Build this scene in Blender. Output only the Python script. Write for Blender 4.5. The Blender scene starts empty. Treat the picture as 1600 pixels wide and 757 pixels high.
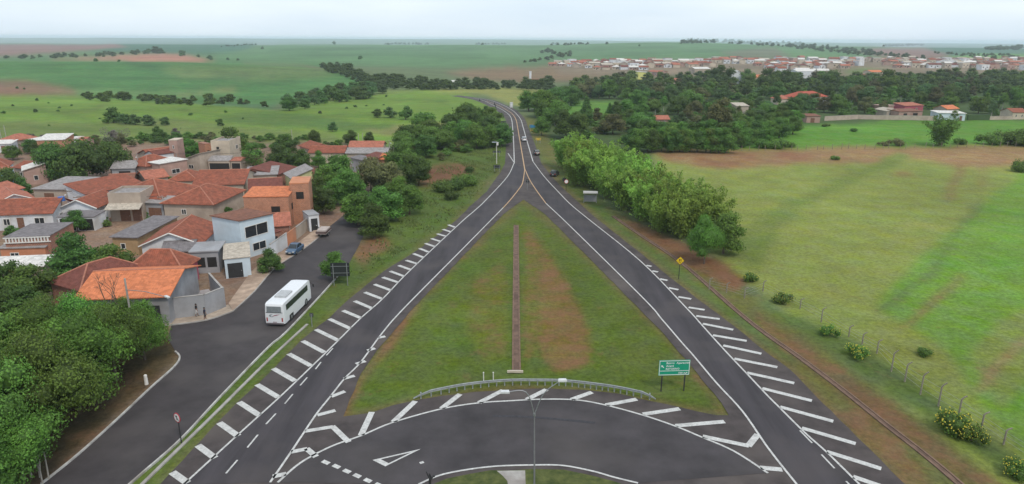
import bpy, bmesh, math, random
import numpy as np
from mathutils import Vector, Matrix
from mathutils.geometry import tessellate_polygon
random.seed(7)
SC = bpy.context.scene
COL = SC.collection
R = math.radians

# ------------------------------------------------------------------ camera
CAM_H = 35.0
PITCH = R(16.55)
ROLL = R(0.32)
FPX = 1067.0                      # focal length in pixels of a 1600 px wide frame
cam_d = bpy.data.cameras.new('camera')
cam_d.sensor_width = 36.0
cam_d.lens = 36.0 * FPX / 1600.0
cam_d.clip_start = 0.5
cam_d.clip_end = 40000.0
cam = bpy.data.objects.new('camera', cam_d)
COL.objects.link(cam)
C0 = np.array([0.0, 0.0, CAM_H])
FWD = np.array([0.0, math.cos(PITCH), -math.sin(PITCH)])
_R0 = np.array([1.0, 0.0, 0.0])
_U0 = np.cross(_R0, FWD)
RGT = _R0 * math.cos(ROLL) + _U0 * math.sin(ROLL)
UPV = np.cross(RGT, FWD)
cam.matrix_world = Matrix(((RGT[0], UPV[0], -FWD[0], 0.0), (RGT[1], UPV[1], -FWD[1], 0.0),
                           (RGT[2], UPV[2], -FWD[2], CAM_H), (0, 0, 0, 1)))
SC.camera = cam

# ------------------------------------------------------------------ sky, sun, exposure
SUN_EL, SUN_AZ = R(52), R(150)     # azimuth clockwise from +Y
SC.view_settings.view_transform = 'Standard'
SC.view_settings.look = 'None'
SC.view_settings.gamma = 1.0
SC.view_settings.use_curve_mapping = False
SC.view_settings.exposure = 0.40
SC.render.engine = 'CYCLES'
SC.cycles.max_bounces = 6
SC.cycles.transparent_max_bounces = 8
SC.cycles.volume_bounces = 2
w = bpy.data.worlds.new('World')
SC.world = w
w.use_nodes = True
nt = w.node_tree
nt.nodes.clear()
wo = nt.nodes.new('ShaderNodeOutputWorld')
bg = nt.nodes.new('ShaderNodeBackground')
bg.inputs['Strength'].default_value = 0.10
sky = nt.nodes.new('ShaderNodeTexSky')
sky.sky_type = 'NISHITA'
sky.sun_disc = False
sky.sun_elevation = SUN_EL
sky.sun_rotation = SUN_AZ
sky.air_density = 1.0
sky.dust_density = 1.5
sky.ozone_density = 1.0
# an even overcast veil with soft streaks of thicker cloud, over the Nishita sky
tc = nt.nodes.new('ShaderNodeTexCoord')
mp = nt.nodes.new('ShaderNodeMapping')
mp.inputs['Scale'].default_value = (1.6, 1.6, 9.0)
nz = nt.nodes.new('ShaderNodeTexNoise')
nz.inputs['Scale'].default_value = 1.3
nz.inputs['Detail'].default_value = 4
cr = nt.nodes.new('ShaderNodeValToRGB')
cr.color_ramp.elements[0].position = 0.3
cr.color_ramp.elements[0].color = (5.9, 7.0, 8.1, 1)
cr.color_ramp.elements[1].position = 0.7
cr.color_ramp.elements[1].color = (7.9, 8.6, 9.1, 1)
mx = nt.nodes.new('ShaderNodeMix')
mx.data_type = 'RGBA'
mx.inputs['Factor'].default_value = 0.86
nt.links.new(tc.outputs['Generated'], mp.inputs['Vector'])
nt.links.new(mp.outputs['Vector'], nz.inputs['Vector'])
nt.links.new(nz.outputs['Fac'], cr.inputs['Fac'])
nt.links.new(sky.outputs['Color'], mx.inputs[6])
nt.links.new(cr.outputs['Color'], mx.inputs[7])
nt.links.new(mx.outputs[2], bg.inputs['Color'])
nt.links.new(bg.outputs['Background'], wo.inputs['Surface'])
sun_d = bpy.data.lights.new('sun', 'SUN')
sun_d.energy = 1.5
sun_d.angle = R(10)
sun_d.color = (1.0, 0.92, 0.80)
sun = bpy.data.objects.new('sun', sun_d)
COL.objects.link(sun)
_sd = Vector((math.sin(SUN_AZ) * math.cos(SUN_EL), math.cos(SUN_AZ) * math.cos(SUN_EL), math.sin(SUN_EL)))
sun.rotation_euler = _sd.to_track_quat('Z', 'Y').to_euler()
sun.location = (0, 0, 300)

# ------------------------------------------------------------------ land form
_U = np.array([-.75, -.5, -.25, 0, .25, .5, .75])
_D = np.array([0, 340, 460, 620, 780, 980, 1500, 2600, 3200, 4800, 9500, 15000], float)
_Z = np.array([
    [0, 0, -4, 1, 8, 0, 2, 6, 3, -12, 16, 0],
    [0, 0, -5, 1, 8, 0, 2, 7, 3, -12, 24, 0],
    [0, 0, -6, -3, 2, -2, 2, 10, 5, -12, 26, 0],
    [0, 0, -4, -6, -6, -3, 3, 12, 6, -12, 30, 0],
    [0, 0, -1, -2, 0, 2, 9, 27, 10, -12, 16, 0],
    [0, 0, 0, 0, 2, 4, 8, 14, 4, -12, 10, 0],
    [0, 0, 0, 0, 2, 4, 6, 9, 2, -12, 8, 0]], float)


def land(X, Y):
    """height of the ground at X, Y (metres)"""
    X = np.asarray(X, float); Y = np.asarray(Y, float)
    r = np.hypot(X, Y) + 1e-6
    D = np.maximum(Y, r * 0.79)
    u = np.clip(X / D, -.7499, .7499)
    D = np.clip(D, 0, 14999)
    ui = np.clip(np.searchsorted(_U, u, side='right') - 1, 0, len(_U) - 2)
    di = np.clip(np.searchsorted(_D, D, side='right') - 1, 0, len(_D) - 2)
    fu = (u - _U[ui]) / (_U[ui + 1] - _U[ui])
    fd = (D - _D[di]) / (_D[di + 1] - _D[di])
    fu = fu * fu * (3 - 2 * fu); fd = fd * fd * (3 - 2 * fd)
    z = (_Z[ui, di] * (1 - fu) + _Z[ui + 1, di] * fu) * (1 - fd) + (_Z[ui, di + 1] * (1 - fu) + _Z[ui + 1, di + 1] * fu) * fd
    far = np.clip((D - 600) / 1500, 0, 1)
    z = z + far * (2.0 * np.sin(X / 260 + 1.3) * np.sin(D / 330) + 1.1 * np.sin(X / 120 + D / 160))
    return z


def ray(px, py):
    d = FWD + (px - 800) / FPX * RGT + (378.5 - py) / FPX * UPV
    return d / np.linalg.norm(d)


_T = np.geomspace(20, 14500, 2500)


def ground(px, py, dz=0.0):
    d = ray(px, py)
    P = C0[None, :] + _T[:, None] * d[None, :]
    g = P[:, 2] - land(P[:, 0], P[:, 1])
    k = np.argmax(g < 0)
    if g[k] >= 0:
        k = len(_T) - 1
    a = g[k - 1] / (g[k - 1] - g[k] + 1e-9)
    t = _T[k - 1] + a * (_T[k] - _T[k - 1])
    p = C0 + t * d
    return Vector((p[0], p[1], float(land(p[0], p[1])) + dz))


def at(px, py, z=0.0):
    d = ray(px, py)
    t = (z - CAM_H) / d[2]
    p = C0 + t * d
    return Vector((p[0], p[1], z))


def proj(X, Y, Z):
    """pixel of a point (arrays)"""
    v = np.stack([X, Y, Z - CAM_H], -1)
    f = v @ FWD
    f = np.where(np.abs(f) < 1e-3, 1e-3, f)
    return 800 + FPX * (v @ RGT) / f, 378.5 - FPX * (v @ UPV) / f, f


def height_at(p, py_top):
    """height of an upright thing standing at p whose top is seen at row py_top"""
    lo, hi = 0.0, 60.0
    for _ in range(40):
        m = (lo + hi) / 2
        if proj(np.array(p.x), np.array(p.y), np.array(p.z + m))[1] > py_top: lo = m
        else: hi = m
    return lo


def s2l(c):
    return tuple(((x / 255) / 12.92 if x <= 10 else ((x / 255 + .055) / 1.055) ** 2.4) for x in c)


# ------------------------------------------------------------------ materials
MATS = {}


def mat(name, col, rough=0.8, var=0.15, scale=3.0, bump=0.0, metal=0.0, spec=0.3, stain=None, coord='Object', hue=None, detail=5, streak=None):
    if name in MATS: return MATS[name]
    m = bpy.data.materials.new(name); m.use_nodes = True
    n = m.node_tree.nodes; l = m.node_tree.links
    b = n['Principled BSDF']
    b.inputs['Roughness'].default_value = rough
    b.inputs['Metallic'].default_value = metal
    b.inputs['Specular IOR Level'].default_value = spec
    t = n.new('ShaderNodeTexCoord')
    z = n.new('ShaderNodeTexNoise')
    z.inputs['Scale'].default_value = scale; z.inputs['Detail'].default_value = detail; z.inputs['Roughness'].default_value = 0.6
    l.new(t.outputs[coord], z.inputs['Vector'])
    if streak:
        mpp = n.new('ShaderNodeMapping'); mpp.inputs['Scale'].default_value = streak; l.new(t.outputs[coord], mpp.inputs['Vector']); l.new(mpp.outputs[0], z.inputs['Vector'])
    r = n.new('ShaderNodeValToRGB')
    r.color_ramp.elements[0].position = 0.3; r.color_ramp.elements[1].position = 0.72
    r.color_ramp.elements[0].color = tuple(c * (1 - var) for c in col) + (1,)
    c2 = hue if hue else tuple(min(c * (1 + var), 1) for c in col)
    r.color_ramp.elements[1].color = tuple(c2) + (1,)
    l.new(z.outputs['Fac'], r.inputs['Fac'])
    out = r.outputs['Color']
    if stain:
        z2 = n.new('ShaderNodeTexNoise'); z2.inputs['Scale'].default_value = scale * 0.27; z2.inputs['Detail'].default_value = 6
        l.new(t.outputs[coord], z2.inputs['Vector'])
        r2 = n.new('ShaderNodeValToRGB'); r2.color_ramp.elements[0].position = 0.48; r2.color_ramp.elements[1].position = 0.7
        r2.color_ramp.elements[1].color = (.8, .8, .8, 1)
        l.new(z2.outputs['Fac'], r2.inputs['Fac'])
        q = n.new('ShaderNodeMix'); q.data_type = 'RGBA'
        l.new(r2.outputs['Color'], q.inputs['Factor']); l.new(out, q.inputs[6]); q.inputs[7].default_value = tuple(stain) + (1,)
        out = q.outputs[2]
    l.new(out, b.inputs['Base Color'])
    if bump:
        bp = n.new('ShaderNodeBump'); bp.inputs['Strength'].default_value = bump; bp.inputs['Distance'].default_value = 0.05
        l.new(z.outputs['Fac'], bp.inputs['Height']); l.new(bp.outputs['Normal'], b.inputs['Normal'])
    MATS[name] = m
    return m


def tile_mat(name, col, pitch=0.3, row=0.45, lichen=(.09, .05, .035), amount=0.45, corr=0.5):
    """clay tiles or corrugated sheets, ribs along v, courses across; uses uv in metres"""
    if name in MATS: return MATS[name]
    m = bpy.data.materials.new(name); m.use_nodes = True
    n = m.node_tree.nodes; l = m.node_tree.links
    b = n['Principled BSDF']; b.inputs['Roughness'].default_value = 0.85; b.inputs['Specular IOR Level'].default_value = 0.2
    t = n.new('ShaderNodeTexCoord')
    sx = n.new('ShaderNodeSeparateXYZ'); l.new(t.outputs['UV'], sx.inputs[0])
    def wave(sock, per):
        a = n.new('ShaderNodeMath'); a.operation = 'MULTIPLY'; a.inputs[1].default_value = 2 * math.pi / per; l.new(sock, a.inputs[0])
        s = n.new('ShaderNodeMath'); s.operation = 'SINE'; l.new(a.outputs[0], s.inputs[0])
        q = n.new('ShaderNodeMath'); q.operation = 'MULTIPLY_ADD'; q.inputs[1].default_value = .5; q.inputs[2].default_value = .5; l.new(s.outputs[0], q.inputs[0])
        return q.outputs[0]
    wx = wave(sx.outputs['X'], pitch); wy = wave(sx.outputs['Y'], row)
    z = n.new('ShaderNodeTexNoise'); z.inputs['Scale'].default_value = 0.7; z.inputs['Detail'].default_value = 8; z.inputs['Roughness'].default_value = .7
    l.new(t.outputs['UV'], z.inputs['Vector'])
    r = n.new('ShaderNodeValToRGB'); r.color_ramp.elements[0].position = .35; r.color_ramp.elements[1].position = .75
    r.color_ramp.elements[0].color = tuple(min(c * 1.12, 1) for c in col) + (1,)
    r.color_ramp.elements[1].color = tuple(c * (1 - amount) + q * amount for c, q in zip(col, lichen)) + (1,)
    l.new(z.outputs['Fac'], r.inputs['Fac'])
    # single tiles differ a little
    vo = n.new('ShaderNodeTexVoronoi'); vo.inputs['Scale'].default_value = 2.4
    l.new(t.outputs['UV'], vo.inputs['Vector'])
    hv = n.new('ShaderNodeHueSaturation')
    mm = n.new('ShaderNodeMapRange'); mm.inputs['To Min'].default_value = .8; mm.inputs['To Max'].default_value = 1.18
    sc = n.new('ShaderNodeSeparateColor'); l.new(vo.outputs['Color'], sc.inputs[0]); l.new(sc.outputs[0], mm.inputs['Value'])
    l.new(mm.outputs[0], hv.inputs['Value']); l.new(r.outputs['Color'], hv.inputs['Color'])
    ad = n.new('ShaderNodeMath'); ad.operation = 'MULTIPLY_ADD'; ad.inputs[1].default_value = .35; l.new(wy, ad.inputs[0]); l.new(wx, ad.inputs[2])
    l.new(hv.outputs['Color'], b.inputs['Base Color'])
    bp = n.new('ShaderNodeBump'); bp.inputs['Strength'].default_value = corr; bp.inputs['Distance'].default_value = .06
    l.new(ad.outputs[0], bp.inputs['Height']); l.new(bp.outputs['Normal'], b.inputs['Normal'])
    MATS[name] = m
    return m


def brick_mat(name, col, mortar=(.33, .27, .23)):
    if name in MATS: return MATS[name]
    m = bpy.data.materials.new(name); m.use_nodes = True
    n = m.node_tree.nodes; l = m.node_tree.links
    b = n['Principled BSDF']; b.inputs['Roughness'].default_value = .9; b.inputs['Specular IOR Level'].default_value = .2
    t = n.new('ShaderNodeTexCoord')
    k = n.new('ShaderNodeTexBrick'); k.inputs['Scale'].default_value = 1.0
    k.inputs['Color1'].default_value = tuple(col) + (1,); k.inputs['Color2'].default_value = tuple(c * .75 for c in col) + (1,)
    k.inputs['Mortar'].default_value = tuple(mortar) + (1,)
    k.inputs['Mortar Size'].default_value = .018; k.inputs['Brick Width'].default_value = .32; k.inputs['Row Height'].default_value = .2
    l.new(t.outputs['UV'], k.inputs['Vector'])
    z = n.new('ShaderNodeTexNoise'); z.inputs['Scale'].default_value = .8; z.inputs['Detail'].default_value = 6; l.new(t.outputs['UV'], z.inputs['Vector'])
    hv = n.new('ShaderNodeHueSaturation'); mm = n.new('ShaderNodeMapRange'); mm.inputs['To Min'].default_value = .7; mm.inputs['To Max'].default_value = 1.3
    l.new(z.outputs['Fac'], mm.inputs['Value']); l.new(mm.outputs[0], hv.inputs['Value']); l.new(k.outputs['Color'], hv.inputs['Color'])
    l.new(hv.outputs['Color'], b.inputs['Base Color'])
    MATS[name] = m
    return m


def glass_mat(name='dark_glass', col=(.02, .025, .03)):
    if name in MATS: return MATS[name]
    m = mat(name, col, rough=.08, var=.2, scale=1.5, spec=.6)
    return m


def leaf_mat(name, col, trans=.25):
    if name in MATS: return MATS[name]
    m = bpy.data.materials.new(name); m.use_nodes = True
    n = m.node_tree.nodes; l = m.node_tree.links
    b = n['Principled BSDF']; b.inputs['Roughness'].default_value = .6; b.inputs['Specular IOR Level'].default_value = .25
    a = n.new('ShaderNodeAttribute'); a.attribute_name = 'leaf_tone'
    oi = n.new('ShaderNodeObjectInfo')
    hs = n.new('ShaderNodeHueSaturation'); hs.inputs['Color'].default_value = tuple(col) + (1,)
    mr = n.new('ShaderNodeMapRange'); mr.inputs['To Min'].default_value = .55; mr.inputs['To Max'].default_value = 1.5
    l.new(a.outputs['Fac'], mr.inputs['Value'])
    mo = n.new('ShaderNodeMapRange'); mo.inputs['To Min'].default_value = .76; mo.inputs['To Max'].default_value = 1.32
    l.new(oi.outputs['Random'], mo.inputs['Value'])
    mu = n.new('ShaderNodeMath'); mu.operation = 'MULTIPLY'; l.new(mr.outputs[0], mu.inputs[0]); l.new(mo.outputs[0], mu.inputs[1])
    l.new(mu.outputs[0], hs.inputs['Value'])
    mh = n.new('ShaderNodeMapRange'); mh.inputs['To Min'].default_value = .472; mh.inputs['To Max'].default_value = .518
    l.new(oi.outputs['Random'], mh.inputs['Value']); l.new(mh.outputs[0], hs.inputs['Hue'])
    l.new(hs.outputs['Color'], b.inputs['Base Color'])
    tr = n.new('ShaderNodeBsdfTranslucent'); l.new(hs.outputs['Color'], tr.inputs['Color'])
    ms = n.new('ShaderNodeMixShader'); ms.inputs[0].default_value = trans
    l.new(b.outputs[0], ms.inputs[1]); l.new(tr.outputs[0], ms.inputs[2])
    l.new(ms.outputs[0], n['Material Output'].inputs['Surface'])
    MATS[name] = m
    return m


# ------------------------------------------------------------------ mesh helper
class MB:
    """collects polygons and builds them as one mesh object"""
    def __init__(s): s.v = []; s.f = []; s.mi = []; s.sm = []

    def add(s, vs, fs, mi=0, smooth=False):
        o = len(s.v); s.v += [tuple(v) for v in vs]
        for f in fs:
            s.f.append([o + i for i in f]); s.mi.append(mi); s.sm.append(smooth)

    def box(s, c, d, rz=0, mi=0, M=None):
        x, y, z = d[0] / 2, d[1] / 2, d[2] / 2
        vs = [Vector((a * x, b * y, e * z)) for e in (-1, 1) for a, b in ((-1, -1), (1, -1), (1, 1), (-1, 1))]
        if M is None: M = Matrix.Translation(Vector(c)) @ Matrix.Rotation(rz, 4, 'Z')
        else: M = M @ Matrix.Translation(Vector(c)) @ Matrix.Rotation(rz, 4, 'Z')
        s.add([M @ v for v in vs], [(3, 2, 1, 0), (4, 5, 6, 7), (0, 1, 5, 4), (1, 2, 6, 5), (2, 3, 7, 6), (3, 0, 4, 7)], mi)

    def tube(s, p0, p1, r0, r1=None, n=8, mi=0, cap=True, smooth=True):
        p0, p1 = Vector(p0), Vector(p1); r1 = r0 if r1 is None else r1
        d = (p1 - p0)
        if d.length < 1e-6: return
        d.normalize()
        a = d.orthogonal().normalized(); b = d.cross(a)
        vs = []
        for p, r in ((p0, r0), (p1, r1)):
            for i in range(n):
                t = 2 * math.pi * i / n
                vs.append(p + (a * math.cos(t) + b * math.sin(t)) * r)
        s.add(vs, [(i, (i + 1) % n, n + (i + 1) % n, n + i) for i in range(n)], mi, smooth)
        if cap: s.add(vs, [tuple(range(n - 1, -1, -1)), tuple(range(n, 2 * n))], mi)

    def path(s, pts, rs, n=8, mi=0):
        for i in range(len(pts) - 1):
            s.tube(pts[i], pts[i + 1], rs[i], rs[i + 1], n, mi, cap=True)

    def prism(s, poly, up, mi=0):
        """polygon (list of points) swept by vector up"""
        n = len(poly); up = Vector(up); P = [Vector(p) for p in poly]
        s.add(P + [p + up for p in P], [tuple(range(n - 1, -1, -1)), tuple(range(n, 2 * n))] + [(i, (i + 1) % n, n + (i + 1) % n, n + i) for i in range(n)], mi)

    def ico(s, c, r, sub=1, mi=0, sc=(1, 1, 1)):
        bm = bmesh.new(); bmesh.ops.create_icosphere(bm, subdivisions=sub, radius=1)
        vs = [Vector(c) + Vector((v.co.x * r * sc[0], v.co.y * r * sc[1], v.co.z * r * sc[2])) for v in bm.verts]
        s.add(vs, [[v.index for v in f.verts] for f in bm.faces], mi, True); bm.free()

    def mesh(s, name, mats):
        me = bpy.data.meshes.new(name)
        me.from_pydata([tuple(v) for v in s.v], [], s.f)
        for m in mats: me.materials.append(m)
        me.polygons.foreach_set('material_index', s.mi)
        me.polygons.foreach_set('use_smooth', s.sm)
        # uv in metres: u level, v up the face
        uv = me.uv_layers.new(name='uv')
        buf = np.zeros(len(me.loops) * 2, np.float32)
        for p in me.polygons:
            n = p.normal
            u = Vector((-n.y, n.x, 0))
            u = u.normalized() if u.length > 1e-3 else Vector((1, 0, 0))
            vv = n.cross(u)
            for li, vi in zip(p.loop_indices, p.vertices):
                co = me.vertices[vi].co
                buf[2 * li] = co.dot(u); buf[2 * li + 1] = co.dot(vv)
        uv.data.foreach_set('uv', buf)
        me.update()
        return me

    def build(s, name, mats, parent=None, loc=None, rz=None):
        if not isinstance(mats, (list, tuple)): mats = [mats]
        o = bpy.data.objects.new(name, s.mesh(name, mats)); COL.objects.link(o)
        if parent is not None: o.parent = parent
        if loc is not None: o.location = loc
        if rz is not None: o.rotation_euler = (0, 0, rz)
        return o


def tag(o, label=None, cat=None, group=None, kind=None):
    if label: o['label'] = label
    if cat: o['category'] = cat
    if group: o['group'] = group
    if kind: o['kind'] = kind
    return o


def thing(name, label, cat, loc=(0, 0, 0), rz=0.0, group=None):
    o = bpy.data.objects.new(name, None); COL.objects.link(o)
    o.empty_display_size = .3
    o.location = loc; o.rotation_euler = (0, 0, rz)
    return tag(o, label, cat, group)


def copy_tree(o, parent=None):
    c = o.copy(); COL.objects.link(c)
    if parent is not None: c.parent = parent
    for ch in list(o.children): copy_tree(ch, c)
    return c


def share(name, me, parent=None, loc=None, rz=None, material=None):
    o = bpy.data.objects.new(name, me); COL.objects.link(o)
    if parent is not None: o.parent = parent
    if loc is not None: o.location = loc
    if rz is not None: o.rotation_euler = (0, 0, rz)
    if material is not None:
        o.material_slots[0].link = 'OBJECT'; o.material_slots[0].material = material
    return o
# ------------------------------------------------------------------ ground: one polar sheet split into fields
GK = 0.60
SOIL = (158, 112, 88)
PAINT = [
    # region name, colour (as seen), bare-soil amount, outline in frame pixels
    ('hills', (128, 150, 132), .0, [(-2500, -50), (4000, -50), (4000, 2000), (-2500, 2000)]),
    ('crop_field', (100, 134, 88), .05, [(-2500, 71), (420, 71), (900, 69), (1100, 64), (1250, 68), (1420, 76), (4000, 76), (4000, 2000), (-2500, 2000)]),
    ('ploughed_field', (150, 118, 108), .2, [(-2500, 71), (120, 70), (185, 70), (205, 74), (130, 79), (70, 84), (-60, 93), (-2500, 93)]),
    ('crop_field', (78, 118, 92), .0, [(180, 69), (400, 68), (390, 76), (345, 84), (250, 83), (140, 80), (200, 74)]),
    ('ploughed_field', (196, 138, 116), .3, [(72, 93), (140, 90), (215, 86), (255, 83.5), (280, 85), (325, 94), (345, 97), (240, 96), (120, 94)]),
    ('crop_field', (104, 142, 94), .05, [(340, 84), (400, 76), (430, 70.5), (900, 69), (1010, 66), (1100, 64), (1250, 70), (1400, 92), (850, 99), (700, 107), (520, 99), (400, 97), (340, 97)]),
    ('crop_field', (120, 128, 102), .3, [(1120, 81), (1210, 75), (1240, 90), (1160, 93)]),
    ('ploughed_field', (150, 124, 112), .3, [(1335, 80), (1375, 76), (1440, 75), (1485, 82), (1480, 90), (1430, 93), (1370, 88)]),
    ('crop_field', (90, 125, 104), .0, [(1440, 75), (1560, 74), (1620, 76), (1620, 84), (1560, 84), (1490, 88)]),
    ('crop_field', (124, 172, 92), .0, [(1440, 95), (1480, 90), (1510, 86), (1550, 83.5), (1590, 86), (1700, 90), (1700, 98)]),
    ('pasture', (112, 128, 90), .15, [(500, 103), (700, 106), (860, 99), (4000, 96), (4000, 2000), (-2500, 2000), (430, 165), (520, 130)]),
    ('ploughed_field', (142, 122, 94), .35, [(690, 113), (790, 106), (880, 105), (960, 113), (1010, 122), (900, 127), (830, 130), (750, 126)]),
    ('crop_field', (90, 134, 76), .03, [(-2500, 95), (0, 95.5), (380, 97), (510, 100), (550, 116), (600, 132), (520, 148), (430, 163), (330, 162), (120, 150), (-2500, 150)]),
    ('crop_field', (112, 140, 82), .05, [(250, 104), (420, 103), (520, 108), (520, 120), (400, 128), (280, 122)]),
    ('ploughed_field', (142, 110, 90), .3, [(-2500, 120), (40, 126), (110, 138), (120, 147), (30, 150), (-2500, 152)]),
    ('pasture', (122, 152, 68), .05, [(-2500, 150), (120, 150), (330, 165), (430, 173), (500, 158), (640, 140), (720, 143), (772, 163), (790, 185), (780, 215), (640, 225), (400, 235), (-2500, 230)]),
    ('pasture', (100, 128, 66), .08, [(380, 176), (470, 178), (570, 192), (640, 198), (560, 206), (400, 196), (330, 186)]),
    ('pasture', (140, 140, 88), .15, [(560, 203), (640, 196), (760, 186), (690, 200), (600, 212)]),
    ('pasture', (120, 136, 76), .1, [(-2500, 192), (150, 190), (290, 186), (400, 200), (520, 210), (560, 225), (-2500, 232)]),
    ('pasture', (156, 160, 92), .12, [(655, 139), (760, 137), (835, 138), (870, 146), (840, 168), (805, 166), (762, 150), (700, 145)]),
    ('village_ground', (150, 126, 108), .3, [(-2500, 220), (470, 222), (560, 226), (640, 256), (640, 300), (580, 330), (560, 380), (520, 440), (470, 430), (290, 560), (200, 660), (-300, 1100), (-2500, 1100)]),
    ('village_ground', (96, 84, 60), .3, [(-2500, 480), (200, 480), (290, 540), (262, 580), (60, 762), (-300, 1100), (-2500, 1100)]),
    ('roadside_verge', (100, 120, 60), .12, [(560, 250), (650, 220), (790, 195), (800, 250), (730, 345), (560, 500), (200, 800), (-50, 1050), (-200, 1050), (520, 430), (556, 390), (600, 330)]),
    ('roadside_verge', (124, 92, 66), .6, [(650, 276), (690, 256), (742, 258), (735, 272), (690, 290), (655, 290)]),
    ('roadside_verge', (136, 108, 76), .55, [(553, 400), (570, 372), (600, 366), (612, 388), (590, 398), (570, 418)]),
    ('woodland_floor', (84, 104, 62), .2, [(815, 200), (850, 150), (900, 125), (1100, 112), (4000, 108), (4000, 196), (1450, 188), (1180, 216), (1080, 236), (1020, 240), (930, 300), (880, 260)]),
    ('town_ground', (146, 132, 110), .25, [(858, 99), (1100, 95), (1600, 91), (4000, 90), (4000, 112), (1620, 114), (1350, 122), (1200, 124), (1020, 118), (880, 116)]),
    ('pasture', (120, 150, 80), .05, [(1345, 108), (1385, 110), (1360, 116), (1310, 113)]),
    ('meadow', (104, 146, 62), .05, [(880, 168), (905, 160), (960, 157), (955, 176), (900, 196), (884, 192)]),
    ('roadside_verge', (120, 122, 70), .25, [(818, 180), (838, 190), (880, 250), (930, 310), (960, 330), (1060, 390), (1180, 465), (1480, 690), (1700, 820), (2000, 1100), (1500, 1100), (1180, 560), (850, 262), (822, 200)]),
    ('roadside_verge', (134, 102, 72), .65, [(955, 335), (1000, 350), (1075, 385), (1150, 420), (1180, 440), (1150, 455), (1080, 420), (1000, 370)]),
    ('roadside_verge', (102, 124, 66), .12, [(840, 240), (870, 262), (1000, 372), (1180, 512), (1250, 566), (1200, 555), (1000, 402), (880, 305)]),
    ('roadside_verge', (124, 108, 72), .55, [(1170, 485), (1260, 540), (1400, 640), (1560, 757), (1500, 757), (1330, 630), (1200, 530)]),
    ('roadside_verge', (132, 114, 76), .5, [(1290, 640), (1340, 640), (1400, 690), (1460, 760), (1414, 757), (1340, 684)]),
    ('meadow', (106, 152, 62), .05, [(1170, 218), (1250, 198), (1450, 186), (1640, 190), (4000, 195), (4000, 230), (1400, 233), (1060, 242)]),
    ('mown_field', (147, 158, 86), .12, [(1015, 238), (1300, 232), (1600, 229), (4000, 229), (4000, 1100), (2000, 1100), (1480, 690), (1180, 450), (1120, 400), (1050, 320)]),
    ('mown_field', (164, 136, 96), .4, [(1015, 236), (1300, 230), (1600, 228), (4000, 228), (4000, 246), (1500, 262), (1440, 250), (1300, 256), (1180, 262), (1100, 262), (1040, 252)]),
    ('mown_field', (128, 144, 76), .08, [(1405, 238), (1428, 246), (1300, 300), (1215, 352), (1190, 420), (1130, 400), (1150, 360), (1230, 318), (1290, 288)]),
    ('mown_field', (124, 162, 72), .05, [(4000, 285), (1600, 268), (1560, 300), (1500, 350), (1440, 400), (1380, 462), (1372, 482), (1420, 510), (1480, 548), (1540, 640), (1640, 757), (1800, 1000), (4000, 1000)]),
    ('mown_field', (142, 156, 84), .15, [(1560, 640), (1520, 560), (1560, 500), (1640, 470), (1640, 560)]),
    ('roadside_verge', (104, 124, 68), .15, [(1175, 470), (1260, 500), (1330, 530), (1420, 590), (1500, 650), (1640, 750), (1600, 760), (1500, 690), (1400, 620), (1280, 540)]),
    ('median_grass', (102, 120, 56), .14, [(816, 300), (858, 330), (1060, 500), (1160, 660), (1000, 640), (850, 620), (760, 620), (600, 650), (510, 660), (620, 470), (770, 340)]),
    ('median_grass', (128, 116, 62), .66, [(822, 350), (858, 400), (896, 462), (925, 520), (918, 568), (872, 584), (846, 556), (832, 480), (824, 400)]),
    ('median_grass', (114, 122, 56), .38, [(740, 440), (790, 400), (796, 560), (760, 570), (730, 520)]),
    ('median_grass', (118, 120, 58), .5, [(816, 360), (840, 400), (848, 520), (820, 580)]),
    ('median_grass', (158, 118, 84), .7, [(640, 475), (660, 480), (585, 568), (555, 620), (530, 655), (520, 650), (560, 590)]),
    ('roundabout_grass', (100, 124, 54), .15, [(560, 800), (680, 745), (780, 728), (900, 728), (1000, 752), (1100, 800), (1300, 1100), (400, 1100)]),
]
LINES = [  # worn tracks: colour, width in px, points
    ('mown_field', (104, 112, 82), .3, 4, [(1528, 318), (1490, 372), (1450, 430), (1400, 470), (1372, 486)]),
    ('mown_field', (150, 122, 92), .7, 5, [(1500, 430), (1480, 450), (1440, 490), (1425, 510)]),
    ('mown_field', (150, 118, 86), .7, 6, [(1502, 262), (1490, 285), (1484, 310)]),
    ('mown_field', (150, 118, 86), .7, 4, [(1538, 262), (1530, 290)]),
    ('mown_field', (158, 110, 84), .7, 4, [(1215, 240), (1262, 246)]),
    ('mown_field', (158, 110, 84), .7, 3, [(1395, 272), (1420, 273)]),
    ('mown_field', (158, 116, 86), .5, 6, [(1085, 250), (1140, 256), (1180, 246)]),
    ('mown_field', (166, 138, 106), .5, 6, [(1600, 530), (1560, 575), (1530, 610)]),
    ('pasture', (112, 128, 66), .1, 3, [(100, 176), (160, 168), (170, 160)]),
    ('crop_field', (60, 98, 64), .0, 1.2, [(70, 126), (200, 122), (300, 112)]),
    ('crop_field', (58, 96, 62), .0, 1.2, [(110, 134), (260, 131), (400, 118)]),
    ('crop_field', (60, 92, 62), .0, 1.5, [(200, 98), (250, 104), (236, 112)]),
    ('crop_field', (64, 92, 62), .0, 1.5, [(330, 112), (390, 118)]),
    ('crop_field', (176, 160, 110), .2, 1.5, [(280, 150), (340, 142), (372, 140)]),
    ('town_ground', (176, 150, 128), .2, 2, [(1005, 124), (1030, 120), (1060, 110)]),
    ('pasture', (142, 140, 96), .1, 1.5, [(500, 158), (560, 148), (640, 141)]),
]


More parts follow.
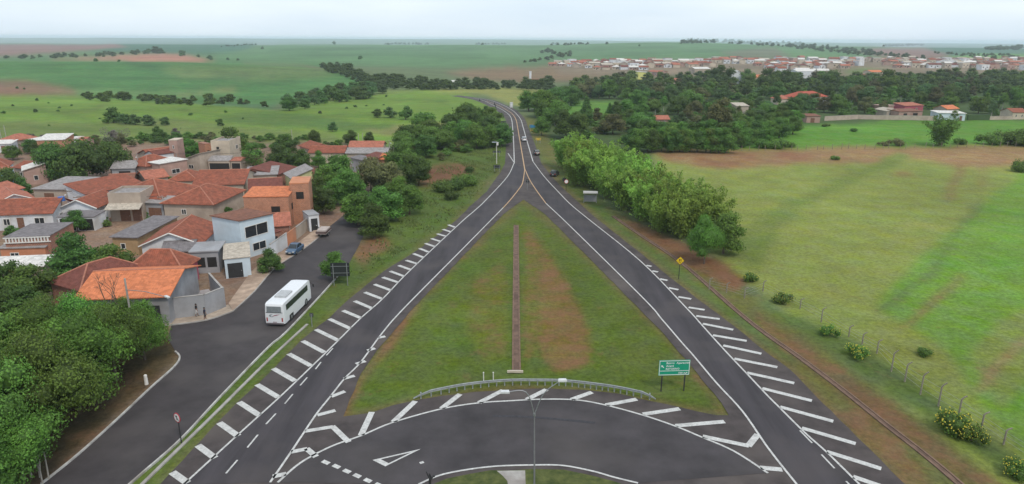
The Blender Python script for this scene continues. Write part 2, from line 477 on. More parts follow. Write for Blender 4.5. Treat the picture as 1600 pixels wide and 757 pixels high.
LINES += [('pasture', (104, 130, 64), .1, 2.5, p) for p in ([(0, 168), (60, 172), (120, 182), (170, 200)], [(280, 172), (360, 182), (450, 188)], [(560, 160), (640, 156), (700, 160)], [(60, 200), (160, 206), (260, 204)], [(480, 182), (560, 178), (640, 182)])]
LINES += [('crop_field', (66, 104, 66), .0, 1.0, p) for p in ([(20, 112), (140, 108), (260, 103)], [(300, 128), (420, 118), (500, 110)], [(180, 142), (330, 138), (470, 126)], [(450, 88), (600, 84), (760, 88)], [(420, 80), (560, 76), (740, 77)], [(900, 92), (1020, 84), (1130, 80)], [(860, 80), (960, 76), (1060, 74)])]
LINES += [('crop_field', (126, 128, 92), .1, 1.6, p) for p in ([(250, 112), (330, 117), (430, 113), (500, 116)], [(0, 131), (80, 141), (190, 146), (320, 148)], [(380, 99), (470, 103), (540, 112)])]
EDGE_R = [(846, 256), (882, 297), (930, 340), (1000, 395), (1094, 470), (1153, 514), (1234, 577), (1299, 643), (1340, 683), (1414, 757)]
EDGE_L = [(783, 268), (735, 322), (660, 386), (540, 472), (470, 532), (420, 584), (380, 620), (300, 702), (251, 757)]
LINES += [('roadside_verge', (134, 112, 84), .35, 5, EDGE_R), ('roadside_verge', (126, 116, 78), .2, 4, EDGE_L), ('median_grass', (128, 112, 78), .35, 5, [(818, 312), (900, 383), (1031, 515), (1140, 650), (1065, 637), (916, 610), (800, 609), (690, 619), (535, 651), (589, 548), (640, 488), (760, 362), (818, 312)])]


def inside(px, py, poly):
    r = np.zeros(px.shape, bool)
    n = len(poly)
    for i in range(n):
        x0, y0 = poly[i]; x1, y1 = poly[(i + 1) % n]
        if y0 == y1: continue
        c = ((y0 > py) != (y1 > py)) & (px < (x1 - x0) * (py - y0) / (y1 - y0) + x0)
        r ^= c
    return r


def vivid(c, k=1.06):
    v = np.array(s2l(c)) * GK; y = v @ np.array([.21, .72, .07])
    return np.clip(y + (v - y) * k, .004, 1)


def near_line(px, py, pts):
    d = np.full(px.shape, 1e9)
    for (x0, y0), (x1, y1) in zip(pts[:-1], pts[1:]):
        ax, ay = x1 - x0, y1 - y0
        t = np.clip(((px - x0) * ax + (py - y0) * ay) / (ax * ax + ay * ay), 0, 1)
        d = np.minimum(d, np.hypot(px - x0 - t * ax, py - y0 - t * ay))
    return d


def ground_material():
    m = bpy.data.materials.new('ground'); m.use_nodes = True
    n = m.node_tree.nodes; l = m.node_tree.links
    b = n['Principled BSDF']; b.inputs['Roughness'].default_value = .95; b.inputs['Specular IOR Level'].default_value = .1
    a = n.new('ShaderNodeAttribute'); a.attribute_name = 'field_colour'
    g = n.new('ShaderNodeNewGeometry')
    def noise(scale, det=4, rough=.6, stretch=None):
        z = n.new('ShaderNodeTexNoise'); z.inputs['Scale'].default_value = scale; z.inputs['Detail'].default_value = det; z.inputs['Roughness'].default_value = rough
        src = g.outputs['Position']
        if stretch:
            mp = n.new('ShaderNodeMapping'); mp.inputs['Scale'].default_value = stretch; mp.inputs['Rotation'].default_value = (0, 0, .35); l.new(src, mp.inputs['Vector']); src = mp.outputs[0]
        l.new(src, z.inputs['Vector']); return z.outputs['Fac']
    def rng(s, lo, hi, f0=.25, f1=.75):
        r = n.new('ShaderNodeMapRange'); r.inputs['From Min'].default_value = f0; r.inputs['From Max'].default_value = f1
        r.inputs['To Min'].default_value = lo; r.inputs['To Max'].default_value = hi; l.new(s, r.inputs['Value']); return r.outputs[0]
    def mul(x, y):
        q = n.new('ShaderNodeMath'); q.operation = 'MULTIPLY'; l.new(x, q.inputs[0]); l.new(y, q.inputs[1]); return q.outputs[0]
    v = mul(mul(rng(noise(.022, 5), .86, 1.16), rng(noise(.16, 5, .65), .82, 1.2)), mul(rng(noise(1.6, 6, .78), .52, 1.52), rng(noise(.008, 3, .5, (1, .25, 1)), .9, 1.12)))
    v = mul(v, rng(noise(.0045, 6, .7, (1, 1, 1)), .80, 1.22))
    v = mul(v, rng(noise(.012, 3, .6, (.35, 2.6, 1)), .88, 1.12))
    hs = n.new('ShaderNodeHueSaturation'); l.new(a.outputs['Color'], hs.inputs['Color']); l.new(v, hs.inputs['Value'])
    l.new(rng(noise(.09, 5), .475, .52), hs.inputs['Hue'])
    l.new(rng(noise(.35, 5), .8, 1.15), hs.inputs['Saturation'])
    # bare reddish soil shows through where the sward is thin
    so = n.new('ShaderNodeMath'); so.operation = 'ADD'; l.new(rng(noise(.28, 7, .7), 0, 1, .3, .7), so.inputs[0]); l.new(a.outputs['Alpha'], so.inputs[1])
    sm = rng(so.outputs[0], 0, .75, .85, 1.5)
    fine = rng(noise(2.2, 4, .7), .7, 1.25)
    sc = n.new('ShaderNodeHueSaturation'); sc.inputs['Color'].default_value = tuple(x * GK for x in s2l(SOIL)) + (1,); l.new(fine, sc.inputs['Value'])
    mx = n.new('ShaderNodeMix'); mx.data_type = 'RGBA'; l.new(sm, mx.inputs['Factor']); l.new(hs.outputs['Color'], mx.inputs[6]); l.new(sc.outputs['Color'], mx.inputs[7])
    l.new(mx.outputs[2], b.inputs['Base Color'])
    bp = n.new('ShaderNodeBump'); bp.inputs['Strength'].default_value = .6; bp.inputs['Distance'].default_value = .12
    l.new(noise(2.4, 5, .75), bp.inputs['Height']); l.new(bp.outputs['Normal'], b.inputs['Normal'])
    MATS['ground'] = m
    return m


def build_ground():
    ys = list(np.arange(800, 84, -1.6)) + list(np.arange(84, 66, -.8)) + list(np.arange(66, 61.5, -.35))
    rr = []
    for y in ys:
        d = ray(800, y)
        if d[2] < -1e-4: rr.append(-CAM_H / d[2] * d[1])
    rr = [2, 6, 12, 20, 28, 36, 42] + [q for q in rr if q < 14800 and q > 44]
    rr = np.array(sorted(rr))
    rr = np.concatenate([rr, np.geomspace(rr[-1] * 1.06, 14900, 14)]) if rr[-1] < 13500 else rr
    th = np.concatenate([np.arange(-180, -42, 4.0), np.arange(-42, 42, .125), np.arange(42, 180, 4.0)])
    th = np.radians(th); nr, ntv = len(rr), len(th)
    T, Q = np.meshgrid(th, rr)
    X = Q * np.sin(T); Y = Q * np.cos(T)
    # rings follow rows of equal depth inside the view, circles outside it
    k = 1 / np.maximum(np.cos(T), .74); X = X * k; Y = Y * k
    Z = land(X, Y) - .06
    px, py, f = proj(X, Y, Z)
    bad = f < 1
    px = np.where(bad, np.where(X < 0, -2400, 3900), px); py = np.where(bad, 1090, np.minimum(py, 1090))
    px = np.clip(px, -2400, 3900)
    near = np.clip((py - 62) / 120, .05, 1)
    wob = (np.sin(X / 3.1 + Y / 4.7) + np.sin(X / 1.3 - Y / 2.1 + 1) + 1.4 * np.sin(X / 9 + Y / 13 + 2)) * 1.7
    wfar = np.sin(px / 23.) * .7 + np.sin(px / 9. + 1) * .4
    qx = px + np.where(py > 140, wob * near, 0); qy = py + np.where(py > 140, wob * .5 * near, wfar * .5)
    col = np.zeros(px.shape + (4,)); reg = np.zeros(px.shape, int); names = []
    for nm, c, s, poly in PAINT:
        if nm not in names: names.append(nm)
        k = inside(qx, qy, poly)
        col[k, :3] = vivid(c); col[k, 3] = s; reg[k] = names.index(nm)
    for nm, c, s, wd, pts in LINES:
        d = near_line(qx, qy, pts); k = np.clip(1.3 - d / wd, 0, 1)[..., None]
        tgt = np.concatenate([vivid(c), [s]])
        col = col * (1 - k) + tgt * k
    # soften the joins between neighbouring colours
    for _ in range(4):
        cc = col.copy()
        cc[1:-1] += .5 * (col[:-2] + col[2:]); cc[1:-1] /= 2
        c2 = cc.copy(); c2[:, 1:-1] += .5 * (cc[:, :-2] + cc[:, 2:]); c2[:, 1:-1] /= 2
        col = c2
    near_rows = np.clip((np.median(py, axis=1) - 200) / 120, 0, 1)[:, None, None]
    for _ in range(9):
        cc = col.copy()
        cc[1:-1] = .25 * col[:-2] + .5 * col[1:-1] + .25 * col[2:]
        c2 = cc.copy(); c2[:, 1:-1] = .25 * cc[:, :-2] + .5 * cc[:, 1:-1] + .25 * cc[:, 2:]
        col = col * (1 - near_rows) + c2 * near_rows
    V = np.stack([X, Y, Z], -1).reshape(-1, 3); Cc = col.reshape(-1, 4)
    idx = np.arange(nr * ntv).reshape(nr, ntv)
    jn = (np.arange(ntv) + 1) % ntv
    quads = np.stack([idx[:-1], idx[:-1][:, jn], idx[1:][:, jn], idx[1:]], -1)   # nr-1, nt, 4
    qreg = reg[:-1]
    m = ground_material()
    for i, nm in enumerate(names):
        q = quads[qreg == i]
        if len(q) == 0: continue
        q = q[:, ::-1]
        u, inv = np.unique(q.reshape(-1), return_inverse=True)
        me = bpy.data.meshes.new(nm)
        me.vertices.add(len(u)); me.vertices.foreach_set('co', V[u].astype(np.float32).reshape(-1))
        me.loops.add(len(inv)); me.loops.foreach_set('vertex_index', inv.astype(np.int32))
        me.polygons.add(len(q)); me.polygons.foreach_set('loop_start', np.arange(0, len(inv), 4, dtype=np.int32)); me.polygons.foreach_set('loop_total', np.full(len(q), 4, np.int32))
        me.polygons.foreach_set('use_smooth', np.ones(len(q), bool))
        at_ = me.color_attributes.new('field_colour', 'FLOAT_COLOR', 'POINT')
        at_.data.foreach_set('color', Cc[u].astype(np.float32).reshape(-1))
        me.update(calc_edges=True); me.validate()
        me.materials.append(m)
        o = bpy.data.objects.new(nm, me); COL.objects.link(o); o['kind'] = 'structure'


build_ground()

# ------------------------------------------------------------------ roads
asphalt = mat('asphalt_worn', (.062, .051, .050), rough=.9, var=.32, scale=.55, bump=.15, stain=(.105, .088, .080), detail=8)
asphalt_new = mat('asphalt_lane', (.049, .043, .048), rough=.85, var=.34, scale=.55, bump=.12, detail=8, streak=(1.0, .10, 1), stain=(.072, .062, .062))
asphalt_street = mat('asphalt_street', (.050, .043, .045), rough=.88, var=.25, scale=.35, bump=.12, stain=(.090, .079, .076), detail=8)
paint = mat('road_paint', (.50, .495, .48), rough=.7, var=.25, scale=5.0, stain=(.33, .32, .31))
paint_y = mat('yellow_paint', (.46, .30, .17), rough=.7, var=.2, scale=2.0)
concrete = mat('concrete', (.34, .32, .30), rough=.9, var=.2, scale=1.2, stain=(.2, .17, .15))
kerb_paint = mat('kerb_whitewash', (.45, .44, .42), rough=.85, var=.25, scale=1.5, stain=(.22, .19, .17))


def densify(pts, step=1.2, jag=0.0, closed=True):
    out = []; n = len(pts)
    for i in range(n if closed else n - 1):
        a, b = pts[i], pts[(i + 1) % n]
        k = max(1, int((b - a).length / step))
        for j in range(k):
            p = a.lerp(b, j / k)
            if jag: p = p + Vector((random.uniform(-jag, jag), random.uniform(-jag, jag), 0))
            out.append(p)
    if not closed: out.append(pts[-1])
    return out


def flat(name, outline, z, m, holes=(), jag=0.0, parent=None, kind='structure'):
    """flat sheet from outlines given in frame pixels"""
    loops = [densify([at(x, y, z) for x, y in outline], 1.5, jag)]
    for h in holes: loops.append(densify([at(x, y, z) for x, y in h], 1.5, jag))
    vs = [p for lp in loops for p in lp]
    tris = tessellate_polygon(loops)
    b = MB()
    up = []
    for t in tris:
        nrm = (vs[t[1]] - vs[t[0]]).cross(vs[t[2]] - vs[t[0]])
        if nrm.length < 1e-9: continue
        up.append(t if nrm.z > 0 else t[::-1])
    b.add(vs, up)
    o = b.build(name, m, parent)
    if parent is None and kind: o['kind'] = kind
    return o


def smooth(pts, n=6):
    """Catmull-Rom through world points"""
    P = [pts[0]] + list(pts) + [pts[-1]]; out = []
    for i in range(1, len(P) - 2):
        a, b, c, d = P[i - 1], P[i], P[i + 1], P[i + 2]
        for j in range(n):
            t = j / n
            out.append(.5 * ((2 * b) + (c - a) * t + (2 * a - 5 * b + 4 * c - d) * t * t + (3 * b - a - 3 * c + d) * t ** 3))
    out.append(P[-2]); return out


def stripe(name, pts, wd, m, z=None, parent=None, follow=False, sm=6, top=0.0):
    """painted line along frame pixels; top > 0 gives it height (a kerb)"""
    W = [ground(x, y, z) if follow else at(x, y, z) for x, y in pts]
    if sm > 1 and len(W) > 2: W = smooth(W, sm)
    b = MB(); L = []; Rr = []
    for i, p in enumerate(W):
        d = (W[min(i + 1, len(W) - 1)] - W[max(i - 1, 0)]); d.z = 0; d.normalize()
        nn = Vector((-d.y, d.x, 0)) * wd / 2
        L.append(p + nn); Rr.append(p - nn)
    n = len(W)
    if top <= 0:
        b.add(L + Rr, [(i, n + i, n + i + 1, i + 1) for i in range(n - 1)])
    else:
        up = Vector((0, 0, top)); dn = Vector((0, 0, -.1))
        vs = [p + dn for p in L] + [p + dn for p in Rr] + [p + up for p in L] + [p + up for p in Rr]
        fs = []
        for i in range(n - 1):
            fs += [(2 * n + i, 3 * n + i, 3 * n + i + 1, 2 * n + i + 1), (i, 2 * n + i, 2 * n + i + 1, i + 1), (n + i + 1, 3 * n + i + 1, 3 * n + i, n + i)]
        fs += [(0, n, 3 * n, 2 * n), (n - 1, 3 * n - 1, 4 * n - 1, 2 * n - 1)][0:1]
        b.add(vs, fs)
    o = b.build(name, m, parent)
    if parent is None: o['kind'] = 'structure'
    return o


def bar(p0, p1, wd, z, m, parent, name='hatch_bar'):
    a, b_ = at(p0[0], p0[1], z), at(p1[0], p1[1], z)
    d = (b_ - a).normalized(); n_ = Vector((-d.y, d.x, 0)) * wd / 2
    b = MB(); b.add([a + n_, a - n_, b_ - n_, b_ + n_], [(0, 1, 2, 3)])
    return b.build(name, m, parent)


LL = [(803.6, 254), (793, 276), (760, 312), (742, 329), (720, 348), (640, 423.5), (598, 467), (564, 497), (528.7, 532), (486.8, 573), (436.5, 621), (380, 672), (287, 757), (150, 880)]
LR = [(820, 264), (817, 284), (812, 294), (797, 313), (786, 325), (720, 392), (633, 480), (598, 519.6), (564, 565.6), (539, 591), (516, 620), (493, 649), (455, 706), (422, 754), (350, 860)]
RL = [(820, 264), (827, 280), (837, 296), (853, 318), (885, 348), (1000, 461), (1034.5, 499.5), (1068, 538.5), (1082, 554), (1119.5, 598.5), (1160, 642.6), (1200, 700), (1245, 757), (1310, 860)]
RR_ = [(832.7, 252.5), (850, 275.8), (872, 299.7), (892, 320), (920, 343), (1000, 407.5), (1073, 482), (1094, 505), (1130, 545), (1165, 582), (1199, 618), (1217, 636), (1258, 676.6), (1292, 707), (1343, 757), (1440, 860)]
ARC = [(380, 800), (434, 754), (470, 723), (518, 697.5), (564, 681), (614.5, 660), (690, 639), (748.5, 629.7), (800, 626.3), (848, 624), (899, 625), (943, 632.4), (1000.7, 647.7), (1051.6, 664.7), (1096, 683), (1146.7, 705), (1200, 739.4), (1260, 790)]
INNER = [(540, 810), (654, 757), (693.5, 741), (763.6, 729.6), (834, 726.8), (880.5, 727.7), (927, 736.6), (960, 746), (997, 755), (1080, 800)]
MED = [(818, 312), (852, 335), (900, 383), (1000, 484), (1031, 515), (1079, 571), (1126, 629), (1140, 649.4), (1119, 649), (1065, 637.5), (1017, 627), (970, 616), (916, 610), (858, 607.5), (800, 608.7), (740, 613), (690, 619), (652, 625), (614, 633), (581, 645), (535, 651.5), (547, 624), (564, 584), (589, 548), (640, 488), (720, 404), (760, 362), (790, 332)]
ISLE = [(500, 850), (575, 800), (668, 760), (700, 748), (765, 736), (834, 733), (880, 734), (925, 743), (960, 753), (985, 762), (1060, 800), (1130, 850), (1100, 1000), (560, 1000)]
VERGE_L = [(783, 268), (760, 300), (735, 322), (715, 343), (660, 386), (600, 424), (540, 472), (518, 494), (470, 532), (420, 584), (380, 620), (300, 702), (251, 757), (130, 880)]
VERGE_R = [(846, 256), (862, 276), (882, 297), (930, 340), (1000, 395), (1040, 428), (1094, 470), (1153, 514), (1190, 545), (1234, 577), (1299, 643), (1340, 683), (1414, 757), (1530, 870)]
road = flat('highway', [(789, 256)] + VERGE_L + [(60, 1050), (1700, 1050)] + VERGE_R[::-1], -.01, asphalt, holes=[MED], jag=.07)
# darker running lanes
lane_poly = LL + LR[::-1]
flat('left_carriageway', [(804, 256)] + LL[1:-1] + LR[:-1][::-1], .005, asphalt_new)
flat('right_carriageway', [(820, 264), (833, 254)] + RR_[1:-1] + RL[1:-1][::-1], .005, asphalt_new)
flat('roundabout_road', ARC[1:-1] + INNER[1:-1][::-1], .009, mat('asphalt_roundabout', (.050, .044, .047), rough=.85, var=.42, scale=.20, stain=(.078, .068, .065), bump=.12, detail=8))
flat('roundabout_island', ISLE, .03, MATS['ground']) if False else None
isl = [at(x, y, .0) for x, y in ISLE]

# far stretch of the highway over the rise
FL = [(789, 256), (791, 222), (792, 200), (790, 187), (783, 178.5), (771, 170.5), (757, 163), (742, 157), (722, 152.8), (705, 150.5)]
FR = [(846, 256), (836, 226), (825.5, 200), (820.5, 187), (812, 177), (800, 168.5), (780, 160), (764, 155.5), (738, 151.8), (716, 149.3)]


def ribbon(name, A, B, dz, m, parent=None, ncross=4):
    b = MB(); n = len(A) * 1
    WA = smooth([ground(x, y, 0) for x, y in A], 8); WB = smooth([ground(x, y, 0) for x, y in B], 8)
    g = []
    for p, q in zip(WA, WB):
        for k in range(ncross + 1):
            r = p.lerp(q, k / ncross); g.append(Vector((r.x, r.y, float(land(r.x, r.y)) + dz)))
    c = ncross + 1; fs = []
    for i in range(len(WA) - 1):
        for k in range(ncross): fs.append((i * c + k, i * c + k + 1, (i + 1) * c + k + 1, (i + 1) * c + k))
    b.add(g, fs, smooth=True)
    o = b.build(name, m, parent)
    if parent is None: o['kind'] = 'structure'
    return o


ribbon('far_highway', FL, FR, -.002, asphalt)
mk = {}
def far_line(pts, wd, m, dz=.05):
    W = smooth([ground(x, y, 0) for x, y in pts], 8); b = MB(); L = []; Q = []
    for i, p in enumerate(W):
        d = W[min(i + 1, len(W) - 1)] - W[max(i - 1, 0)]; d.z = 0; d.normalize(); nn = Vector((-d.y, d.x, 0)) * wd / 2
        for s, t in ((L, p + nn), (Q, p - nn)): s.append(Vector((t.x, t.y, float(land(t.x, t.y)) + dz)))
    n = len(W); b.add(L + Q, [(i, n + i, n + i + 1, i + 1) for i in range(n - 1)])
    return b.build('edge_line', m, road)


far_line([(803.6, 256), (802.5, 222), (801, 200), (799.5, 188), (796, 180.5), (788, 174), (776, 167.5), (762, 160.5), (748, 155.5), (726, 151.8)], .28, paint)
far_line([(832.7, 252.5), (822.5, 217.6), (817, 198), (813.5, 187), (806, 177.5), (796, 170), (780, 162), (764, 156.8), (740, 152.6)], .28, paint)
far_line([(820, 266), (815, 236), (811, 213), (808.5, 198), (806, 187), (800, 178), (790, 171.5), (776, 164), (760, 158)], .30, paint_y)
far_line([(793.7, 240), (803.4, 254.5)], .24, paint)
Z3 = .022
ln = lambda pts, wd=.2, m=paint, z=Z3: stripe('edge_line', pts, wd, m, z, road, sm=5)
ln(LL[:-1]); ln(LR[4:-1]); ln(RL[3:-1]); ln(RR_[:-1])
ln(LR[:5], .22, paint_y); ln(RL[:4], .22, paint_y)
ln(ARC[1:-1], .22); ln(INNER[1:-1], .2)
for a, b_ in [((269, 738), (293, 755)), ((309, 696), (336, 716)), ((342.5, 660.7), (372, 681.6)), ((373.5, 628.5), (405, 649)), ((401.5, 601), (435, 621)), ((427, 576), (461, 595.5)), ((451, 553), (486, 572)), ((473, 533), (507, 551)), ((493.5, 515), (528, 532)), ((514.5, 498.6), (547, 513.5)), ((536, 485.5), (563.5, 497)), ((554, 470.5), (581, 482)), ((570, 457), (597.5, 467.5)), ((585, 444.5), (611, 454)), ((598, 433.5), (622, 441.5)), ((609.5, 424), (631.5, 432)), ((623, 415), (641, 421.5)), ((634.5, 407), (652, 412.5)), ((646, 396.5), (661.5, 402.5)), ((655.5, 388.5), (669.5, 394)), ((664.5, 380.5), (679, 385.5)), ((674, 373), (688, 377.5)), ((683, 365.5), (696.5, 369.5)), ((692, 358.5), (704, 362.5)), ((700.5, 351.5), (711, 355.5))]:
    bar(a, b_, .62, Z3, paint, road)
for a, b_ in [((1010, 415), (1018, 416.5)), ((1019, 423.5), (1028, 425.3)), ((1031, 436), (1043, 438.5)), ((1045, 450), (1060, 453)), ((1060, 464), (1080, 467.5)), ((1076, 480.5), (1101, 484.5)), ((1088, 494), (1124.5, 498.7)), ((1098, 506), (1145.6, 515.5)), ((1114, 524), (1166.7, 533)), ((1130, 540), (1189.7, 553)), ((1147.5, 560.7), (1214.6, 574)), ((1167.4, 582.6), (1241, 599)), ((1191, 607), (1268.5, 626.5)), ((1219, 636), (1302, 658.6)), ((1253, 669), (1337, 693.5)), ((1292, 706), (1377, 732.6)), ((1333, 745), (1430, 778))]:
    bar(a, b_, .6, Z3, paint, road)
for a, b_ in [((591.5, 528), (602, 525.8)), ((574, 548), (586, 544.5)), ((556, 569), (571, 564.4)), ((537, 592), (554, 587.4)), ((517.5, 620), (539, 611.7)), ((496, 649), (524, 641.5)), ((477, 674), (520, 667)), ((519, 666), (545, 691)), ((455, 706.5), (480, 701.5)), ((479, 701), (494, 714)), ((426, 745), (447, 740.5))]:
    bar(a, b_, .55, Z3 + .004 * (a[0] > 500 and a[1] > 660), paint, road)
for a, b_ in [((564, 680.5), (581, 644)), ((614.5, 659.5), (649, 627)), ((690, 638.5), (719, 616)), ((748.5, 629.5), (786, 610)), ((823, 624.5), (854, 609)), ((893, 624.5), (925, 613)), ((947, 633), (995, 624)), ((1005, 647.5), (1062, 639)), ((1056, 665.5), (1132, 659)), ((1098, 682), (1170, 697)), ((1169, 697.5), (1184, 679)), ((1188, 731), (1222, 734))]:
    bar(a, b_, .6, Z3 + .004 * (a[0] == 1169), paint, road)
for a, b_ in [((493, 577), (501.5, 566)), ((510, 555.5), (520, 544.5)), ((469, 602.5), (480, 590)), ((445, 631), (457.5, 616)), ((415.6, 663), (431, 646.5)), ((386.5, 699.6), (403, 679.5)), ((353, 740), (371, 719)), ((1250, 673), (1269, 692.5)), ((1283.6, 710.5), (1304, 732)), ((1322, 752), (1345, 776))]:
    bar(a, b_, .16, Z3, paint, road, 'lane_dash')
for x, y in [(509, 722.6), (525.7, 729), (542, 736.5), (558, 743.6), (574.7, 751), (591.5, 758)]:
    bar((x - 5, y - 2.2), (x + 5, y + 2.2), .42, Z3, paint, road, 'stop_line_dash')
# give way triangle outline
tri = [(582, 719), (602, 729), (657.6, 701.7)]
T3 = [at(x, y, Z3) for x, y in tri]; cen = sum(T3, Vector()) / 3
tin = [cen.lerp(p, .62) + (T3[0] - cen) * -.02 for p in T3]
b = MB(); b.add(T3 + tin, [(0, 1, 4, 3), (1, 2, 5, 4), (2, 0, 3, 5)]); b.build('give_way_triangle', paint, road)
bar((656, 724), (662, 722), .3, Z3, paint, road, 'paint_mark')
# dark skid mark in the bend
stripe('skid_mark', [(770, 650), (830, 652), (880, 656), (930, 661)], .35, mat('rubber_mark', (.042, .040, .046), var=.3), Z3, road)
# paved path on the roundabout island
# the island itself is the ground sheet; the asphalt is left out there
isl_o = flat('roundabout_lawn', ISLE, .05, mat('lawn', (.055, .085, .018), rough=.95, var=.45, scale=1.3, hue=(.11, .12, .035), bump=.5, detail=8), jag=.08)
flat('island_path', [(776, 736), (821, 735), (822, 800), (800, 800), (793, 752), (786, 744)], .065, concrete, jag=.03)

# local street with its kerbs and pavements
SL = [(65, 757), (125.6, 708), (188, 651.5), (234.5, 607.5), (272, 574), (281, 559), (274, 550), (262, 530), (268, 507.5), (323, 500), (362, 487), (398, 455), (429.5, 418.5), (467, 394), (494, 374), (520, 350), (545, 330), (575, 303)]
SRT = [(203, 757), (280.6, 689), (343, 622), (420, 542.6), (447, 519.6), (506, 456.7), (545, 412), (560, 386), (572, 360), (590, 330), (605, 303)]
flat('local_street', [(-60, 870)] + SL + SRT[::-1] + [(80, 870)], -.005, asphalt_street, jag=.04)
stripe('street_kerb', SL[:7], .18, kerb_paint, 0, sm=5, top=.13)
stripe('street_kerb', [(90, 860)] + SRT[:7], .16, kerb_paint, 0, sm=4, top=.13)
stripe('gutter', [(120, 860), (222, 757), (330, 652), (421, 561.5), (480, 507)], .3, concrete, 0, sm=4, top=.06)
flat('pavement', [(252, 508), (268, 507.5), (323, 500), (364, 486), (357, 476), (330, 484), (258, 498)], .12, mat('paving', (.36, .29, .23), rough=.9, var=.25, scale=1.4, stain=(.22, .17, .13)))
stripe('pavement_kerb', [(252, 509.5), (268, 508.6), (323, 501), (364, 487.3)], .16, concrete, 0, sm=3, top=.125)
flat('pavement', [(364, 486), (398, 455), (429.5, 418.5), (467, 394), (494, 374), (512, 357), (500, 352), (478, 370), (452, 388), (418, 402), (392, 425), (357, 474)], .12, mat('paving_dust', (.38, .28, .21), rough=.95, var=.3, scale=.8, stain=(.22, .15, .11)))
stripe('pavement_kerb', [(364, 487.3), (398, 456), (429.5, 419.5), (467, 395), (494, 375), (512, 358)], .16, concrete, 0, sm=3, top=.125)
# open concrete channels: floor, two lips
def channel(name, pts, wd, lip=.05):
    o = stripe(name, pts, wd, mat('channel_concrete', (.15, .095, .070), rough=.95, var=.35, scale=1.0, stain=(.08, .05, .04)), -.02, sm=5)
    W = smooth([at(x, y, 0) for x, y in pts], 5)
    for s in (-1, 1):
        b = MB(); L = []; 
        for i, p in enumerate(W):
            d = W[min(i + 1, len(W) - 1)] - W[max(i - 1, 0)]; d.normalize(); nn = Vector((-d.y, d.x, 0)); c = p + nn * s * wd / 2
            L.append([c + nn * .09 + Vector((0, 0, -.1)), c + nn * .09 + Vector((0, 0, lip)), c - nn * .09 + Vector((0, 0, lip)), c - nn * .09 + Vector((0, 0, -.1))])
        vs = [q for r in L for q in r]
        b.add(vs, [(4 * i + k, 4 * i + k + 1, 4 * i + k + 5, 4 * i + k + 4) for i in range(len(L) - 1) for k in range(3)])
        b.build('channel_lip', mat('channel_edge', (.165, .105, .075), rough=.95, var=.3, scale=1.1), o)
    return o
channel('roadside_channel', [(958, 338), (1000, 367), (1065, 411), (1165, 497.5), (1248, 557.7), (1316, 608.7), (1384, 663), (1445, 710.5), (1500, 757), (1580, 830)], .55)
channel('median_channel', [(806.5, 352), (806.5, 420), (806.5, 500), (807, 582)], .8)
for o in list(bpy.data.objects):
    pass
# ------------------------------------------------------------------ trees: a few kinds of crown, each tree its own objects
leaf_dark = leaf_mat('leaf_dark', (.068, .132, .027))
leaf_mid = leaf_mat('leaf_mid', (.094, .182, .032))
leaf_light = leaf_mat('leaf_light', (.105, .185, .038))
leaf_fresh = leaf_mat('leaf_fresh', (.090, .190, .030))
leaf_bamboo = leaf_mat('leaf_bamboo', (.205, .335, .060), .38)
leaf_olive = leaf_mat('leaf_olive', (.115, .120, .045))
leaf_grey = leaf_mat('leaf_grey', (.150, .130, .115))
leaf_blue = leaf_mat('leaf_blue', (.074, .136, .044))
bark = mat('bark', (.12, .09, .07), rough=.95, var=.35, scale=6)
bark_pale = mat('bark_pale', (.34, .31, .27), rough=.9, var=.25, scale=4)
rng = np.random.default_rng(11)


def leaves(centres, normals, size, tone, jitter=.35):
    """many small bent leaf pieces as arrays"""
    n = len(centres)
    nn = normals + rng.normal(0, .55, (n, 3)); nn /= np.linalg.norm(nn, axis=1)[:, None] + 1e-9
    ref = rng.normal(0, 1, (n, 3)); a = np.cross(nn, ref); a /= np.linalg.norm(a, axis=1)[:, None] + 1e-9
    b = np.cross(nn, a)
    s = size * (1 + rng.uniform(-jitter, jitter, n))[:, None]
    P = np.stack([centres - a * s * .5, centres - b * s * .32 - nn * s * .12, centres + a * s * .5, centres + b * s * .32 - nn * s * .12], 1)
    return P.reshape(-1, 3), np.repeat(tone, 4)


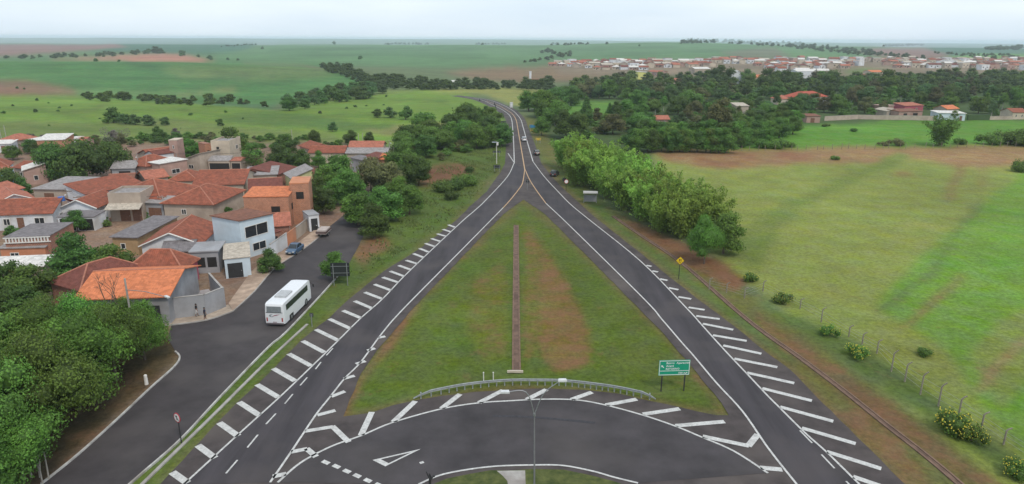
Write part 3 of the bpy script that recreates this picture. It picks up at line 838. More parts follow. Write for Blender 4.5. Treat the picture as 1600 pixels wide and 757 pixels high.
def crown_mesh(name, blobs, n, size, core=True, gap=.0):
    """foliage on a set of lumps: (centre, radii)"""
    B = [(np.array(c, float), np.array(r, float)) for c, r in blobs]
    area = np.array([r[0] * r[1] + r[1] * r[2] + r[0] * r[2] for _, r in B]); area /= area.sum()
    Cs, Ns, Ts = [], [], []
    for (c, r), ar in zip(B, area):
        k = max(8, int(n * ar))
        d = rng.normal(0, 1, (k, 3)); d /= np.linalg.norm(d, axis=1)[:, None]
        keep = d[:, 2] > -.75
        d = d[keep]; k = len(d)
        bump = 1 + .16 * np.sin(d[:, 0] * 7 + c[0] * 30) * np.sin(d[:, 1] * 6 + c[1] * 20) + .1 * np.sin(d[:, 2] * 9 + c[2] * 40)
        p = c + d * r * (bump * rng.uniform(.72, 1.08, k))[:, None]
        ok = np.ones(k, bool)
        for c2, r2 in B:
            if c2 is c: continue
            ok &= (((p - c2) / r2) ** 2).sum(1) > .62
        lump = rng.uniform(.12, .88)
        t = np.clip(lump + rng.normal(0, .22, k) + .12 * d[:, 2], 0, 1)  # upper side of each lump toned lighter, light from above put into the colour
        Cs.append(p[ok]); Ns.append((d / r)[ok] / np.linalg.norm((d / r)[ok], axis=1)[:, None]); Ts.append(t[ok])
    P, T = leaves(np.concatenate(Cs), np.concatenate(Ns), size, np.concatenate(Ts))
    me = bpy.data.meshes.new(name)
    nq = len(P) // 4
    V = [P]; F = np.arange(nq * 4).reshape(-1, 4); tone = [T]
    core_v, core_f = [], []
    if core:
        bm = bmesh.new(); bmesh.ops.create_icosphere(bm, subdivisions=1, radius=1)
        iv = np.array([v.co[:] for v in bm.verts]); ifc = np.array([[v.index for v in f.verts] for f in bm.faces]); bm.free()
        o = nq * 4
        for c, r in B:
            V.append(c + iv * r * .70); core_f.append(ifc + o); o += len(iv); tone.append(np.full(len(iv), .12))  # inner lumps added to block light, toned dark like shade inside the crown
    V = np.concatenate(V); tone = np.concatenate(tone)
    faces = [list(map(int, f)) for f in F]
    for cf in core_f: faces += [list(map(int, f)) for f in cf]
    me.from_pydata(V.tolist(), [], faces)
    at_ = me.attributes.new('leaf_tone', 'FLOAT', 'POINT'); at_.data.foreach_set('value', tone.astype(np.float32))
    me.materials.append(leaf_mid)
    me.update()
    return me


def trunk_mesh(name, h, r, limbs, lean=(0, 0), m=None, seed=0):
    rd = random.Random(seed); b = MB()
    top = Vector((lean[0], lean[1], h)); pts = [Vector((0, 0, -.03)), Vector((lean[0] * .3, lean[1] * .3, h * .4)), top]
    b.path(pts, [r * 1.35, r, r * .75], 8)
    for e in limbs:
        e = Vector(e); mid = top.lerp(e, .5) + Vector((rd.uniform(-.03, .03), rd.uniform(-.03, .03), .03))
        b.path([top - Vector((0, 0, h * .1)), mid, e], [r * .6, r * .4, r * .16], 6)
    return b.mesh(name, [m or bark])


def round_blobs(seed, n=9, wid=.42, low=.32, high=.8, flat=.8):
    rd = random.Random(seed); bl = [((0, 0, (low + high) / 2), (wid * .72, wid * .72, (high - low) * .48))]
    for i in range(n):
        a = 2 * math.pi * i / n * 1.0 + rd.uniform(-.4, .4); rr = wid * rd.uniform(.42, .74); z = low + (high - low) * rd.uniform(.12, .86)
        q = wid * rd.uniform(.34, .52)
        bl.append(((rr * math.cos(a), rr * math.sin(a), z), (q, q, q * flat)))
    for i in range(3):
        a = rd.uniform(0, 6.3); q = wid * rd.uniform(.3, .45)
        bl.append((((wid * .25) * math.cos(a), (wid * .25) * math.sin(a), high + rd.uniform(-.02, .06)), (q, q, q * .8)))
    return bl


KIND = {}


def make_kind(nm, blobs, n_leaf, size, tr_h, tr_r, m=None, core=True):
    limbs = [Vector(c) * .9 for c, r in blobs[1:6]]
    for L in limbs: L.z = max(L.z, tr_h + .05)
    KIND.setdefault(nm, []).append((crown_mesh('crown', blobs, n_leaf, size, core), trunk_mesh('trunk', tr_h, tr_r, limbs, m=m, seed=len(KIND))))


for s in range(3): make_kind('hero', round_blobs(s + 1, 17, .56, .22, .80, .72), 26000, .026, .36, .022)
for s in range(4): make_kind('round', round_blobs(s + 11, 12, .48, .08, .82), 5200, .052, .26, .026)
for s in range(3): make_kind('broad', round_blobs(s + 21, 13, .60, .14, .80, .75), 5000, .058, .24, .026)
for s in range(2): make_kind('tall', round_blobs(s + 31, 9, .27, .34, .90, 1.1), 2600, .045, .40, .016, bark_pale)
for s in range(4): make_kind('small', round_blobs(s + 41, 8, .52, .06, .78), 1000, .10, .22, .03)
for s in range(2): make_kind('cone', [((0, 0, .2 + .1 * i), (.34 - .036 * i, .34 - .036 * i, .09)) for i in range(8)], 1700, .07, .2, .02)
for s in range(2): make_kind('bush', [((random.uniform(-.5, .5), random.uniform(-.5, .5), random.uniform(.2, .55)), (.38, .38, .36)) for i in range(9)], 1500, .1, .18, .03)
for s in range(2): make_kind('thin', round_blobs(s + 51, 8, .44, .34, .82), 620, .06, .36, .02, None, False)


def bamboo_mesh(seed):
    rd = np.random.default_rng(seed); Cs, Ns, Ts = [], [], []
    b = MB()
    for i in range(30):
        a = rd.uniform(0, 6.28); sp = rd.uniform(.05, .50); h = rd.uniform(.62, 1.0) * (1.05 - .35 * sp); r0 = rd.uniform(0, .1)
        droop = rd.uniform(.04, .20); tone0 = rd.uniform(.15, .9)
        prev = None
        for k in range(13):
            t = k / 12
            rad = r0 + sp * t ** 2.0; z = h * (t - droop * t ** 4)
            p = np.array([rad * math.cos(a), rad * math.sin(a), z])
            if prev is None: prev = p
            elif k % 2 == 0: b.tube(prev, p, .006, .004, 4, cap=False); prev = p
            if t > .2:
                # a plume of sprays round the upper culm, tight at the tip
                m = 20; wd = (.085 * (1.15 - t) + .018)
                q = p + rd.normal(0, 1, (m, 3)) * np.array([wd, wd, wd * .7]); nrm = rd.normal(0, .45, (m, 3)) + np.array([math.cos(a) * .6, math.sin(a) * .6, .8])
                Cs.append(q); Ns.append(nrm); Ts.append(np.clip(tone0 * (.55 + .45 * t) + rd.normal(0, .10, m), 0, 1))
    P, T = leaves(np.concatenate(Cs), np.concatenate(Ns), .046, np.concatenate(Ts))
    me = bpy.data.meshes.new('foliage'); nq = len(P) // 4
    me.from_pydata(P.tolist(), [], [[4 * i, 4 * i + 1, 4 * i + 2, 4 * i + 3] for i in range(nq)])
    at_ = me.attributes.new('leaf_tone', 'FLOAT', 'POINT'); at_.data.foreach_set('value', T.astype(np.float32))
    me.materials.append(leaf_bamboo); me.update()
    return me, b.mesh('culms', [mat('bamboo_culm', (.20, .24, .07), var=.3)])


KIND['bamboo'] = [bamboo_mesh(s) for s in (3, 4, 5)]


def tree(px, py, top, kind, m, label, group=None, width=1.0, name='tree', cat='tree', h=None, parts=None, loc=None, vi=None):
    """a tree whose foot stands at frame pixel px, py and whose top shows at row top"""
    p = loc if loc is not None else ground(px, py)
    hh = h if h else height_at(p, top)
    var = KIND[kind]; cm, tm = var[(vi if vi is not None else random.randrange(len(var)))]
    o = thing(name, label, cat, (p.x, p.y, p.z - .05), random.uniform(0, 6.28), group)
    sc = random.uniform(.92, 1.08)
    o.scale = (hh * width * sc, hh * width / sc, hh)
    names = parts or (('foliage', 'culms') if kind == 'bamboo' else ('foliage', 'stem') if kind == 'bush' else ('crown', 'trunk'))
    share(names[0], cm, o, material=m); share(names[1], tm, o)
    return o


MASS = {}
LMARK = []
SHAPE = {'round': 'rounded tree', 'broad': 'spreading tree', 'tall': 'slender tree', 'small': 'small tree', 'cone': 'pointed tree', 'thin': 'thin-crowned tree'}


def place_words(x, y):
    lx, ly, nm = min(LMARK, key=lambda l: math.hypot(l[0] - x, (l[1] - y) * 2.5))
    rel = 'right of' if x - lx > 14 else 'left of' if x - lx < -14 else 'in front of' if y > ly else 'behind'
    return rel + ' ' + nm


def scatter(poly, n, hpx, kinds, mats, label, group, width=(.85, 1.2), name='tree', cat='tree', mind=None, seed=1, hm=None, avoid=(), mass=None, own=False):
    """separate trees with their feet inside an outline given in frame pixels; hpx is the height in pixels; mass joins far woods that read as one"""
    rd = random.Random(seed); xs = [p[0] for p in poly]; ys = [p[1] for p in poly]; put = []; tries = 0; out = []
    while len(put) < n and tries < n * 60:
        tries += 1
        x, y = rd.uniform(min(xs), max(xs)), rd.uniform(min(ys), max(ys))
        if not inside(np.array([x]), np.array([y]), poly)[0]: continue
        if any(inside(np.array([x]), np.array([y]), a)[0] for a in avoid): continue
        if mind and any(math.hypot((x - a), (y - b_) * 2.2) < mind for a, b_ in put): continue
        put.append((x, y))
        k = rd.choice(kinds); m = rd.choice(mats); hp = rd.uniform(*hpx)
        p = ground(x, y)
        h = rd.uniform(*hm) if hm else height_at(p, y - hp)
        if mass: MASS.setdefault(mass, []).append((p, h, rd.uniform(*width), m, k)); continue
        lb = label
        if own:
            tone = TONE[m.name] + (' tall' if hp > hpx[0] + .72 * (hpx[1] - hpx[0]) else ' low' if hp < hpx[0] + .28 * (hpx[1] - hpx[0]) else '')
            lb = tone + ' ' + SHAPE[k] + ' ' + place_words(x, y)
        out.append(tree(x, y, None, k, m, lb, group, rd.uniform(*width), name, cat, h=h, loc=p))
    return out


def build_masses():
    """woods too far off to count, one object each"""
    for nm, items in MASS.items():
        Vs, Fs, Ts, Ms, off = [], [], [], [], 0; mats = []
        for p, h, wd, m, k in items:
            me, tr = random.choice(KIND['small'])
            n = len(me.vertices); co = np.empty(n * 3, np.float32); me.vertices.foreach_get('co', co); co = co.reshape(-1, 3)
            tn = np.empty(n, np.float32); me.attributes['leaf_tone'].data.foreach_get('value', tn)
            a = random.uniform(0, 6.28); c, s_ = math.cos(a), math.sin(a)
            q = np.stack([(co[:, 0] * c - co[:, 1] * s_) * h * wd, (co[:, 0] * s_ + co[:, 1] * c) * h * wd, co[:, 2] * h], 1) + np.array([p.x, p.y, p.z - .05])
            if m.name not in mats: mats.append(m.name)
            Vs.append(q); Ts.append(np.clip(tn * random.uniform(.7, 1.3), 0, 1))
            nf = len(me.polygons)
            fl = np.empty(len(me.loops), np.int32); me.loops.foreach_get('vertex_index', fl)
            lt = np.empty(nf, np.int32); me.polygons.foreach_get('loop_total', lt)
            Fs.append((fl + off, lt)); Ms.append(np.full(nf, mats.index(m.name), np.int32)); off += n
        V = np.concatenate(Vs); L_ = np.concatenate([f[0] for f in Fs]); T_ = np.concatenate([f[1] for f in Fs])
        me = bpy.data.meshes.new(nm); me.vertices.add(len(V)); me.vertices.foreach_set('co', V.astype(np.float32).reshape(-1))
        me.loops.add(len(L_)); me.loops.foreach_set('vertex_index', L_.astype(np.int32)); me.polygons.add(len(T_))
        st = np.concatenate([[0], np.cumsum(T_)[:-1]]).astype(np.int32); me.polygons.foreach_set('loop_start', st); me.polygons.foreach_set('loop_total', T_)
        for m in mats: me.materials.append(MATS[m])
        me.polygons.foreach_set('material_index', np.concatenate(Ms)); me.update(calc_edges=True); me.validate()
        at_ = me.attributes.new('leaf_tone', 'FLOAT', 'POINT'); at_.data.foreach_set('value', np.concatenate(Ts).astype(np.float32))
        o = bpy.data.objects.new(nm, me); COL.objects.link(o); o['kind'] = 'stuff'


TONE = {'leaf_dark': 'dark green', 'leaf_mid': 'mid green', 'leaf_light': 'light green', 'leaf_fresh': 'fresh green', 'leaf_olive': 'olive', 'leaf_grey': 'greyish', 'leaf_blue': 'bluish green'}
LMARK += [(1046, 187, 'the pink roofed cottage'), (1160, 166, 'the grey beige house in the wood'), (1270, 152, 'the bright red villa roof'), (1225, 156, 'the villa wing'), (1425, 168, 'the red veranda house'), (1396, 176, 'the pale beige meadow house'), (1490, 180, 'the long white building'), (1590, 176, 'the red roof at the frame edge'), (1121, 215, 'the pale-stemmed tall tree'), (917, 184, 'the pointed tree on the clearing'), (955, 142, 'the white roofed house of the valley'), (860, 180, 'the highway bend'), (1015, 205, 'the plantation back row'), (1200, 200, 'the sloping plantation row'), (1340, 178, 'the meadow wall'), (1090, 180, 'the middle of the wood'), (1330, 158, 'the wood beyond the villa'), (1545, 160, 'the right end of the wood'), (640, 225, 'the left end of the belt'), (700, 215, 'the middle of the belt'), (768, 205, 'the highway end of the belt'), (745, 180, 'the clump by the bend'), (470, 165, 'the foot of the crop hill'), (560, 148, 'the top edge of the bright hill'), (180, 158, 'the left crop field edge'), (300, 163, 'the crop field middle'), (80, 220, 'the far brick block'), (180, 218, 'the grey trees'), (270, 220, 'the pink cube house')]
D, M, L, F, O, G, BL = leaf_dark, leaf_mid, leaf_light, leaf_fresh, leaf_olive, leaf_grey, leaf_blue
# --- the big grove in the near corner: separate trees, crowns run together
grove = [
    (20, 735, 566, .85, 'leafy tree in the near corner grove standing next to the pale stems', M),
    (68, 690, 524, .82, 'big tree of the corner grove standing midway along the street kerb', M),
    (124, 640, 486, .78, 'broad bright green tree of the grove in front of the orange roof', F),
    (182, 594, 472, .74, 'rounded tree of the grove next to the whitewashed post', M),
    (226, 562, 470, .70, 'outermost tree of the grove hanging over the kerb bend', F),
    (60, 610, 472, .85, 'full green tree in the middle of the corner grove', F),
    (134, 572, 458, .8, 'tall green tree of the grove just below the orange roof', F),
    (0, 640, 496, .9, 'dark leafy tree of the grove cut by the frame edge', M),
    (208, 535, 462, .7, 'small leafy tree at the back of the grove beside the dark gate', M),
    (78, 548, 462, .8, 'light green tree at the back of the grove below the dark red roof', L),
    (-60, 700, 540, 1.0, 'leafy tree of the grove mostly outside the frame', M),
    (4, 778, 646, .8, 'lowest leafy tree of the grove over the pale stems', F),
    (-40, 800, 620, .9, 'leafy tree at the nearest end of the corner grove', M),
]
for i, (x, y, t, wd, lb, m) in enumerate(grove):
    tree(x, y, t, 'hero', m, lb, 'trees of the corner grove', wd, 'grove_tree', vi=i % 3)
# --- trees among the village houses
vill = [
    (126, 440, 362, 'round', D, 1.05, 'large dark green tree beside the brick house with the balustrade'),
    (180, 446, 378, 'round', M, .95, 'mid green tree in front of the dark red hip roof'),
    (122, 362, 327, 'round', D, .95, 'dark bushy tree in front of the white gabled house'),
    (25, 352, 338, 'small', L, 1.1, 'small light green shrub tree before the long red roof'),
    (20, 470, 408, 'round', D, .9, 'dark tree left of the dark red roof'),
    (52, 476, 410, 'round', M, 1.1, 'mid green tree touching the dark red roof'),
    (48, 505, 445, 'round', D, 1.0, 'dark tree behind the corner grove'),
    (-4, 500, 440, 'round', D, 1.0, 'dark tree at the frame edge above the grove'),
    (88, 283, 222, 'broad', D, .9, 'wide dark tree by the white triangular roof'),
    (128, 284, 218, 'broad', D, 1.0, 'widest dark spreading tree behind the grey flat roof'),
    (176, 276, 222, 'broad', D, .85, 'dark spreading tree beside the grey gable roof'),
    (60, 248, 222, 'round', D, .9, 'dark tree below the far brick house'),
    (12, 305, 262, 'round', D, 1.15, 'very dark tree next to the blue wall'),
    (38, 308, 276, 'round', D, .9, 'dark tree right of the blue wall'),
    (50, 240, 216, 'round', D, 1.2, 'dark tree below the pale roofs at the far village edge'),
    (20, 250, 226, 'round', M, 1.2, 'green tree below the far white roof'),
    (365, 250, 197, 'round', M, 1.0, 'tall rounded green tree behind the cream tower house'),
    (300, 250, 216, 'round', F, 1.1, 'bright green tree left of the cream tower house'),
    (396, 262, 222, 'round', M, .9, 'green tree right of the cream tower house'),
    (392, 268, 240, 'thin', O, 1.2, 'thin brownish tree beside the cream tower house'),
    (418, 268, 238, 'thin', O, 1.1, 'thin brownish tree left of the street lamp pole'),
    (440, 268, 224, 'round', D, 1.0, 'dark green tree behind the red lean-to roofs'),
    (470, 270, 232, 'round', D, 1.0, 'dark tree between the two tall poles'),
    (450, 240, 208, 'round', D, 1.1, 'dark tree at the far end of the village row'),
    (498, 262, 235, 'round', F, .9, 'bright round tree below the long red roof'),
    (492, 230, 203, 'broad', D, .7, 'dark domed tree beyond the long red roof'),
    (548, 226, 203, 'round', D, 1.0, 'dark round tree left of the two bare poles'),
    (577, 226, 206, 'round', D, 1.0, 'dark round tree right of the two bare poles'),
    (528, 232, 218, 'small', F, 1.1, 'small bright tree behind the salmon roof'),
    (532, 292, 240, 'round', M, 1.05, 'full green tree in front of the long red roof'),
    (512, 300, 256, 'round', M, .9, 'green tree beside the grey lean-to roof'),
    (545, 318, 262, 'round', M, 1.0, 'green tree at the bend of the far street'),
    (580, 300, 245, 'broad', O, .8, 'olive brown tree right of the terracotta roofs'),
    (606, 305, 252, 'round', O, 1.1, 'olive tree next to the white post'),
    (640, 288, 240, 'round', D, .8, 'dark tree at the edge of the red soil patch'),
    (655, 290, 243, 'round', D, .9, 'second dark tree at the edge of the red soil patch'),
    (630, 270, 220, 'round', M, 1.1, 'grey green tree behind the dark trees by the red soil'),
    (600, 345, 290, 'round', M, 1.1, 'green tree between the far street and the highway'),
    (560, 352, 300, 'round', F, 1.1, 'bright green street tree opposite the grey gate'),
    (585, 372, 318, 'round', D, .9, 'dark tree on the bare soil beside the street'),
    (640, 335, 287, 'round', M, 1.0, 'green tree on the slope below the olive trees'),
    (622, 318, 275, 'round', F, 1.0, 'fresh green tree above the grassy slope'),
    (525, 436, 392, 'round', F, .95, 'round green tree behind the black sign back'),
    (424, 425, 388, 'round', D, 1.05, 'clipped dark green tree on the pavement near the blue car'),
    (208, 378, 367, 'small', G, 1.2, 'small whitish flowering tree by the ochre wall'),
    (168, 354, 343, 'small', L, 1.2, 'small light green shrub by the brown garage doors'),
    (162, 306, 290, 'small', F, 1.3, 'small bright green tree between the red roofs'),
    (286, 286, 272, 'small', M, 1.2, 'small green tree between two red roof ridges'),
    (266, 286, 275, 'small', M, 1.4, 'low green tree right of the pink house'),
    (505, 334, 290, 'round', D, 1.0, 'dark tree right of the tall brick block'),
    (522, 322, 280, 'round', M, 1.0, 'green tree over the far bend of the street'),
    (500, 312, 274, 'round', D, .9, 'dark tree behind the tall brick block'),
    (322, 386, 360, 'cone', D, .5, 'small palm-like tree beside the white wall'),
]
for x, y, t, k, m, wd, lb in vill:
    tree(x, y, t, k, m, lb, 'trees among the village houses', wd)
# red soil shrubs and hedge on the slope beside the highway
for x, y, t, wd, lb in [(690, 300, 280, 1.2, 'dark shrub below the red soil patch'), (712, 296, 276, 1.1, 'dark green bush beside the cut branches'), (728, 290, 268, 1.0, 'grey green bush nearest the highway signs'), (706, 312, 296, 1.2, 'low shrub at the foot of the grass slope'), (735, 270, 258, 1.0, 'little bush on the mown slope')]:
    tree(x, y, t, 'bush', random.choice([D, M]), lb, 'shrubs on the slope', wd, 'shrub', 'shrub')
# belt along the left of the highway
scatter([(620, 232), (660, 205), (760, 188), (790, 200), (788, 230), (700, 240), (640, 262)], 26, (26, 38), ['round', 'broad'], [D, D, M, M], 'dark bushy tree in the belt beside the far highway', 'tree belt left of the far highway', mind=11, seed=3, own=True)
tree(745, 232, 193, 'broad', F, 'brightest wide green tree at the highway end of the belt', 'tree belt left of the far highway', .9)
tree(768, 230, 196, 'broad', F, 'bright green tree touching the highway edge', 'tree belt left of the far highway', .7)
scatter([(706, 190), (760, 172), (766, 186), (730, 200)], 7, (14, 22), ['round'], [D, D, BL], 'dark tree in the clump left of the highway bend', 'clump left of the highway bend', mind=9, seed=5, own=True)
# far village edge
scatter([(40, 222), (130, 214), (210, 212), (300, 214), (300, 226), (130, 230), (40, 230)], 15, (12, 18), ['small', 'round'], [D, M, O, G], 'tree behind the far village roofs', 'trees behind the far village roofs', mind=13, seed=8, own=True)
scatter([(130, 222), (200, 212), (205, 226), (150, 230)], 6, (14, 22), ['thin'], [G], 'greyish bare tree beyond the village', 'grey trees beyond the village', mind=10, seed=9, own=True)
# pasture clumps
for x, y, t, wd, lb in [(178, 192, 167, 1.1, 'tallest dark tree of the pasture clump'), (196, 194, 177, 1.2, 'second dark tree of the pasture clump'), (212, 195, 178, 1.2, 'middle dark tree of the pasture clump'), (232, 196, 179, 1.3, 'wide dark tree of the pasture clump'), (258, 196, 182, 1.2, 'last dark tree of the pasture clump'), (247, 210, 196, 1.1, 'lone dark tree below the pasture clump'), (344, 197, 185, 1.1, 'lone green tree on the lower pasture'), (634, 187, 165, 1.0, 'tall tree on the bright hill slope'), (610, 184, 166, 1.2, 'pale tree beside the tall tree on the hill'), (590, 184, 170, 1.2, 'pale green tree left of the pair on the hill'), (58, 158, 153, 1.2, 'tiny tree high on the left pasture'), (56, 176, 170, 1.2, 'small tree in the left pasture'), (5, 178, 173, 1.6, 'bush at the pasture frame edge'), (20, 166, 163, 1.4, 'tiny bush in the left pasture'), (500, 178, 173, 1.4, 'small dark bush under the bright hill'), (555, 168, 164, 1.6, 'low bush on the bright hill'), (112, 166, 163, 1.4, 'tiny bush beside the pasture track'), (520, 206, 190, 1.0, 'dark tree at the foot of the bright hill'), (752, 140, 133, 1.4, 'tree on the rise beyond the highway bend')]:
    tree(x, y, t, 'small', random.choice([D, D, BL]), lb, 'trees standing in the pasture', wd)
# dark belt at the foot of the crop hill
scatter([(130, 152), (330, 158), (400, 164), (420, 170), (300, 166), (130, 158)], 30, (7, 15), ['small'], [D, BL, M, D], 'tree in the line along the foot of the crop field', 'tree line below the crop field', (1.0, 1.5), mind=8, seed=12, mass='far_wood')
scatter([(436, 168), (500, 150), (600, 140), (600, 150), (520, 164), (450, 176)], 26, (14, 24), ['small', 'round'], [D, D, BL], 'dark tree in the belt between crop field and bright hill', 'belt between crop field and hill', (.95, 1.3), mind=9, seed=13, own=True)
scatter([(498, 104), (540, 108), (560, 122), (700, 134), (860, 132), (860, 142), (760, 140), (600, 142), (560, 130), (510, 112)], 95, (8, 16), ['small'], [D, BL, D], 'dark tree in the wooded valley behind the hill', 'trees of the wooded valley', (1.0, 1.5), mind=7, seed=14, mass='far_wood')
# single trees on far fields
far = [(563, 93, 87, 'lone tree on the far green slope'), (522, 70, 64.5, 'tallest lone tree on the far crest'), (410, 77, 73, 'small tree by the far crest road'), (372, 95, 91, 'lone tree above the crop hill'), (356, 94, 90, 'dark tree at the right of the pink field'), (328, 94, 86, 'largest tree beside the pink field'), (310, 90, 85, 'tree at the pink field corner'), (244, 84, 72, 'tall dark tree of the farm grove'), (252, 84, 75, 'second tree of the farm grove'), (232, 83, 76, 'left tree of the farm grove'), (150, 97, 91, 'left bush below the pink field'), (186, 97, 93, 'right bush below the pink field'), (285, 88, 78, 'tree at the end of the farm grove'), (38, 140, 137, 'little bush on the brown field edge'), (27, 139, 135, 'dark bush on the brown field edge'), (948, 70, 65.5, 'lone tree on the crest left of centre'), (999, 73, 69.5, 'little tree on the right crest')]
for x, y, t, lb in far: tree(x, y, t, 'small', BL, lb, 'lone trees on the far fields', 1.3)
row = lambda pts, n, hp, lb, gr, seed, m=(BL, D): scatter(pts, n, hp, ['small'], list(m), lb, gr, (1.1, 1.7), mind=3, seed=seed, mass='far_wood')
row([(0, 92), (70, 90), (140, 85), (230, 84), (230, 86), (60, 94), (0, 95)], 26, (4, 8), 'dark tree of the hedgerow above the left fields', 'hedgerow above the left fields', 21)
row([(600, 69), (640, 69), (670, 69), (670, 70.5), (600, 70.5)], 16, (2.5, 4.5), 'tiny dark tree in the row on the middle crest', 'row on the middle crest', 22)
row([(740, 70), (790, 69.5), (790, 71), (740, 71.5)], 10, (2.5, 4), 'tiny dark tree in the row right of the middle crest', 'row right of the middle crest', 23)
row([(860, 70), (920, 69), (920, 71), (860, 72)], 14, (2.5, 4.5), 'tiny dark tree in the crest row above the far town', 'crest row above the far town', 24)
row([(1066, 66), (1120, 64), (1120, 68), (1066, 69)], 26, (4, 8), 'dark tree of the grove on the highest crest', 'grove on the highest crest', 25)
row([(1130, 66), (1210, 67), (1290, 73), (1350, 80), (1440, 90), (1450, 94), (1330, 86), (1220, 74), (1130, 69)], 130, (3, 6), 'dark tree in the belt running down the right-hand ridge', 'belt down the right ridge', 26)
row([(812, 100), (850, 96), (905, 86), (870, 82), (845, 80), (845, 84), (880, 90), (830, 96)], 22, (4, 7), 'dark tree in the gully on the big far field', 'gully on the big far field', 27)
row([(1540, 76), (1594, 76), (1596, 79), (1540, 79)], 26, (4, 7), 'dark tree on the hill beyond the town end', 'grove beyond the town end', 28)
row([(1380, 72), (1445, 70.5), (1445, 72), (1380, 74)], 26, (2.5, 4), 'tiny tree in the row on the brown rise', 'row on the brown rise', 29)
row([(1450, 84), (1590, 88), (1600, 92), (1545, 94), (1450, 82)], 30, (3, 5), 'dark tree behind the light green field', 'trees behind the light green field', 30)
row([(345, 73), (400, 70), (400, 71), (345, 74)], 12, (1.8, 3), 'tiny tree in the far row above the crop hill', 'far row above the crop hill', 31)
# --- right of the highway
wood = [(830, 178), (840, 160), (880, 142), (900, 132), (1000, 128), (1100, 124), (1180, 132), (1200, 130), (1350, 128), (1480, 124), (1610, 122), (1610, 190), (1500, 176), (1440, 180), (1290, 184), (1240, 200), (1190, 222), (1130, 226), (1050, 230), (1000, 236), (930, 210), (860, 205)]
clear = [[(872, 200), (905, 158), (962, 156), (955, 182)], [(1210, 158), (1295, 156), (1295, 168), (1210, 168)], [(1380, 172), (1520, 172), (1520, 195), (1380, 195)], [(1570, 180), (1610, 180), (1610, 195), (1570, 195)], [(1140, 164), (1180, 164), (1180, 176), (1140, 176)], [(1020, 182), (1055, 182), (1055, 194), (1020, 194)], [(944, 138), (966, 138), (966, 152), (944, 152)], [(1225, 186), (1300, 180), (1300, 200), (1225, 200)]]
scatter([(900, 134), (1000, 128), (1100, 124), (1180, 132), (1200, 130), (1350, 130), (1480, 124), (1610, 122), (1610, 152), (1300, 152), (900, 156)], 170, (14, 22), ['round', 'round', 'small', 'broad'], [D, D, M, BL, M, O], 'tree in the far part of the wood below the town', 'far part of the right-hand wood', (.85, 1.2), mind=12, seed=41, avoid=clear, mass='far_wood')
scatter([(835, 178), (850, 156), (900, 150), (1300, 152), (1610, 152), (1610, 186), (1480, 178), (1300, 184), (1240, 200), (1190, 212), (1000, 222), (900, 205)], 112, (20, 32), ['round', 'round', 'broad', 'tall'], [D, D, M, M, O, BL], 'tree in the near part of the wood beyond the mown field', 'near part of the right-hand wood', (.85, 1.2), mind=15, seed=42, avoid=clear, own=True)
# orchard-like dark rows at the near wood edge
ORD = ['leftmost', 'second from the left', 'third from the left', 'fourth from the left', 'fifth from the left', 'sixth from the left', 'seventh from the left', 'eighth from the left', 'ninth from the left', 'tenth from the left', 'eleventh from the left', 'twelfth from the left', 'thirteenth from the left', 'last on the right']
for x0, y0, x1, y1, n, hp, lb in [(985, 236, 1135, 240, 14, 38, 'dense tree in the front plantation row'), (1000, 226, 1150, 230, 12, 40, 'dense tree in the second plantation row'), (1150, 232, 1235, 210, 9, 32, 'dense tree in the sloping plantation row'), (1140, 216, 1240, 198, 8, 28, 'dense tree in the back plantation row')]:
    for i in range(n):
        t = i / (n - 1); x = x0 + (x1 - x0) * t + random.uniform(-4, 4); y = y0 + (y1 - y0) * t + random.uniform(-1, 1)
        tree(x, y, y - hp * random.uniform(.9, 1.08), 'round', M if i % 3 else D, lb + ', ' + ORD[i], 'plantation rows beyond the mown field', .95)
special = [(1121, 222, 152, 'tall', O, 1.1, 'tall thin pale-stemmed tree rising over the plantation'), (1108, 216, 160, 'tall', D, 1.0, 'tall dark tree beside the pale-stemmed tree'), (916, 185, 150, 'cone', D, .9, 'dark pointed tree on the small green clearing'), (952, 186, 160, 'cone', D, .9, 'pointed tree right of the small green clearing'), (1128, 140, 100, 'round', D, .9, 'tall dark tree left of the white chalet'), (1116, 142, 106, 'round', BL, .9, 'dark tree in front of the long grey shed'), (1168, 132, 108, 'broad', M, .8, 'green dome between the white chalet and orange roof'), (1195, 145, 106, 'round', D, .8, 'dark tree in front of the orange roof'), (1225, 140, 108, 'round', D, .9, 'dark tree below the white warehouse'), (1300, 142, 110, 'broad', D, 1.0, 'wide dark tree beneath the town green'), (1335, 146, 118, 'broad', D, 1.0, 'dark tree beneath the row of terracotta roofs'), (1385, 146, 108, 'round', M, 1.0, 'tall green tree right of the terracotta roofs'), (850, 184, 140, 'round', F, 1.0, 'bright green tree on the inside of the highway bend'), (826, 174, 140, 'round', F, 1.1, 'bright tree leaning over the highway bend'), (868, 196, 156, 'round', M, 1.0, 'green tree above the blue sign'), (846, 212, 180, 'round', M, .9, 'green tree next to the blue road sign'), (884, 216, 170, 'round', D, 1.0, 'dark tree behind the bamboo clumps'), (905, 214, 176, 'round', M, 1.0, 'green tree right behind the bamboo clumps'), (1488, 188, 172, 'small', L, 1.0, 'yellow green tree in front of the white long building'), (1595, 172, 130, 'round', F, .9, 'bright tree at the frame edge over the red roof')]
for x, y, t, kd, m, wd, lb in special: tree(x, y, t, kd, m, lb, 'distinct trees right of the highway', wd)
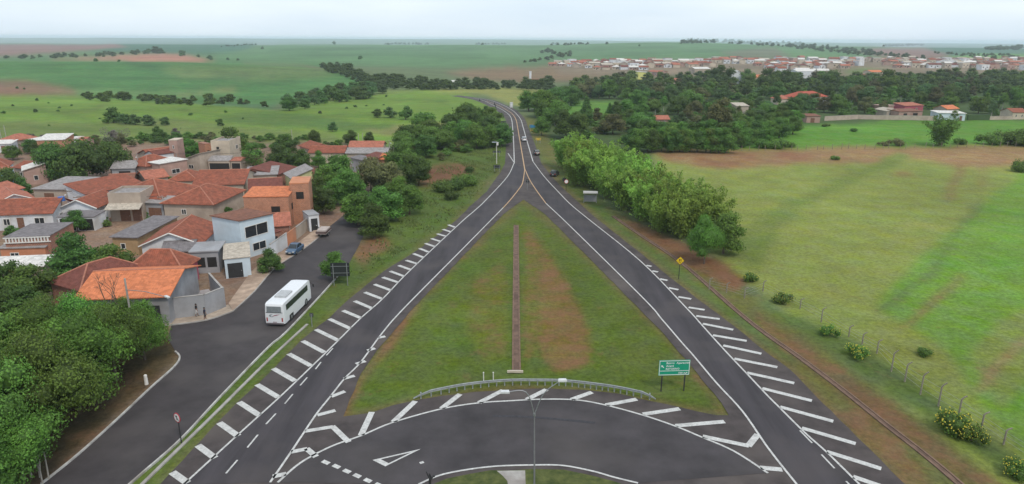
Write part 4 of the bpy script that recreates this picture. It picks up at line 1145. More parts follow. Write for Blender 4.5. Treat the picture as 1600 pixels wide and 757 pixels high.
# bamboo along the right embankment
bam = [(880, 262, 206, .8), (900, 270, 200, .8), (922, 262, 206, .8), (912, 290, 222, .8), (936, 296, 216, .8), (958, 284, 214, .8), (950, 310, 240, .8), (980, 300, 226, .8), (975, 328, 250, .8), (1000, 318, 236, .8), (1005, 345, 268, .8), (1025, 335, 252, .8), (1040, 358, 276, .8), (1052, 346, 262, .8), (1066, 372, 284, .8), (1082, 360, 272, .85), (1108, 372, 284, .8), (1030, 362, 290, .7), (895, 290, 236, .7), (990, 300, 232, .7), (908, 276, 214, .8), (928, 280, 214, .8), (945, 294, 222, .8), (966, 304, 234, .8), (985, 318, 242, .8), (1012, 330, 254, .8), (1038, 346, 268, .8), (1060, 360, 280, .8)]
nb = ['nearest the bend', 'tallest at the back', 'over the bare bank', 'above the round sign', 'with long drooping tips', 'behind the front rank', 'above the shelter', 'halfway along the bank', 'in the front rank', 'at the field side', 'over the ditch', 'thick and low', 'near the lower end', 'leaning to the field', 'darkest at the lower end', 'last but one toward the field', 'at the lower field corner', 'short, in front', 'short, above the speed sign', 'short, in the middle', 'between the back ranks at the bend', 'rising in the second rank', 'in the second rank over the ditch', 'in the third rank, half hidden', 'in the fourth rank, half hidden', 'in the fifth rank, half hidden', 'in the sixth rank, half hidden', 'in the last rank before the field corner']
for (x, y, t, wd), q in zip(bam, nb):
    tree(x, y, t, 'bamboo', leaf_bamboo, 'feathery bamboo clump on the embankment, ' + q, 'bamboo clumps on the embankment', wd * 1.05, 'bamboo_clump', 'bamboo')
tree(1100, 412, 336, 'hero', F, 'dense green tree standing at the end of the bamboo by the yellow sign', None, .62, vi=1)
tree(1130, 396, 330, 'round', M, 'green tree behind the dense tree at the bamboo end', None, .9)
tree(1468, 228, 174, 'bamboo', leaf_fresh, 'large isolated bamboo clump in the green meadow', None, 1.0, 'bamboo_clump', 'bamboo')
for x, y, t, wd, m, lb in [(1546, 226, 204, 1.0, M, 'wide green bush at the meadow fence'), (1578, 226, 198, 1.0, M, 'tallest green bush at the meadow fence'), (1610, 228, 196, 1.3, M, 'green bush at the frame edge by the meadow'), (1500, 226, 213, 1.0, F, 'low green bush right of the isolated bamboo'), (1400, 228, 214, 1.0, O, 'brown green bush at the field boundary'), (1380, 228, 220, 1.2, O, 'low scrub left of the isolated bamboo'), (1215, 232, 212, 1.0, M, 'green scrub at the plantation corner'), (1190, 232, 214, 1.0, M, 'leafy scrub beside the plantation'), (1230, 230, 218, 1.3, M, 'low green scrub on the field edge'), (1305, 250, 242, 1.2, M, 'lone shrub in the mown field'), (1594, 268, 246, .9, M, 'round bush at the frame edge of the mown field'), (1445, 556, 542, 1.2, F, 'small dark green bush in the bright field'), (1335, 206, 199, 1.3, M, 'small bush in the green meadow'), (1290, 198, 192, 1.3, M, 'small dark bush near the meadow wall')]:
    tree(x, y, t, 'bush', m, lb, 'bushes round the fields', wd, 'bush', 'bush')
# yellow flowering bushes along the fence
fl_mat = mat('yellow_flower', (.62, .52, .06), rough=.6, var=.2, scale=8)
for x, y, t, wd, nfl, lb in [(1172, 440, 424, 1.0, 40, 'small flowering bush behind the yellow sign'), (1222, 472, 455, 1.1, 40, 'yellow flowering bush second from the yellow sign'), (1295, 524, 504, .8, 60, 'leafy bush with few yellow flowers by the fence'), (1341, 558, 536, .9, 130, 'round bush thick with yellow flowers'), (1490, 676, 638, .85, 110, 'longest bush speckled with yellow flowers below the fence'), (1518, 688, 658, .75, 70, 'lower end of the long yellow speckled bush'), (1582, 742, 714, .9, 80, 'yellow speckled bush at the frame edge')]:
    o = tree(x, y, t, 'bush', M, lb, 'yellow flowering bushes along the fence', wd, 'flowering_bush', 'bush')
    cm = [c for c in o.children if c.name.startswith('foliage')][0].data
    src = [v.co.copy() for v in cm.vertices if v.co.z > .25]
    b = MB()
    for q in random.sample(src, nfl):
        q = q * 1.04; b.ico(q, .028, 1)
    fb = b.build('flowers', fl_mat, o); fb['kind'] = 'stuff'
# bare branches above the grove
def bare(px, py, top, label):
    p = ground(px, py); h = height_at(p, top); rd = random.Random(int(px)); b = MB()
    o = thing('bare_tree', label, 'tree', p)
    def grow(a, d, L, r, n):
        e = a + d * L; b.tube(a, e, r, r * .6, 6)
        if n == 0: return
        for _ in range(2 if n > 1 else 3):
            q = (d + Vector((rd.uniform(-.6, .6), rd.uniform(-.6, .6), rd.uniform(-.1, .3)))).normalized(); grow(e, q, L * .62, r * .6, n - 1)
    grow(Vector((0, 0, -.1)), Vector((.02, 0, 1)), h * .42, .11, 4)
    b.build('branches', bark, o)
bare(168, 560, 424, 'leafless tree rising from the grove in front of the orange roof')
bare(206, 540, 428, 'thinner leafless tree before the orange roof end')
# palm at the left edge
p = ground(11, 470); b = MB(); o = thing('palm_tree', 'pale-stemmed palm at the frame edge left of the dark red roof', 'palm', p)
hp = height_at(p, 426); b.path([Vector((0, 0, -.1)), Vector((-.25, 0, hp * .5)), Vector((-.7, 0, hp))], [.2, .16, .14], 8); b.build('trunk', bark_pale, o)
b = MB()
for i in range(14):
    a = i * .449; e = Vector((math.cos(a), math.sin(a), 0))
    pts = [Vector((-.7, 0, hp)) + e * (1.9 * t) + Vector((0, 0, .9 * t - 1.6 * t * t)) for t in (0, .25, .5, .75, 1)]
    sd = Vector((-e.y, e.x, 0))
    for j in range(4):
        w0, w1 = .34 - .06 * j, .28 - .07 * j
        b.add([pts[j] + sd * w0, pts[j], pts[j] - sd * w0, pts[j + 1] - sd * max(w1, .03), pts[j + 1] + Vector((0, 0, .02)), pts[j + 1] + sd * max(w1, .03)], [(0, 1, 4, 5), (1, 2, 3, 4)])
b.build('fronds', MATS['leaf_mid'], o)

scatter([(835, 186), (850, 150), (900, 134), (1100, 124), (1480, 122), (1610, 120), (1610, 186), (1480, 178), (1300, 184), (1240, 200), (1190, 216), (1000, 230), (900, 214)], 420, (7, 14), ['small'], [D, M, F, M, O, BL], '', '', (1.1, 1.8), seed=61, avoid=clear, mass='undergrowth')
scatter([(610, 236), (660, 208), (770, 190), (790, 205), (785, 236), (700, 242), (650, 282), (610, 330), (575, 330), (590, 280)], 90, (8, 16), ['small'], [D, M, O], '', '', (1.1, 1.6), seed=62, mass='undergrowth')
scatter([(0, 226), (140, 216), (320, 214), (470, 216), (560, 222), (560, 232), (440, 236), (300, 228), (130, 232), (0, 240)], 110, (5, 11), ['small'], [D, M, O, M], '', '', (1.1, 1.7), seed=63, mass='undergrowth')
scatter([(0, 345), (60, 240), (300, 262), (480, 280), (330, 400), (240, 400), (140, 380), (60, 400), (0, 400)], 46, (8, 15), ['small'], [D, M, F], '', '', (.9, 1.4), seed=64, mass='yard_greenery')
scatter([(0, 156), (120, 154), (330, 170), (430, 178), (560, 150), (720, 146), (770, 170), (640, 198), (400, 206), (0, 206)], 20, (1.5, 4), ['small'], [D, M, BL], '', '', (1.2, 2.2), seed=66, mass='pasture_scrub')
build_masses()
# ------------------------------------------------------------------ grass tufts and weeds, uncountable
def tufts(name, poly, n, hgt, col, seed, clump=3.0, mname=None, avoid=()):
    rd = np.random.default_rng(seed); W = np.array([[*at(x, y, 0)][:2] for x, y in poly]); lo, hi = W.min(0), W.max(0)
    avw = [[tuple(at(x, y, 0))[:2] for x, y in a] for a in avoid]
    P = rd.uniform(lo, hi, (n * 6, 2)); nz_ = np.sin(P[:, 0] / clump) * np.sin(P[:, 1] / clump * .8 + 1) + .6 * np.sin(P[:, 0] / clump * 2.3 + P[:, 1] / clump * 1.7)
    k = inside(P[:, 0], P[:, 1], [tuple(q) for q in W]) & (nz_ + rd.normal(0, .5, len(P)) > .15)
    for a in avw: k &= ~inside(P[:, 0], P[:, 1], a)
    P = P[k][:n]; n = len(P)
    V, T = [], []
    for b_ in range(4):
        a = rd.uniform(0, 6.28, n); h = hgt * rd.uniform(.5, 1.3, n); wd = h * .16; ln = h * rd.uniform(.2, .8, n)
        base = np.concatenate([P + rd.normal(0, hgt * .25, P.shape), np.full((n, 1), -.07)], 1)
        sx = np.stack([-np.sin(a) * wd, np.cos(a) * wd, np.zeros(n)], 1); tip = base + np.stack([np.cos(a) * ln, np.sin(a) * ln, h], 1); mid = base + np.stack([np.cos(a) * ln * .3, np.sin(a) * ln * .3, h * .6], 1)
        V.append(np.stack([base - sx, base + sx, mid + sx * .9, tip, mid - sx * .9], 1)); T.append(np.repeat(np.clip(rd.normal(.5, .25, n), 0, 1), 5))
    V = np.concatenate(V).reshape(-1, 3); T = np.concatenate(T); nf = len(V) // 5
    me = bpy.data.meshes.new(name); me.vertices.add(len(V)); me.vertices.foreach_set('co', V.astype(np.float32).reshape(-1)); me.loops.add(nf * 5); me.loops.foreach_set('vertex_index', np.arange(nf * 5, dtype=np.int32))
    me.polygons.add(nf); me.polygons.foreach_set('loop_start', np.arange(0, nf * 5, 5, dtype=np.int32)); me.polygons.foreach_set('loop_total', np.full(nf, 5, np.int32)); me.update(calc_edges=True)
    at_ = me.attributes.new('leaf_tone', 'FLOAT', 'POINT'); at_.data.foreach_set('value', T.astype(np.float32)); me.materials.append(leaf_mat(mname or 'grass_blades', col, .2))
    o = bpy.data.objects.new(name, me); COL.objects.link(o); o['kind'] = 'stuff'
tufts('slope_grass', [(560, 400), (640, 330), (700, 240), (785, 225), (780, 265), (712, 340), (560, 440)], 2500, .3, (.15, .20, .06), 6, 2.5)
# ------------------------------------------------------------------ houses
t_red = tile_mat('tiles_red', (.265, .080, .047), amount=.7)
t_dred = tile_mat('tiles_dark_red', (.155, .052, .040), amount=.35)
t_orange = tile_mat('tiles_orange', (.50, .165, .075), amount=.2, lichen=(.30, .10, .05))
t_salmon = tile_mat('tiles_salmon', (.36, .13, .085), amount=.35)
t_brown = tile_mat('tiles_brown', (.20, .085, .055), amount=.5, lichen=(.07, .055, .045))
t_grey = tile_mat('sheet_grey', (.26, .24, .235), pitch=.36, row=1.8, amount=.35, lichen=(.14, .12, .11), corr=.35)
t_dgrey = tile_mat('sheet_dark_grey', (.165, .15, .155), pitch=.36, row=1.8, amount=.35, lichen=(.10, .085, .08), corr=.35)
t_white = tile_mat('sheet_white', (.56, .54, .51), pitch=.5, row=2.2, amount=.25, lichen=(.36, .33, .3), corr=.3)
t_beige = tile_mat('sheet_beige', (.40, .35, .29), pitch=.5, row=2.2, amount=.3, lichen=(.26, .22, .18), corr=.3)
w_white = mat('plaster_white', (.62, .63, .66), var=.12, scale=.9, stain=(.42, .40, .38))
w_blue = mat('plaster_pale_blue', (.50, .58, .64), var=.08, scale=.9, stain=(.42, .46, .48))
w_cream = mat('plaster_cream', (.50, .42, .33), var=.12, scale=.8, stain=(.34, .29, .24))
w_beige = mat('plaster_beige', (.40, .33, .27), var=.15, scale=.8, stain=(.27, .22, .18))
w_pink = mat('plaster_pink', (.38, .25, .21), var=.15, scale=.8, stain=(.27, .17, .14))
w_grey = mat('render_grey', (.30, .30, .315), var=.15, scale=.7, stain=(.2, .19, .19))
w_ochre = mat('plaster_ochre', (.36, .24, .13), var=.2, scale=.8, stain=(.22, .14, .08))
w_yellow = mat('plaster_pale_yellow', (.48, .47, .25), var=.12, scale=.8)
w_magenta = mat('plaster_magenta', (.36, .085, .12), var=.15, scale=.8, stain=(.28, .07, .09))
w_brick = brick_mat('brick_red', (.33, .125, .075))
w_brick2 = brick_mat('brick_orange', (.46, .19, .10))
w_salmon = mat('plaster_orange', (.50, .21, .11), var=.15, scale=.7, stain=(.36, .2, .14))
trim = mat('white_trim', (.62, .60, .57), var=.1, scale=2)
wood_b = mat('brown_door', (.17, .085, .055), var=.2, scale=3)
darkm = mat('dark_opening', (.022, .02, .02), rough=.9, var=.2)
steel = mat('steel_grey', (.30, .31, .32), rough=.45, var=.12, scale=5, metal=.6)
iron = mat('iron_dark', (.03, .03, .032), rough=.6, var=.2, scale=5)
ridge_m = mat('ridge_tile', (.36, .15, .10), var=.25, scale=3)
blue_pl = mat('blue_plastic', (.03, .12, .38), rough=.45, var=.1)
glass = glass_mat()


def roof_planes(kind, L, Dp, h, rise, o):
    """roof faces (lists of points, wound up) in house coordinates"""
    if kind == 'gx':
        s = rise / (Dp / 2); e = h - o * s
        return [[(-o, -o, e), (L + o, -o, e), (L + o, Dp / 2, h + rise), (-o, Dp / 2, h + rise)],
                [(L + o, Dp + o, e), (-o, Dp + o, e), (-o, Dp / 2, h + rise), (L + o, Dp / 2, h + rise)]], [((-o, Dp / 2, h + rise), (L + o, Dp / 2, h + rise))]
    if kind == 'gy':
        s = rise / (L / 2); e = h - o * s
        return [[(-o, Dp + o, e), (-o, -o, e), (L / 2, -o, h + rise), (L / 2, Dp + o, h + rise)],
                [(L + o, -o, e), (L + o, Dp + o, e), (L / 2, Dp + o, h + rise), (L / 2, -o, h + rise)]], [((L / 2, -o, h + rise), (L / 2, Dp + o, h + rise))]
    if kind == 'hip':
        if L >= Dp:
            k = Dp / 2; s = rise / k; e = h - o * s; a, b_ = (k, k, h + rise), (L - k + .01, k, h + rise)
        else:
            k = L / 2; s = rise / k; e = h - o * s; a, b_ = (k, k, h + rise), (k, Dp - k + .01, h + rise)
        p, q, r, t = (-o, -o, e), (L + o, -o, e), (L + o, Dp + o, e), (-o, Dp + o, e)
        if L >= Dp: fs = [[p, q, b_, a], [q, r, b_], [r, t, a, b_], [t, p, a]]
        else: fs = [[p, q, a], [q, r, b_, a], [r, t, b_], [t, p, a, b_]]
        return fs, [(a, b_), (p, a), (t, a if L >= Dp else b_), (q, b_ if L >= Dp else a), (r, b_)]
    if kind == 'shed':      # rises to the back
        s = rise / Dp
        return [[(-o, -o, h - o * s), (L + o, -o, h - o * s), (L + o, Dp + o, h + rise + o * s), (-o, Dp + o, h + rise + o * s)]], []
    if kind == 'shedf':     # falls to the back
        s = rise / Dp
        return [[(-o, -o, h + rise + o * s), (L + o, -o, h + rise + o * s), (L + o, Dp + o, h - o * s), (-o, Dp + o, h - o * s)]], []
    if kind == 'shedr':     # high at the left, falls to the right
        s = rise / L
        return [[(-o, -o, h + rise + o * s), (L + o, -o, h - o * s), (L + o, Dp + o, h - o * s), (-o, Dp + o, h + rise + o * s)]], []
    if kind == 'shedl':
        s = rise / L
        return [[(-o, -o, h - o * s), (L + o, -o, h + rise + o * s), (L + o, Dp + o, h + rise + o * s), (-o, Dp + o, h - o * s)]], []
    return [], []


def wall_top(kind, L, Dp, h, rise, x, y):
    if kind == 'gx': return h + rise * (1 - abs(y - Dp / 2) / (Dp / 2))
    if kind == 'gy': return h + rise * (1 - abs(x - L / 2) / (L / 2))
    if kind == 'shed': return h + rise * y / Dp
    if kind == 'shedf': return h + rise * (1 - y / Dp)
    if kind == 'shedr': return h + rise * (1 - x / L)
    if kind == 'shedl': return h + rise * x / L
    return h


def face_frame(face, L, Dp):
    """origin, along, outward of a wall face"""
    if face == 'F': return Vector((0, 0, 0)), Vector((1, 0, 0)), Vector((0, -1, 0)), L
    if face == 'R': return Vector((L, 0, 0)), Vector((0, 1, 0)), Vector((1, 0, 0)), Dp
    return Vector((0, Dp, 0)), Vector((0, -1, 0)), Vector((-1, 0, 0)), Dp


def opening(parent, face, L, Dp, t0, t1, z0, z1, kind='window'):
    o_, al, out, W = face_frame(face, L, Dp)
    a, b_ = t0 * W, t1 * W
    def bx(mb, u0, u1, v0, v1, d0, d1, mi=0):
        P = [o_ + al * u + out * d + Vector((0, 0, v)) for d in (d0, d1) for u, v in ((u0, v0), (u1, v0), (u1, v1), (u0, v1))]
        mb.add(P, [(0, 1, 2, 3), (7, 6, 5, 4), (0, 4, 5, 1), (1, 5, 6, 2), (2, 6, 7, 3), (3, 7, 4, 0)], mi)
    if kind == 'window':
        f = MB(); e = .09
        bx(f, a, b_, z0, z0 + e, -.02, .07); bx(f, a, b_, z1 - e, z1, -.02, .07); bx(f, a, a + e, z0 + e, z1 - e, -.02, .07); bx(f, b_ - e, b_, z0 + e, z1 - e, -.02, .07)
        if b_ - a > 1.0: bx(f, (a + b_) / 2 - .04, (a + b_) / 2 + .04, z0 + e, z1 - e, -.02, .06)
        fr = f.build('window', trim, parent)
        g = MB(); bx(g, a + e, b_ - e, z0 + e, z1 - e, -.02, .02); g.build('pane', glass, fr)
    elif kind == 'opening':
        g = MB(); bx(g, a, b_, z0, z1, -.02, .025); g.build('opening', darkm, parent)
    else:
        g = MB(); m = {'door': wood_b, 'gate': wood_b, 'dark_gate': iron, 'orange_gate': w_salmon, 'white_gate': trim}[kind]
        n = max(1, int((b_ - a) / 1.1))
        for i in range(n):
            u0 = a + (b_ - a) * i / n; u1 = a + (b_ - a) * (i + 1) / n - .04
            bx(g, u0, u1, z0, z1, -.02, .05)
        dr = g.build('door' if kind == 'door' else 'gate', m, parent)
        h = MB(); bx(h, b_ - .3, b_ - .2, z0 + .95, z0 + 1.1, .05, .1); h.build('handle', steel, dr)


def house(label, A, B, h, roof='gx', rise=1.0, rm=None, wm=None, C=None, depth=8.0, wins=(), over=.35, zb=None, name='house', cat='house', group='houses of the village', trimline=False, z0=0.0, ridge=True, parapet=False):
    """A, B: frame pixels of the front eave ends, which lie h above the ground; C: back right eave corner"""
    if zb is None: zb = 0.0
    a, b_ = at(A[0], A[1], zb + h), at(B[0], B[1], zb + h)
    L = (b_ - a).length; ax = (b_ - a) / L; rz = math.atan2(ax.y, ax.x); ay = Vector((-ax.y, ax.x, 0))
    Dp = abs((at(C[0], C[1], zb + h) - b_).dot(ay)) if C else depth
    return house_at(label, Vector((a.x, a.y, zb)), rz, L, Dp, h, roof, rise, rm, wm, wins, over, name, cat, group, trimline, ridge, parapet)


def house_at(label, org, rz, L, Dp, h, roof, rise, rm, wm, wins=(), over=.35, name='house', cat='house', group=None, trimline=False, ridge=True, parapet=False):
    o = thing(name, label, cat, org, rz, group)
    rm = rm or t_red; wm = wm or w_white
    w_ = MB(); lo = -.3
    cs = [(0, 0), (L, 0), (L, Dp), (0, Dp)]
    for i in range(4):
        (x0, y0), (x1, y1) = cs[i], cs[(i + 1) % 4]
        pts = [(x0, y0, lo), (x1, y1, lo), (x1, y1, wall_top(roof, L, Dp, h, rise, x1, y1))]
        if (roof == 'gx' and i in (1, 3)) or (roof == 'gy' and i in (0, 2)):
            xm, ym = (x0 + x1) / 2, (y0 + y1) / 2; pts.append((xm, ym, wall_top(roof, L, Dp, h, rise, xm, ym)))
        pts.append((x0, y0, wall_top(roof, L, Dp, h, rise, x0, y0)))
        w_.add(pts, [tuple(range(len(pts)))])
    if roof == 'flat': w_.add([(x, y, h - .05) for x, y in cs], [(0, 1, 2, 3)])
    w_.build('wall', wm, o)
    if roof == 'flat':
        r = MB()
        if parapet:
            tk, ph = .16, .5
            for c, d in (((L / 2, tk / 2, h + ph / 2), (L, tk, ph)), ((L / 2, Dp - tk / 2, h + ph / 2), (L, tk, ph)), ((tk / 2, Dp / 2, h + ph / 2 - .003), (tk, Dp - 2 * tk, ph)), ((L - tk / 2, Dp / 2, h + ph / 2 - .003), (tk, Dp - 2 * tk, ph))): r.box(c, d)
            r.build('parapet', wm, o); r = MB(); r.box((L / 2, Dp / 2, h + .03), (L - .36, Dp - .36, .1)); r.build('roof', rm, o)
        else:
            r.box((L / 2, Dp / 2, h + .09), (L + 2 * over, Dp + 2 * over, .2)); r.build('roof', rm, o)
    else:
        fs, rid = roof_planes(roof, L, Dp, h, rise, over)
        r = MB()
        for f in fs: r.prism([Vector(p) + Vector((0, 0, .03)) for p in f], (0, 0, .13))
        ro = r.build('roof', rm, o)
        if rid and ridge:
            q = MB()
            for p0, p1 in rid: q.tube(Vector(p0) + Vector((0, 0, .13)), Vector(p1) + Vector((0, 0, .13)), .13, .13, 6)
            q.build('ridge_cap', ridge_m if rm in (t_red, t_dred, t_orange, t_salmon, t_brown) else rm, ro)
        if trimline and fs:
            q = MB()
            for f in fs[:2]:
                if roof == 'gy': p0, p1 = (f[1], f[2]) if f is fs[0] else (f[0], f[3])
                else: p0, p1 = f[0], f[1]
                q.tube(Vector(p0) + Vector((0, -.03, .06)), Vector(p1) + Vector((0, -.03, .06)), .14, .14, 4)
            q.build('barge_board', trim, ro)
    for wn in wins: opening(o, wn[0], L, Dp, *wn[1:])
    return o


W_ = 'window'
# nearest row
h1 = house('house under the bright orange tiled roof behind the grove', (122, 467), (261, 462), 3.9, 'gx', 1.5, t_orange, w_grey, depth=11.5, over=.5, wins=[('F', .3, .42, 1, 2.2), ('F', .62, .9, .0, 2.6, 'dark_gate')])
house('house under the plain dark red hip roof left of the orange roof', (79, 440), (126, 453), 3.0, 'hip', 2.0, t_dred, w_brick, depth=10, wins=[('F', .5, .8, .9, 2.0)])
hb_ = house('brick house with grey sheet roof and white balustrade', (7, 374), (77, 371), 4.4, 'shedf', .15, t_dgrey, w_brick, C=(106, 349), over=.12, wins=[('R', .55, .7, 2.4, 3.4, 'opening')])
b = MB(); Lb = 0
a_, bb_ = at(7, 374, 4.4), at(77, 371, 4.4); Lb = (bb_ - a_).length
b.box((Lb / 2, -.1, 4.55), (Lb + .3, .2, .16)); b.box((Lb / 2, -.1, 3.75), (Lb + .3, .2, .14)); b.build('balustrade_rail', trim, hb_)
for i in range(14):
    b = MB(); b.box(((i + .5) * Lb / 14, -.1, 4.145), (.22, .14, .64)); b.build('baluster', trim, hb_)
house('orange plastered annexe with one small window under the balustrade', (0, 389), (70, 387), 2.9, 'shed', .35, t_grey, w_salmon, depth=2.6, over=.2, wins=[('F', .2, .4, 1.0, 2.2), ('F', .28, .36, 1.0, 2.1, 'opening')][:1], group='houses of the village')
house('shed with a pale sheet roof below the orange annexe', (-30, 420), (66, 416), 2.4, 'shed', .5, t_white, w_beige, C=(72, 406), wins=[('F', .4, .6, 0, 2, 'door')])
house('house with a long red tiled roof and white columned front', (-55, 338), (81, 333), 3.0, 'gx', 1.8, t_red, w_white, depth=9.5, wins=[('F', .42, .5, .9, 2.2), ('F', .58, .66, 0, 2.3, 'door'), ('F', .78, .9, .9, 2.2), ('R', .3, .5, 1, 2.2)])
house('pinkish hip roofed house behind the long red roof', (-8, 319), (54, 311), 3.3, 'gy', 1.4, t_salmon, w_white, depth=9, trimline=True, wins=[('F', .4, .6, 1, 2.2)])
house('red lean-to roofed house with a blue end wall', (-30, 312), (36, 294), 3.2, 'gx', 1.3, t_salmon, w_blue, depth=7, wins=[('R', .4, .6, 1, 2.2)])
house('wide workshop with a flat grey sheet roof', (52, 296), (104, 297), 3.6, 'shed', .5, t_grey, w_beige, C=(128, 281), wins=[('F', .3, .6, 0, 2.8, 'gate')])
house('red roofed house with a thick white verge on its left', (104, 299), (134, 304), 3.4, 'shedr', 1.4, t_red, w_white, C=(170, 279), trimline=False, wins=[('F', .4, .6, 1, 2)])
house('white gabled house with two dark slit windows', (94, 325), (150, 325), 3.0, 'gy', 1.5, t_red, w_white, C=(168, 309), trimline=True, wins=[('F', .16, .32, 1.6, 2.0, 'opening'), ('F', .64, .82, 1.6, 2.0, 'opening')])
house('dark open carport before the white gabled house', (90, 340), (146, 340), 2.5, 'shed', .2, t_dgrey, w_white, depth=4, over=.15, name='carport', cat='carport', wins=[('F', .04, .46, 0, 2.2, 'opening'), ('F', .54, .96, 0, 2.2, 'opening')])
hg = house('beige garage with a tall parapet and slanted canopy', (168, 306), (219, 305), 5.2, 'flat', 0, t_grey, w_beige, depth=7, parapet=True, wins=[('F', .3, .62, 0, 2.5, 'gate'), ('F', .68, .97, 0, 2.5, 'gate')])
_L = (at(219, 305, 5.2) - at(168, 306, 5.2)).length
b = MB(); b.prism([(-.1, -2.2, 2.75), (_L + .3, -2.2, 2.75), (_L + .3, -.02, 3.5), (-.1, -.02, 3.5)], (0, 0, .14)); b.build('canopy', t_beige, hg)
house('house under the widest red hip roof behind the garage', (170, 306), (250, 311), 3.6, 'hip', 2.6, t_red, w_beige, C=(275, 290), over=.5, wins=[('F', .75, .87, 1, 2.2)])
house('flat roofed grey lean-to between the garage and the large red roof', (221, 317), (254, 318), 3.2, 'shed', .4, t_grey, w_grey, depth=4, wins=[('F', .3, .9, 0, 2.2, 'gate')])
house('long beige walled house under a dark weathered red roof', (255, 317), (332, 319), 3.5, 'hip', 2.2, t_red, w_beige, depth=13, over=.5, wins=[('F', .35, .45, 1.2, 2.3)])
house('house with a steep red roof behind the beige walled house', (302, 290), (380, 288), 3.4, 'gx', 2.0, t_red, w_cream, depth=14, wins=[('F', .4, .52, 1, 2.2)])
house('house with weathered red roof left of the pale roof edge', (262, 283), (308, 282), 3.2, 'hip', 1.6, t_red, w_cream, depth=8, wins=[('F', .4, .6, 1, 2.2)])
hw = house('tall white walled house with a glazed balcony', (331, 341), (374, 349), 6.2, 'shedf', .3, t_brown, w_blue, depth=7.0, over=.25, wins=[('R', .12, .8, 3.3, 5.3), ('R', .3, .7, .8, 2.2)])
house('white gabled house under a broad red roof in the middle', (221, 384), (313, 381), 3.1, 'gy', 1.9, t_red, w_white, C=(333, 353), trimline=True, wins=[('F', .12, .24, 1.0, 2.2)])
house('ochre walled house under a plain grey sheet roof', (175, 371), (214, 372), 3.0, 'shed', .35, t_dgrey, w_ochre, C=(248, 342), wins=[('F', .3, .5, 1, 2.0)])
house('mossy red hip roofed house with a magenta side wall', (197, 421), (284, 421), 3.2, 'hip', 2.1, t_red, w_magenta, C=(297, 404), over=.35, wins=[('R', .35, .65, 1, 2.1)])
house('low house under old grey tiles with dark openings', (254, 395), (300, 392), 2.8, 'gx', .8, t_dgrey, w_beige, depth=6)
house('grey concrete house with two wide dark openings', (297, 395), (340, 393), 3.4, 'flat', 0, w_grey, w_grey, depth=5, over=.2, wins=[('F', .08, .5, .9, 2.5, 'opening'), ('F', .58, .92, .9, 2.5, 'opening')])
house('pale carport with a beige slab roof beside the street', (350, 406), (390, 402), 3.0, 'shed', .25, t_beige, w_blue, C=(418, 379), over=.15, name='carport', cat='carport', wins=[('F', .1, .7, 0, 2.3, 'dark_gate')])
house('unfinished two storey brick house with orange block front', (380, 309), (450, 308), 6.2, 'shed', .5, t_orange, w_brick2, depth=7, over=.1, wins=[('F', .2, .4, 1, 2.2, 'opening'), ('F', .6, .8, 3.2, 4.4, 'opening'), ('R', .3, .6, 3.2, 4.4, 'opening')])
house('tall bare brick block with a pale top near the street', (452, 288), (482, 287), 8.0, 'flat', 0, w_salmon, w_brick2, depth=6.5, over=.05, wins=[('F', .3, .7, 5.0, 6.4, 'opening'), ('R', .3, .6, 1, 2.4, 'opening')])
house('low salmon roofed house in front of the brick block', (398, 356), (452, 352), 3.0, 'gx', 1.3, t_salmon, w_brick, depth=8, wins=[('R', .35, .65, 1, 2.1)])
house('small red roof porch behind the white yard wall', (412, 370), (438, 362), 2.6, 'shed', .4, t_dred, w_brick, depth=4, over=.15, wins=[('F', .2, .8, 0, 2, 'opening')])
house('grey gatehouse front beside the parked trailer', (482, 338), (498, 336), 3.0, 'flat', 0, w_grey, w_white, depth=4, over=.1, wins=[('F', .2, .85, 0, 2.4, 'dark_gate')])
house('red roofed house hidden behind the unfinished brick house', (390, 297), (440, 294), 3.2, 'gx', 1.4, t_dred, w_beige, depth=9, wins=[('F', .4, .55, 1, 2)])
house('grey roofed house between the brick block and the red lean-tos', (384, 275), (432, 273), 3.2, 'shed', .6, t_grey, w_beige, depth=8, wins=[('F', .4, .6, 1, 2)])
# back row
ht = house('cream two storey tower house with one dark window', (329, 223), (358, 223), 6.8, 'flat', 0, t_grey, w_cream, C=(370, 216), parapet=True, wins=[('F', .28, .42, 4.2, 5.6, 'opening'), ('R', .5, .7, 4.2, 5.4)])
house('dark open porch under a grey slab below the cream tower', (325, 252), (359, 252), 2.9, 'shed', .9, t_grey, w_beige, depth=2.6, over=.1, wins=[('F', .05, .95, 0, 2.3, 'opening')], name='porch', cat='porch')
house('small pink canopy beside the cream tower house', (360, 252), (376, 252), 2.9, 'shed', .3, t_salmon, w_beige, depth=4, over=.2, wins=[('F', .1, .9, 0, 2.3, 'opening')], name='porch', cat='porch')
house('bare brick block leaning against the cream tower house', (320, 226), (329, 225), 6.0, 'flat', 0, w_brick, w_brick2, depth=4, over=.02, wins=[('F', .3, .7, 3.2, 4.2, 'opening')])
house('house with a pale mono-pitch roof left of the cream tower', (286, 250), (312, 252), 3.2, 'shedl', 1.9, t_beige, w_beige, depth=8, wins=[('F', .3, .6, 1, 2)])
house('pink house with a flat whitish roof', (224, 253), (249, 257), 4.0, 'shed', .1, t_white, w_pink, C=(263, 246), over=.3, wins=[('F', .4, .62, 1, 2.4), ('R', .4, .7, 1, 2.2)])
house('white gable house among the back red roofs', (226, 241), (242, 243), 4.2, 'gy', .9, t_dred, w_white, depth=7, over=.2, wins=[('F', .3, .55, 1.6, 3.2, 'opening')])
house('pink cube shaped water tower house', (263, 220), (276, 220), 7.5, 'flat', 0, w_cream, w_pink, depth=4.2, over=.05, wins=[('F', .4, .6, 5.2, 6.2)], name='tank_house')
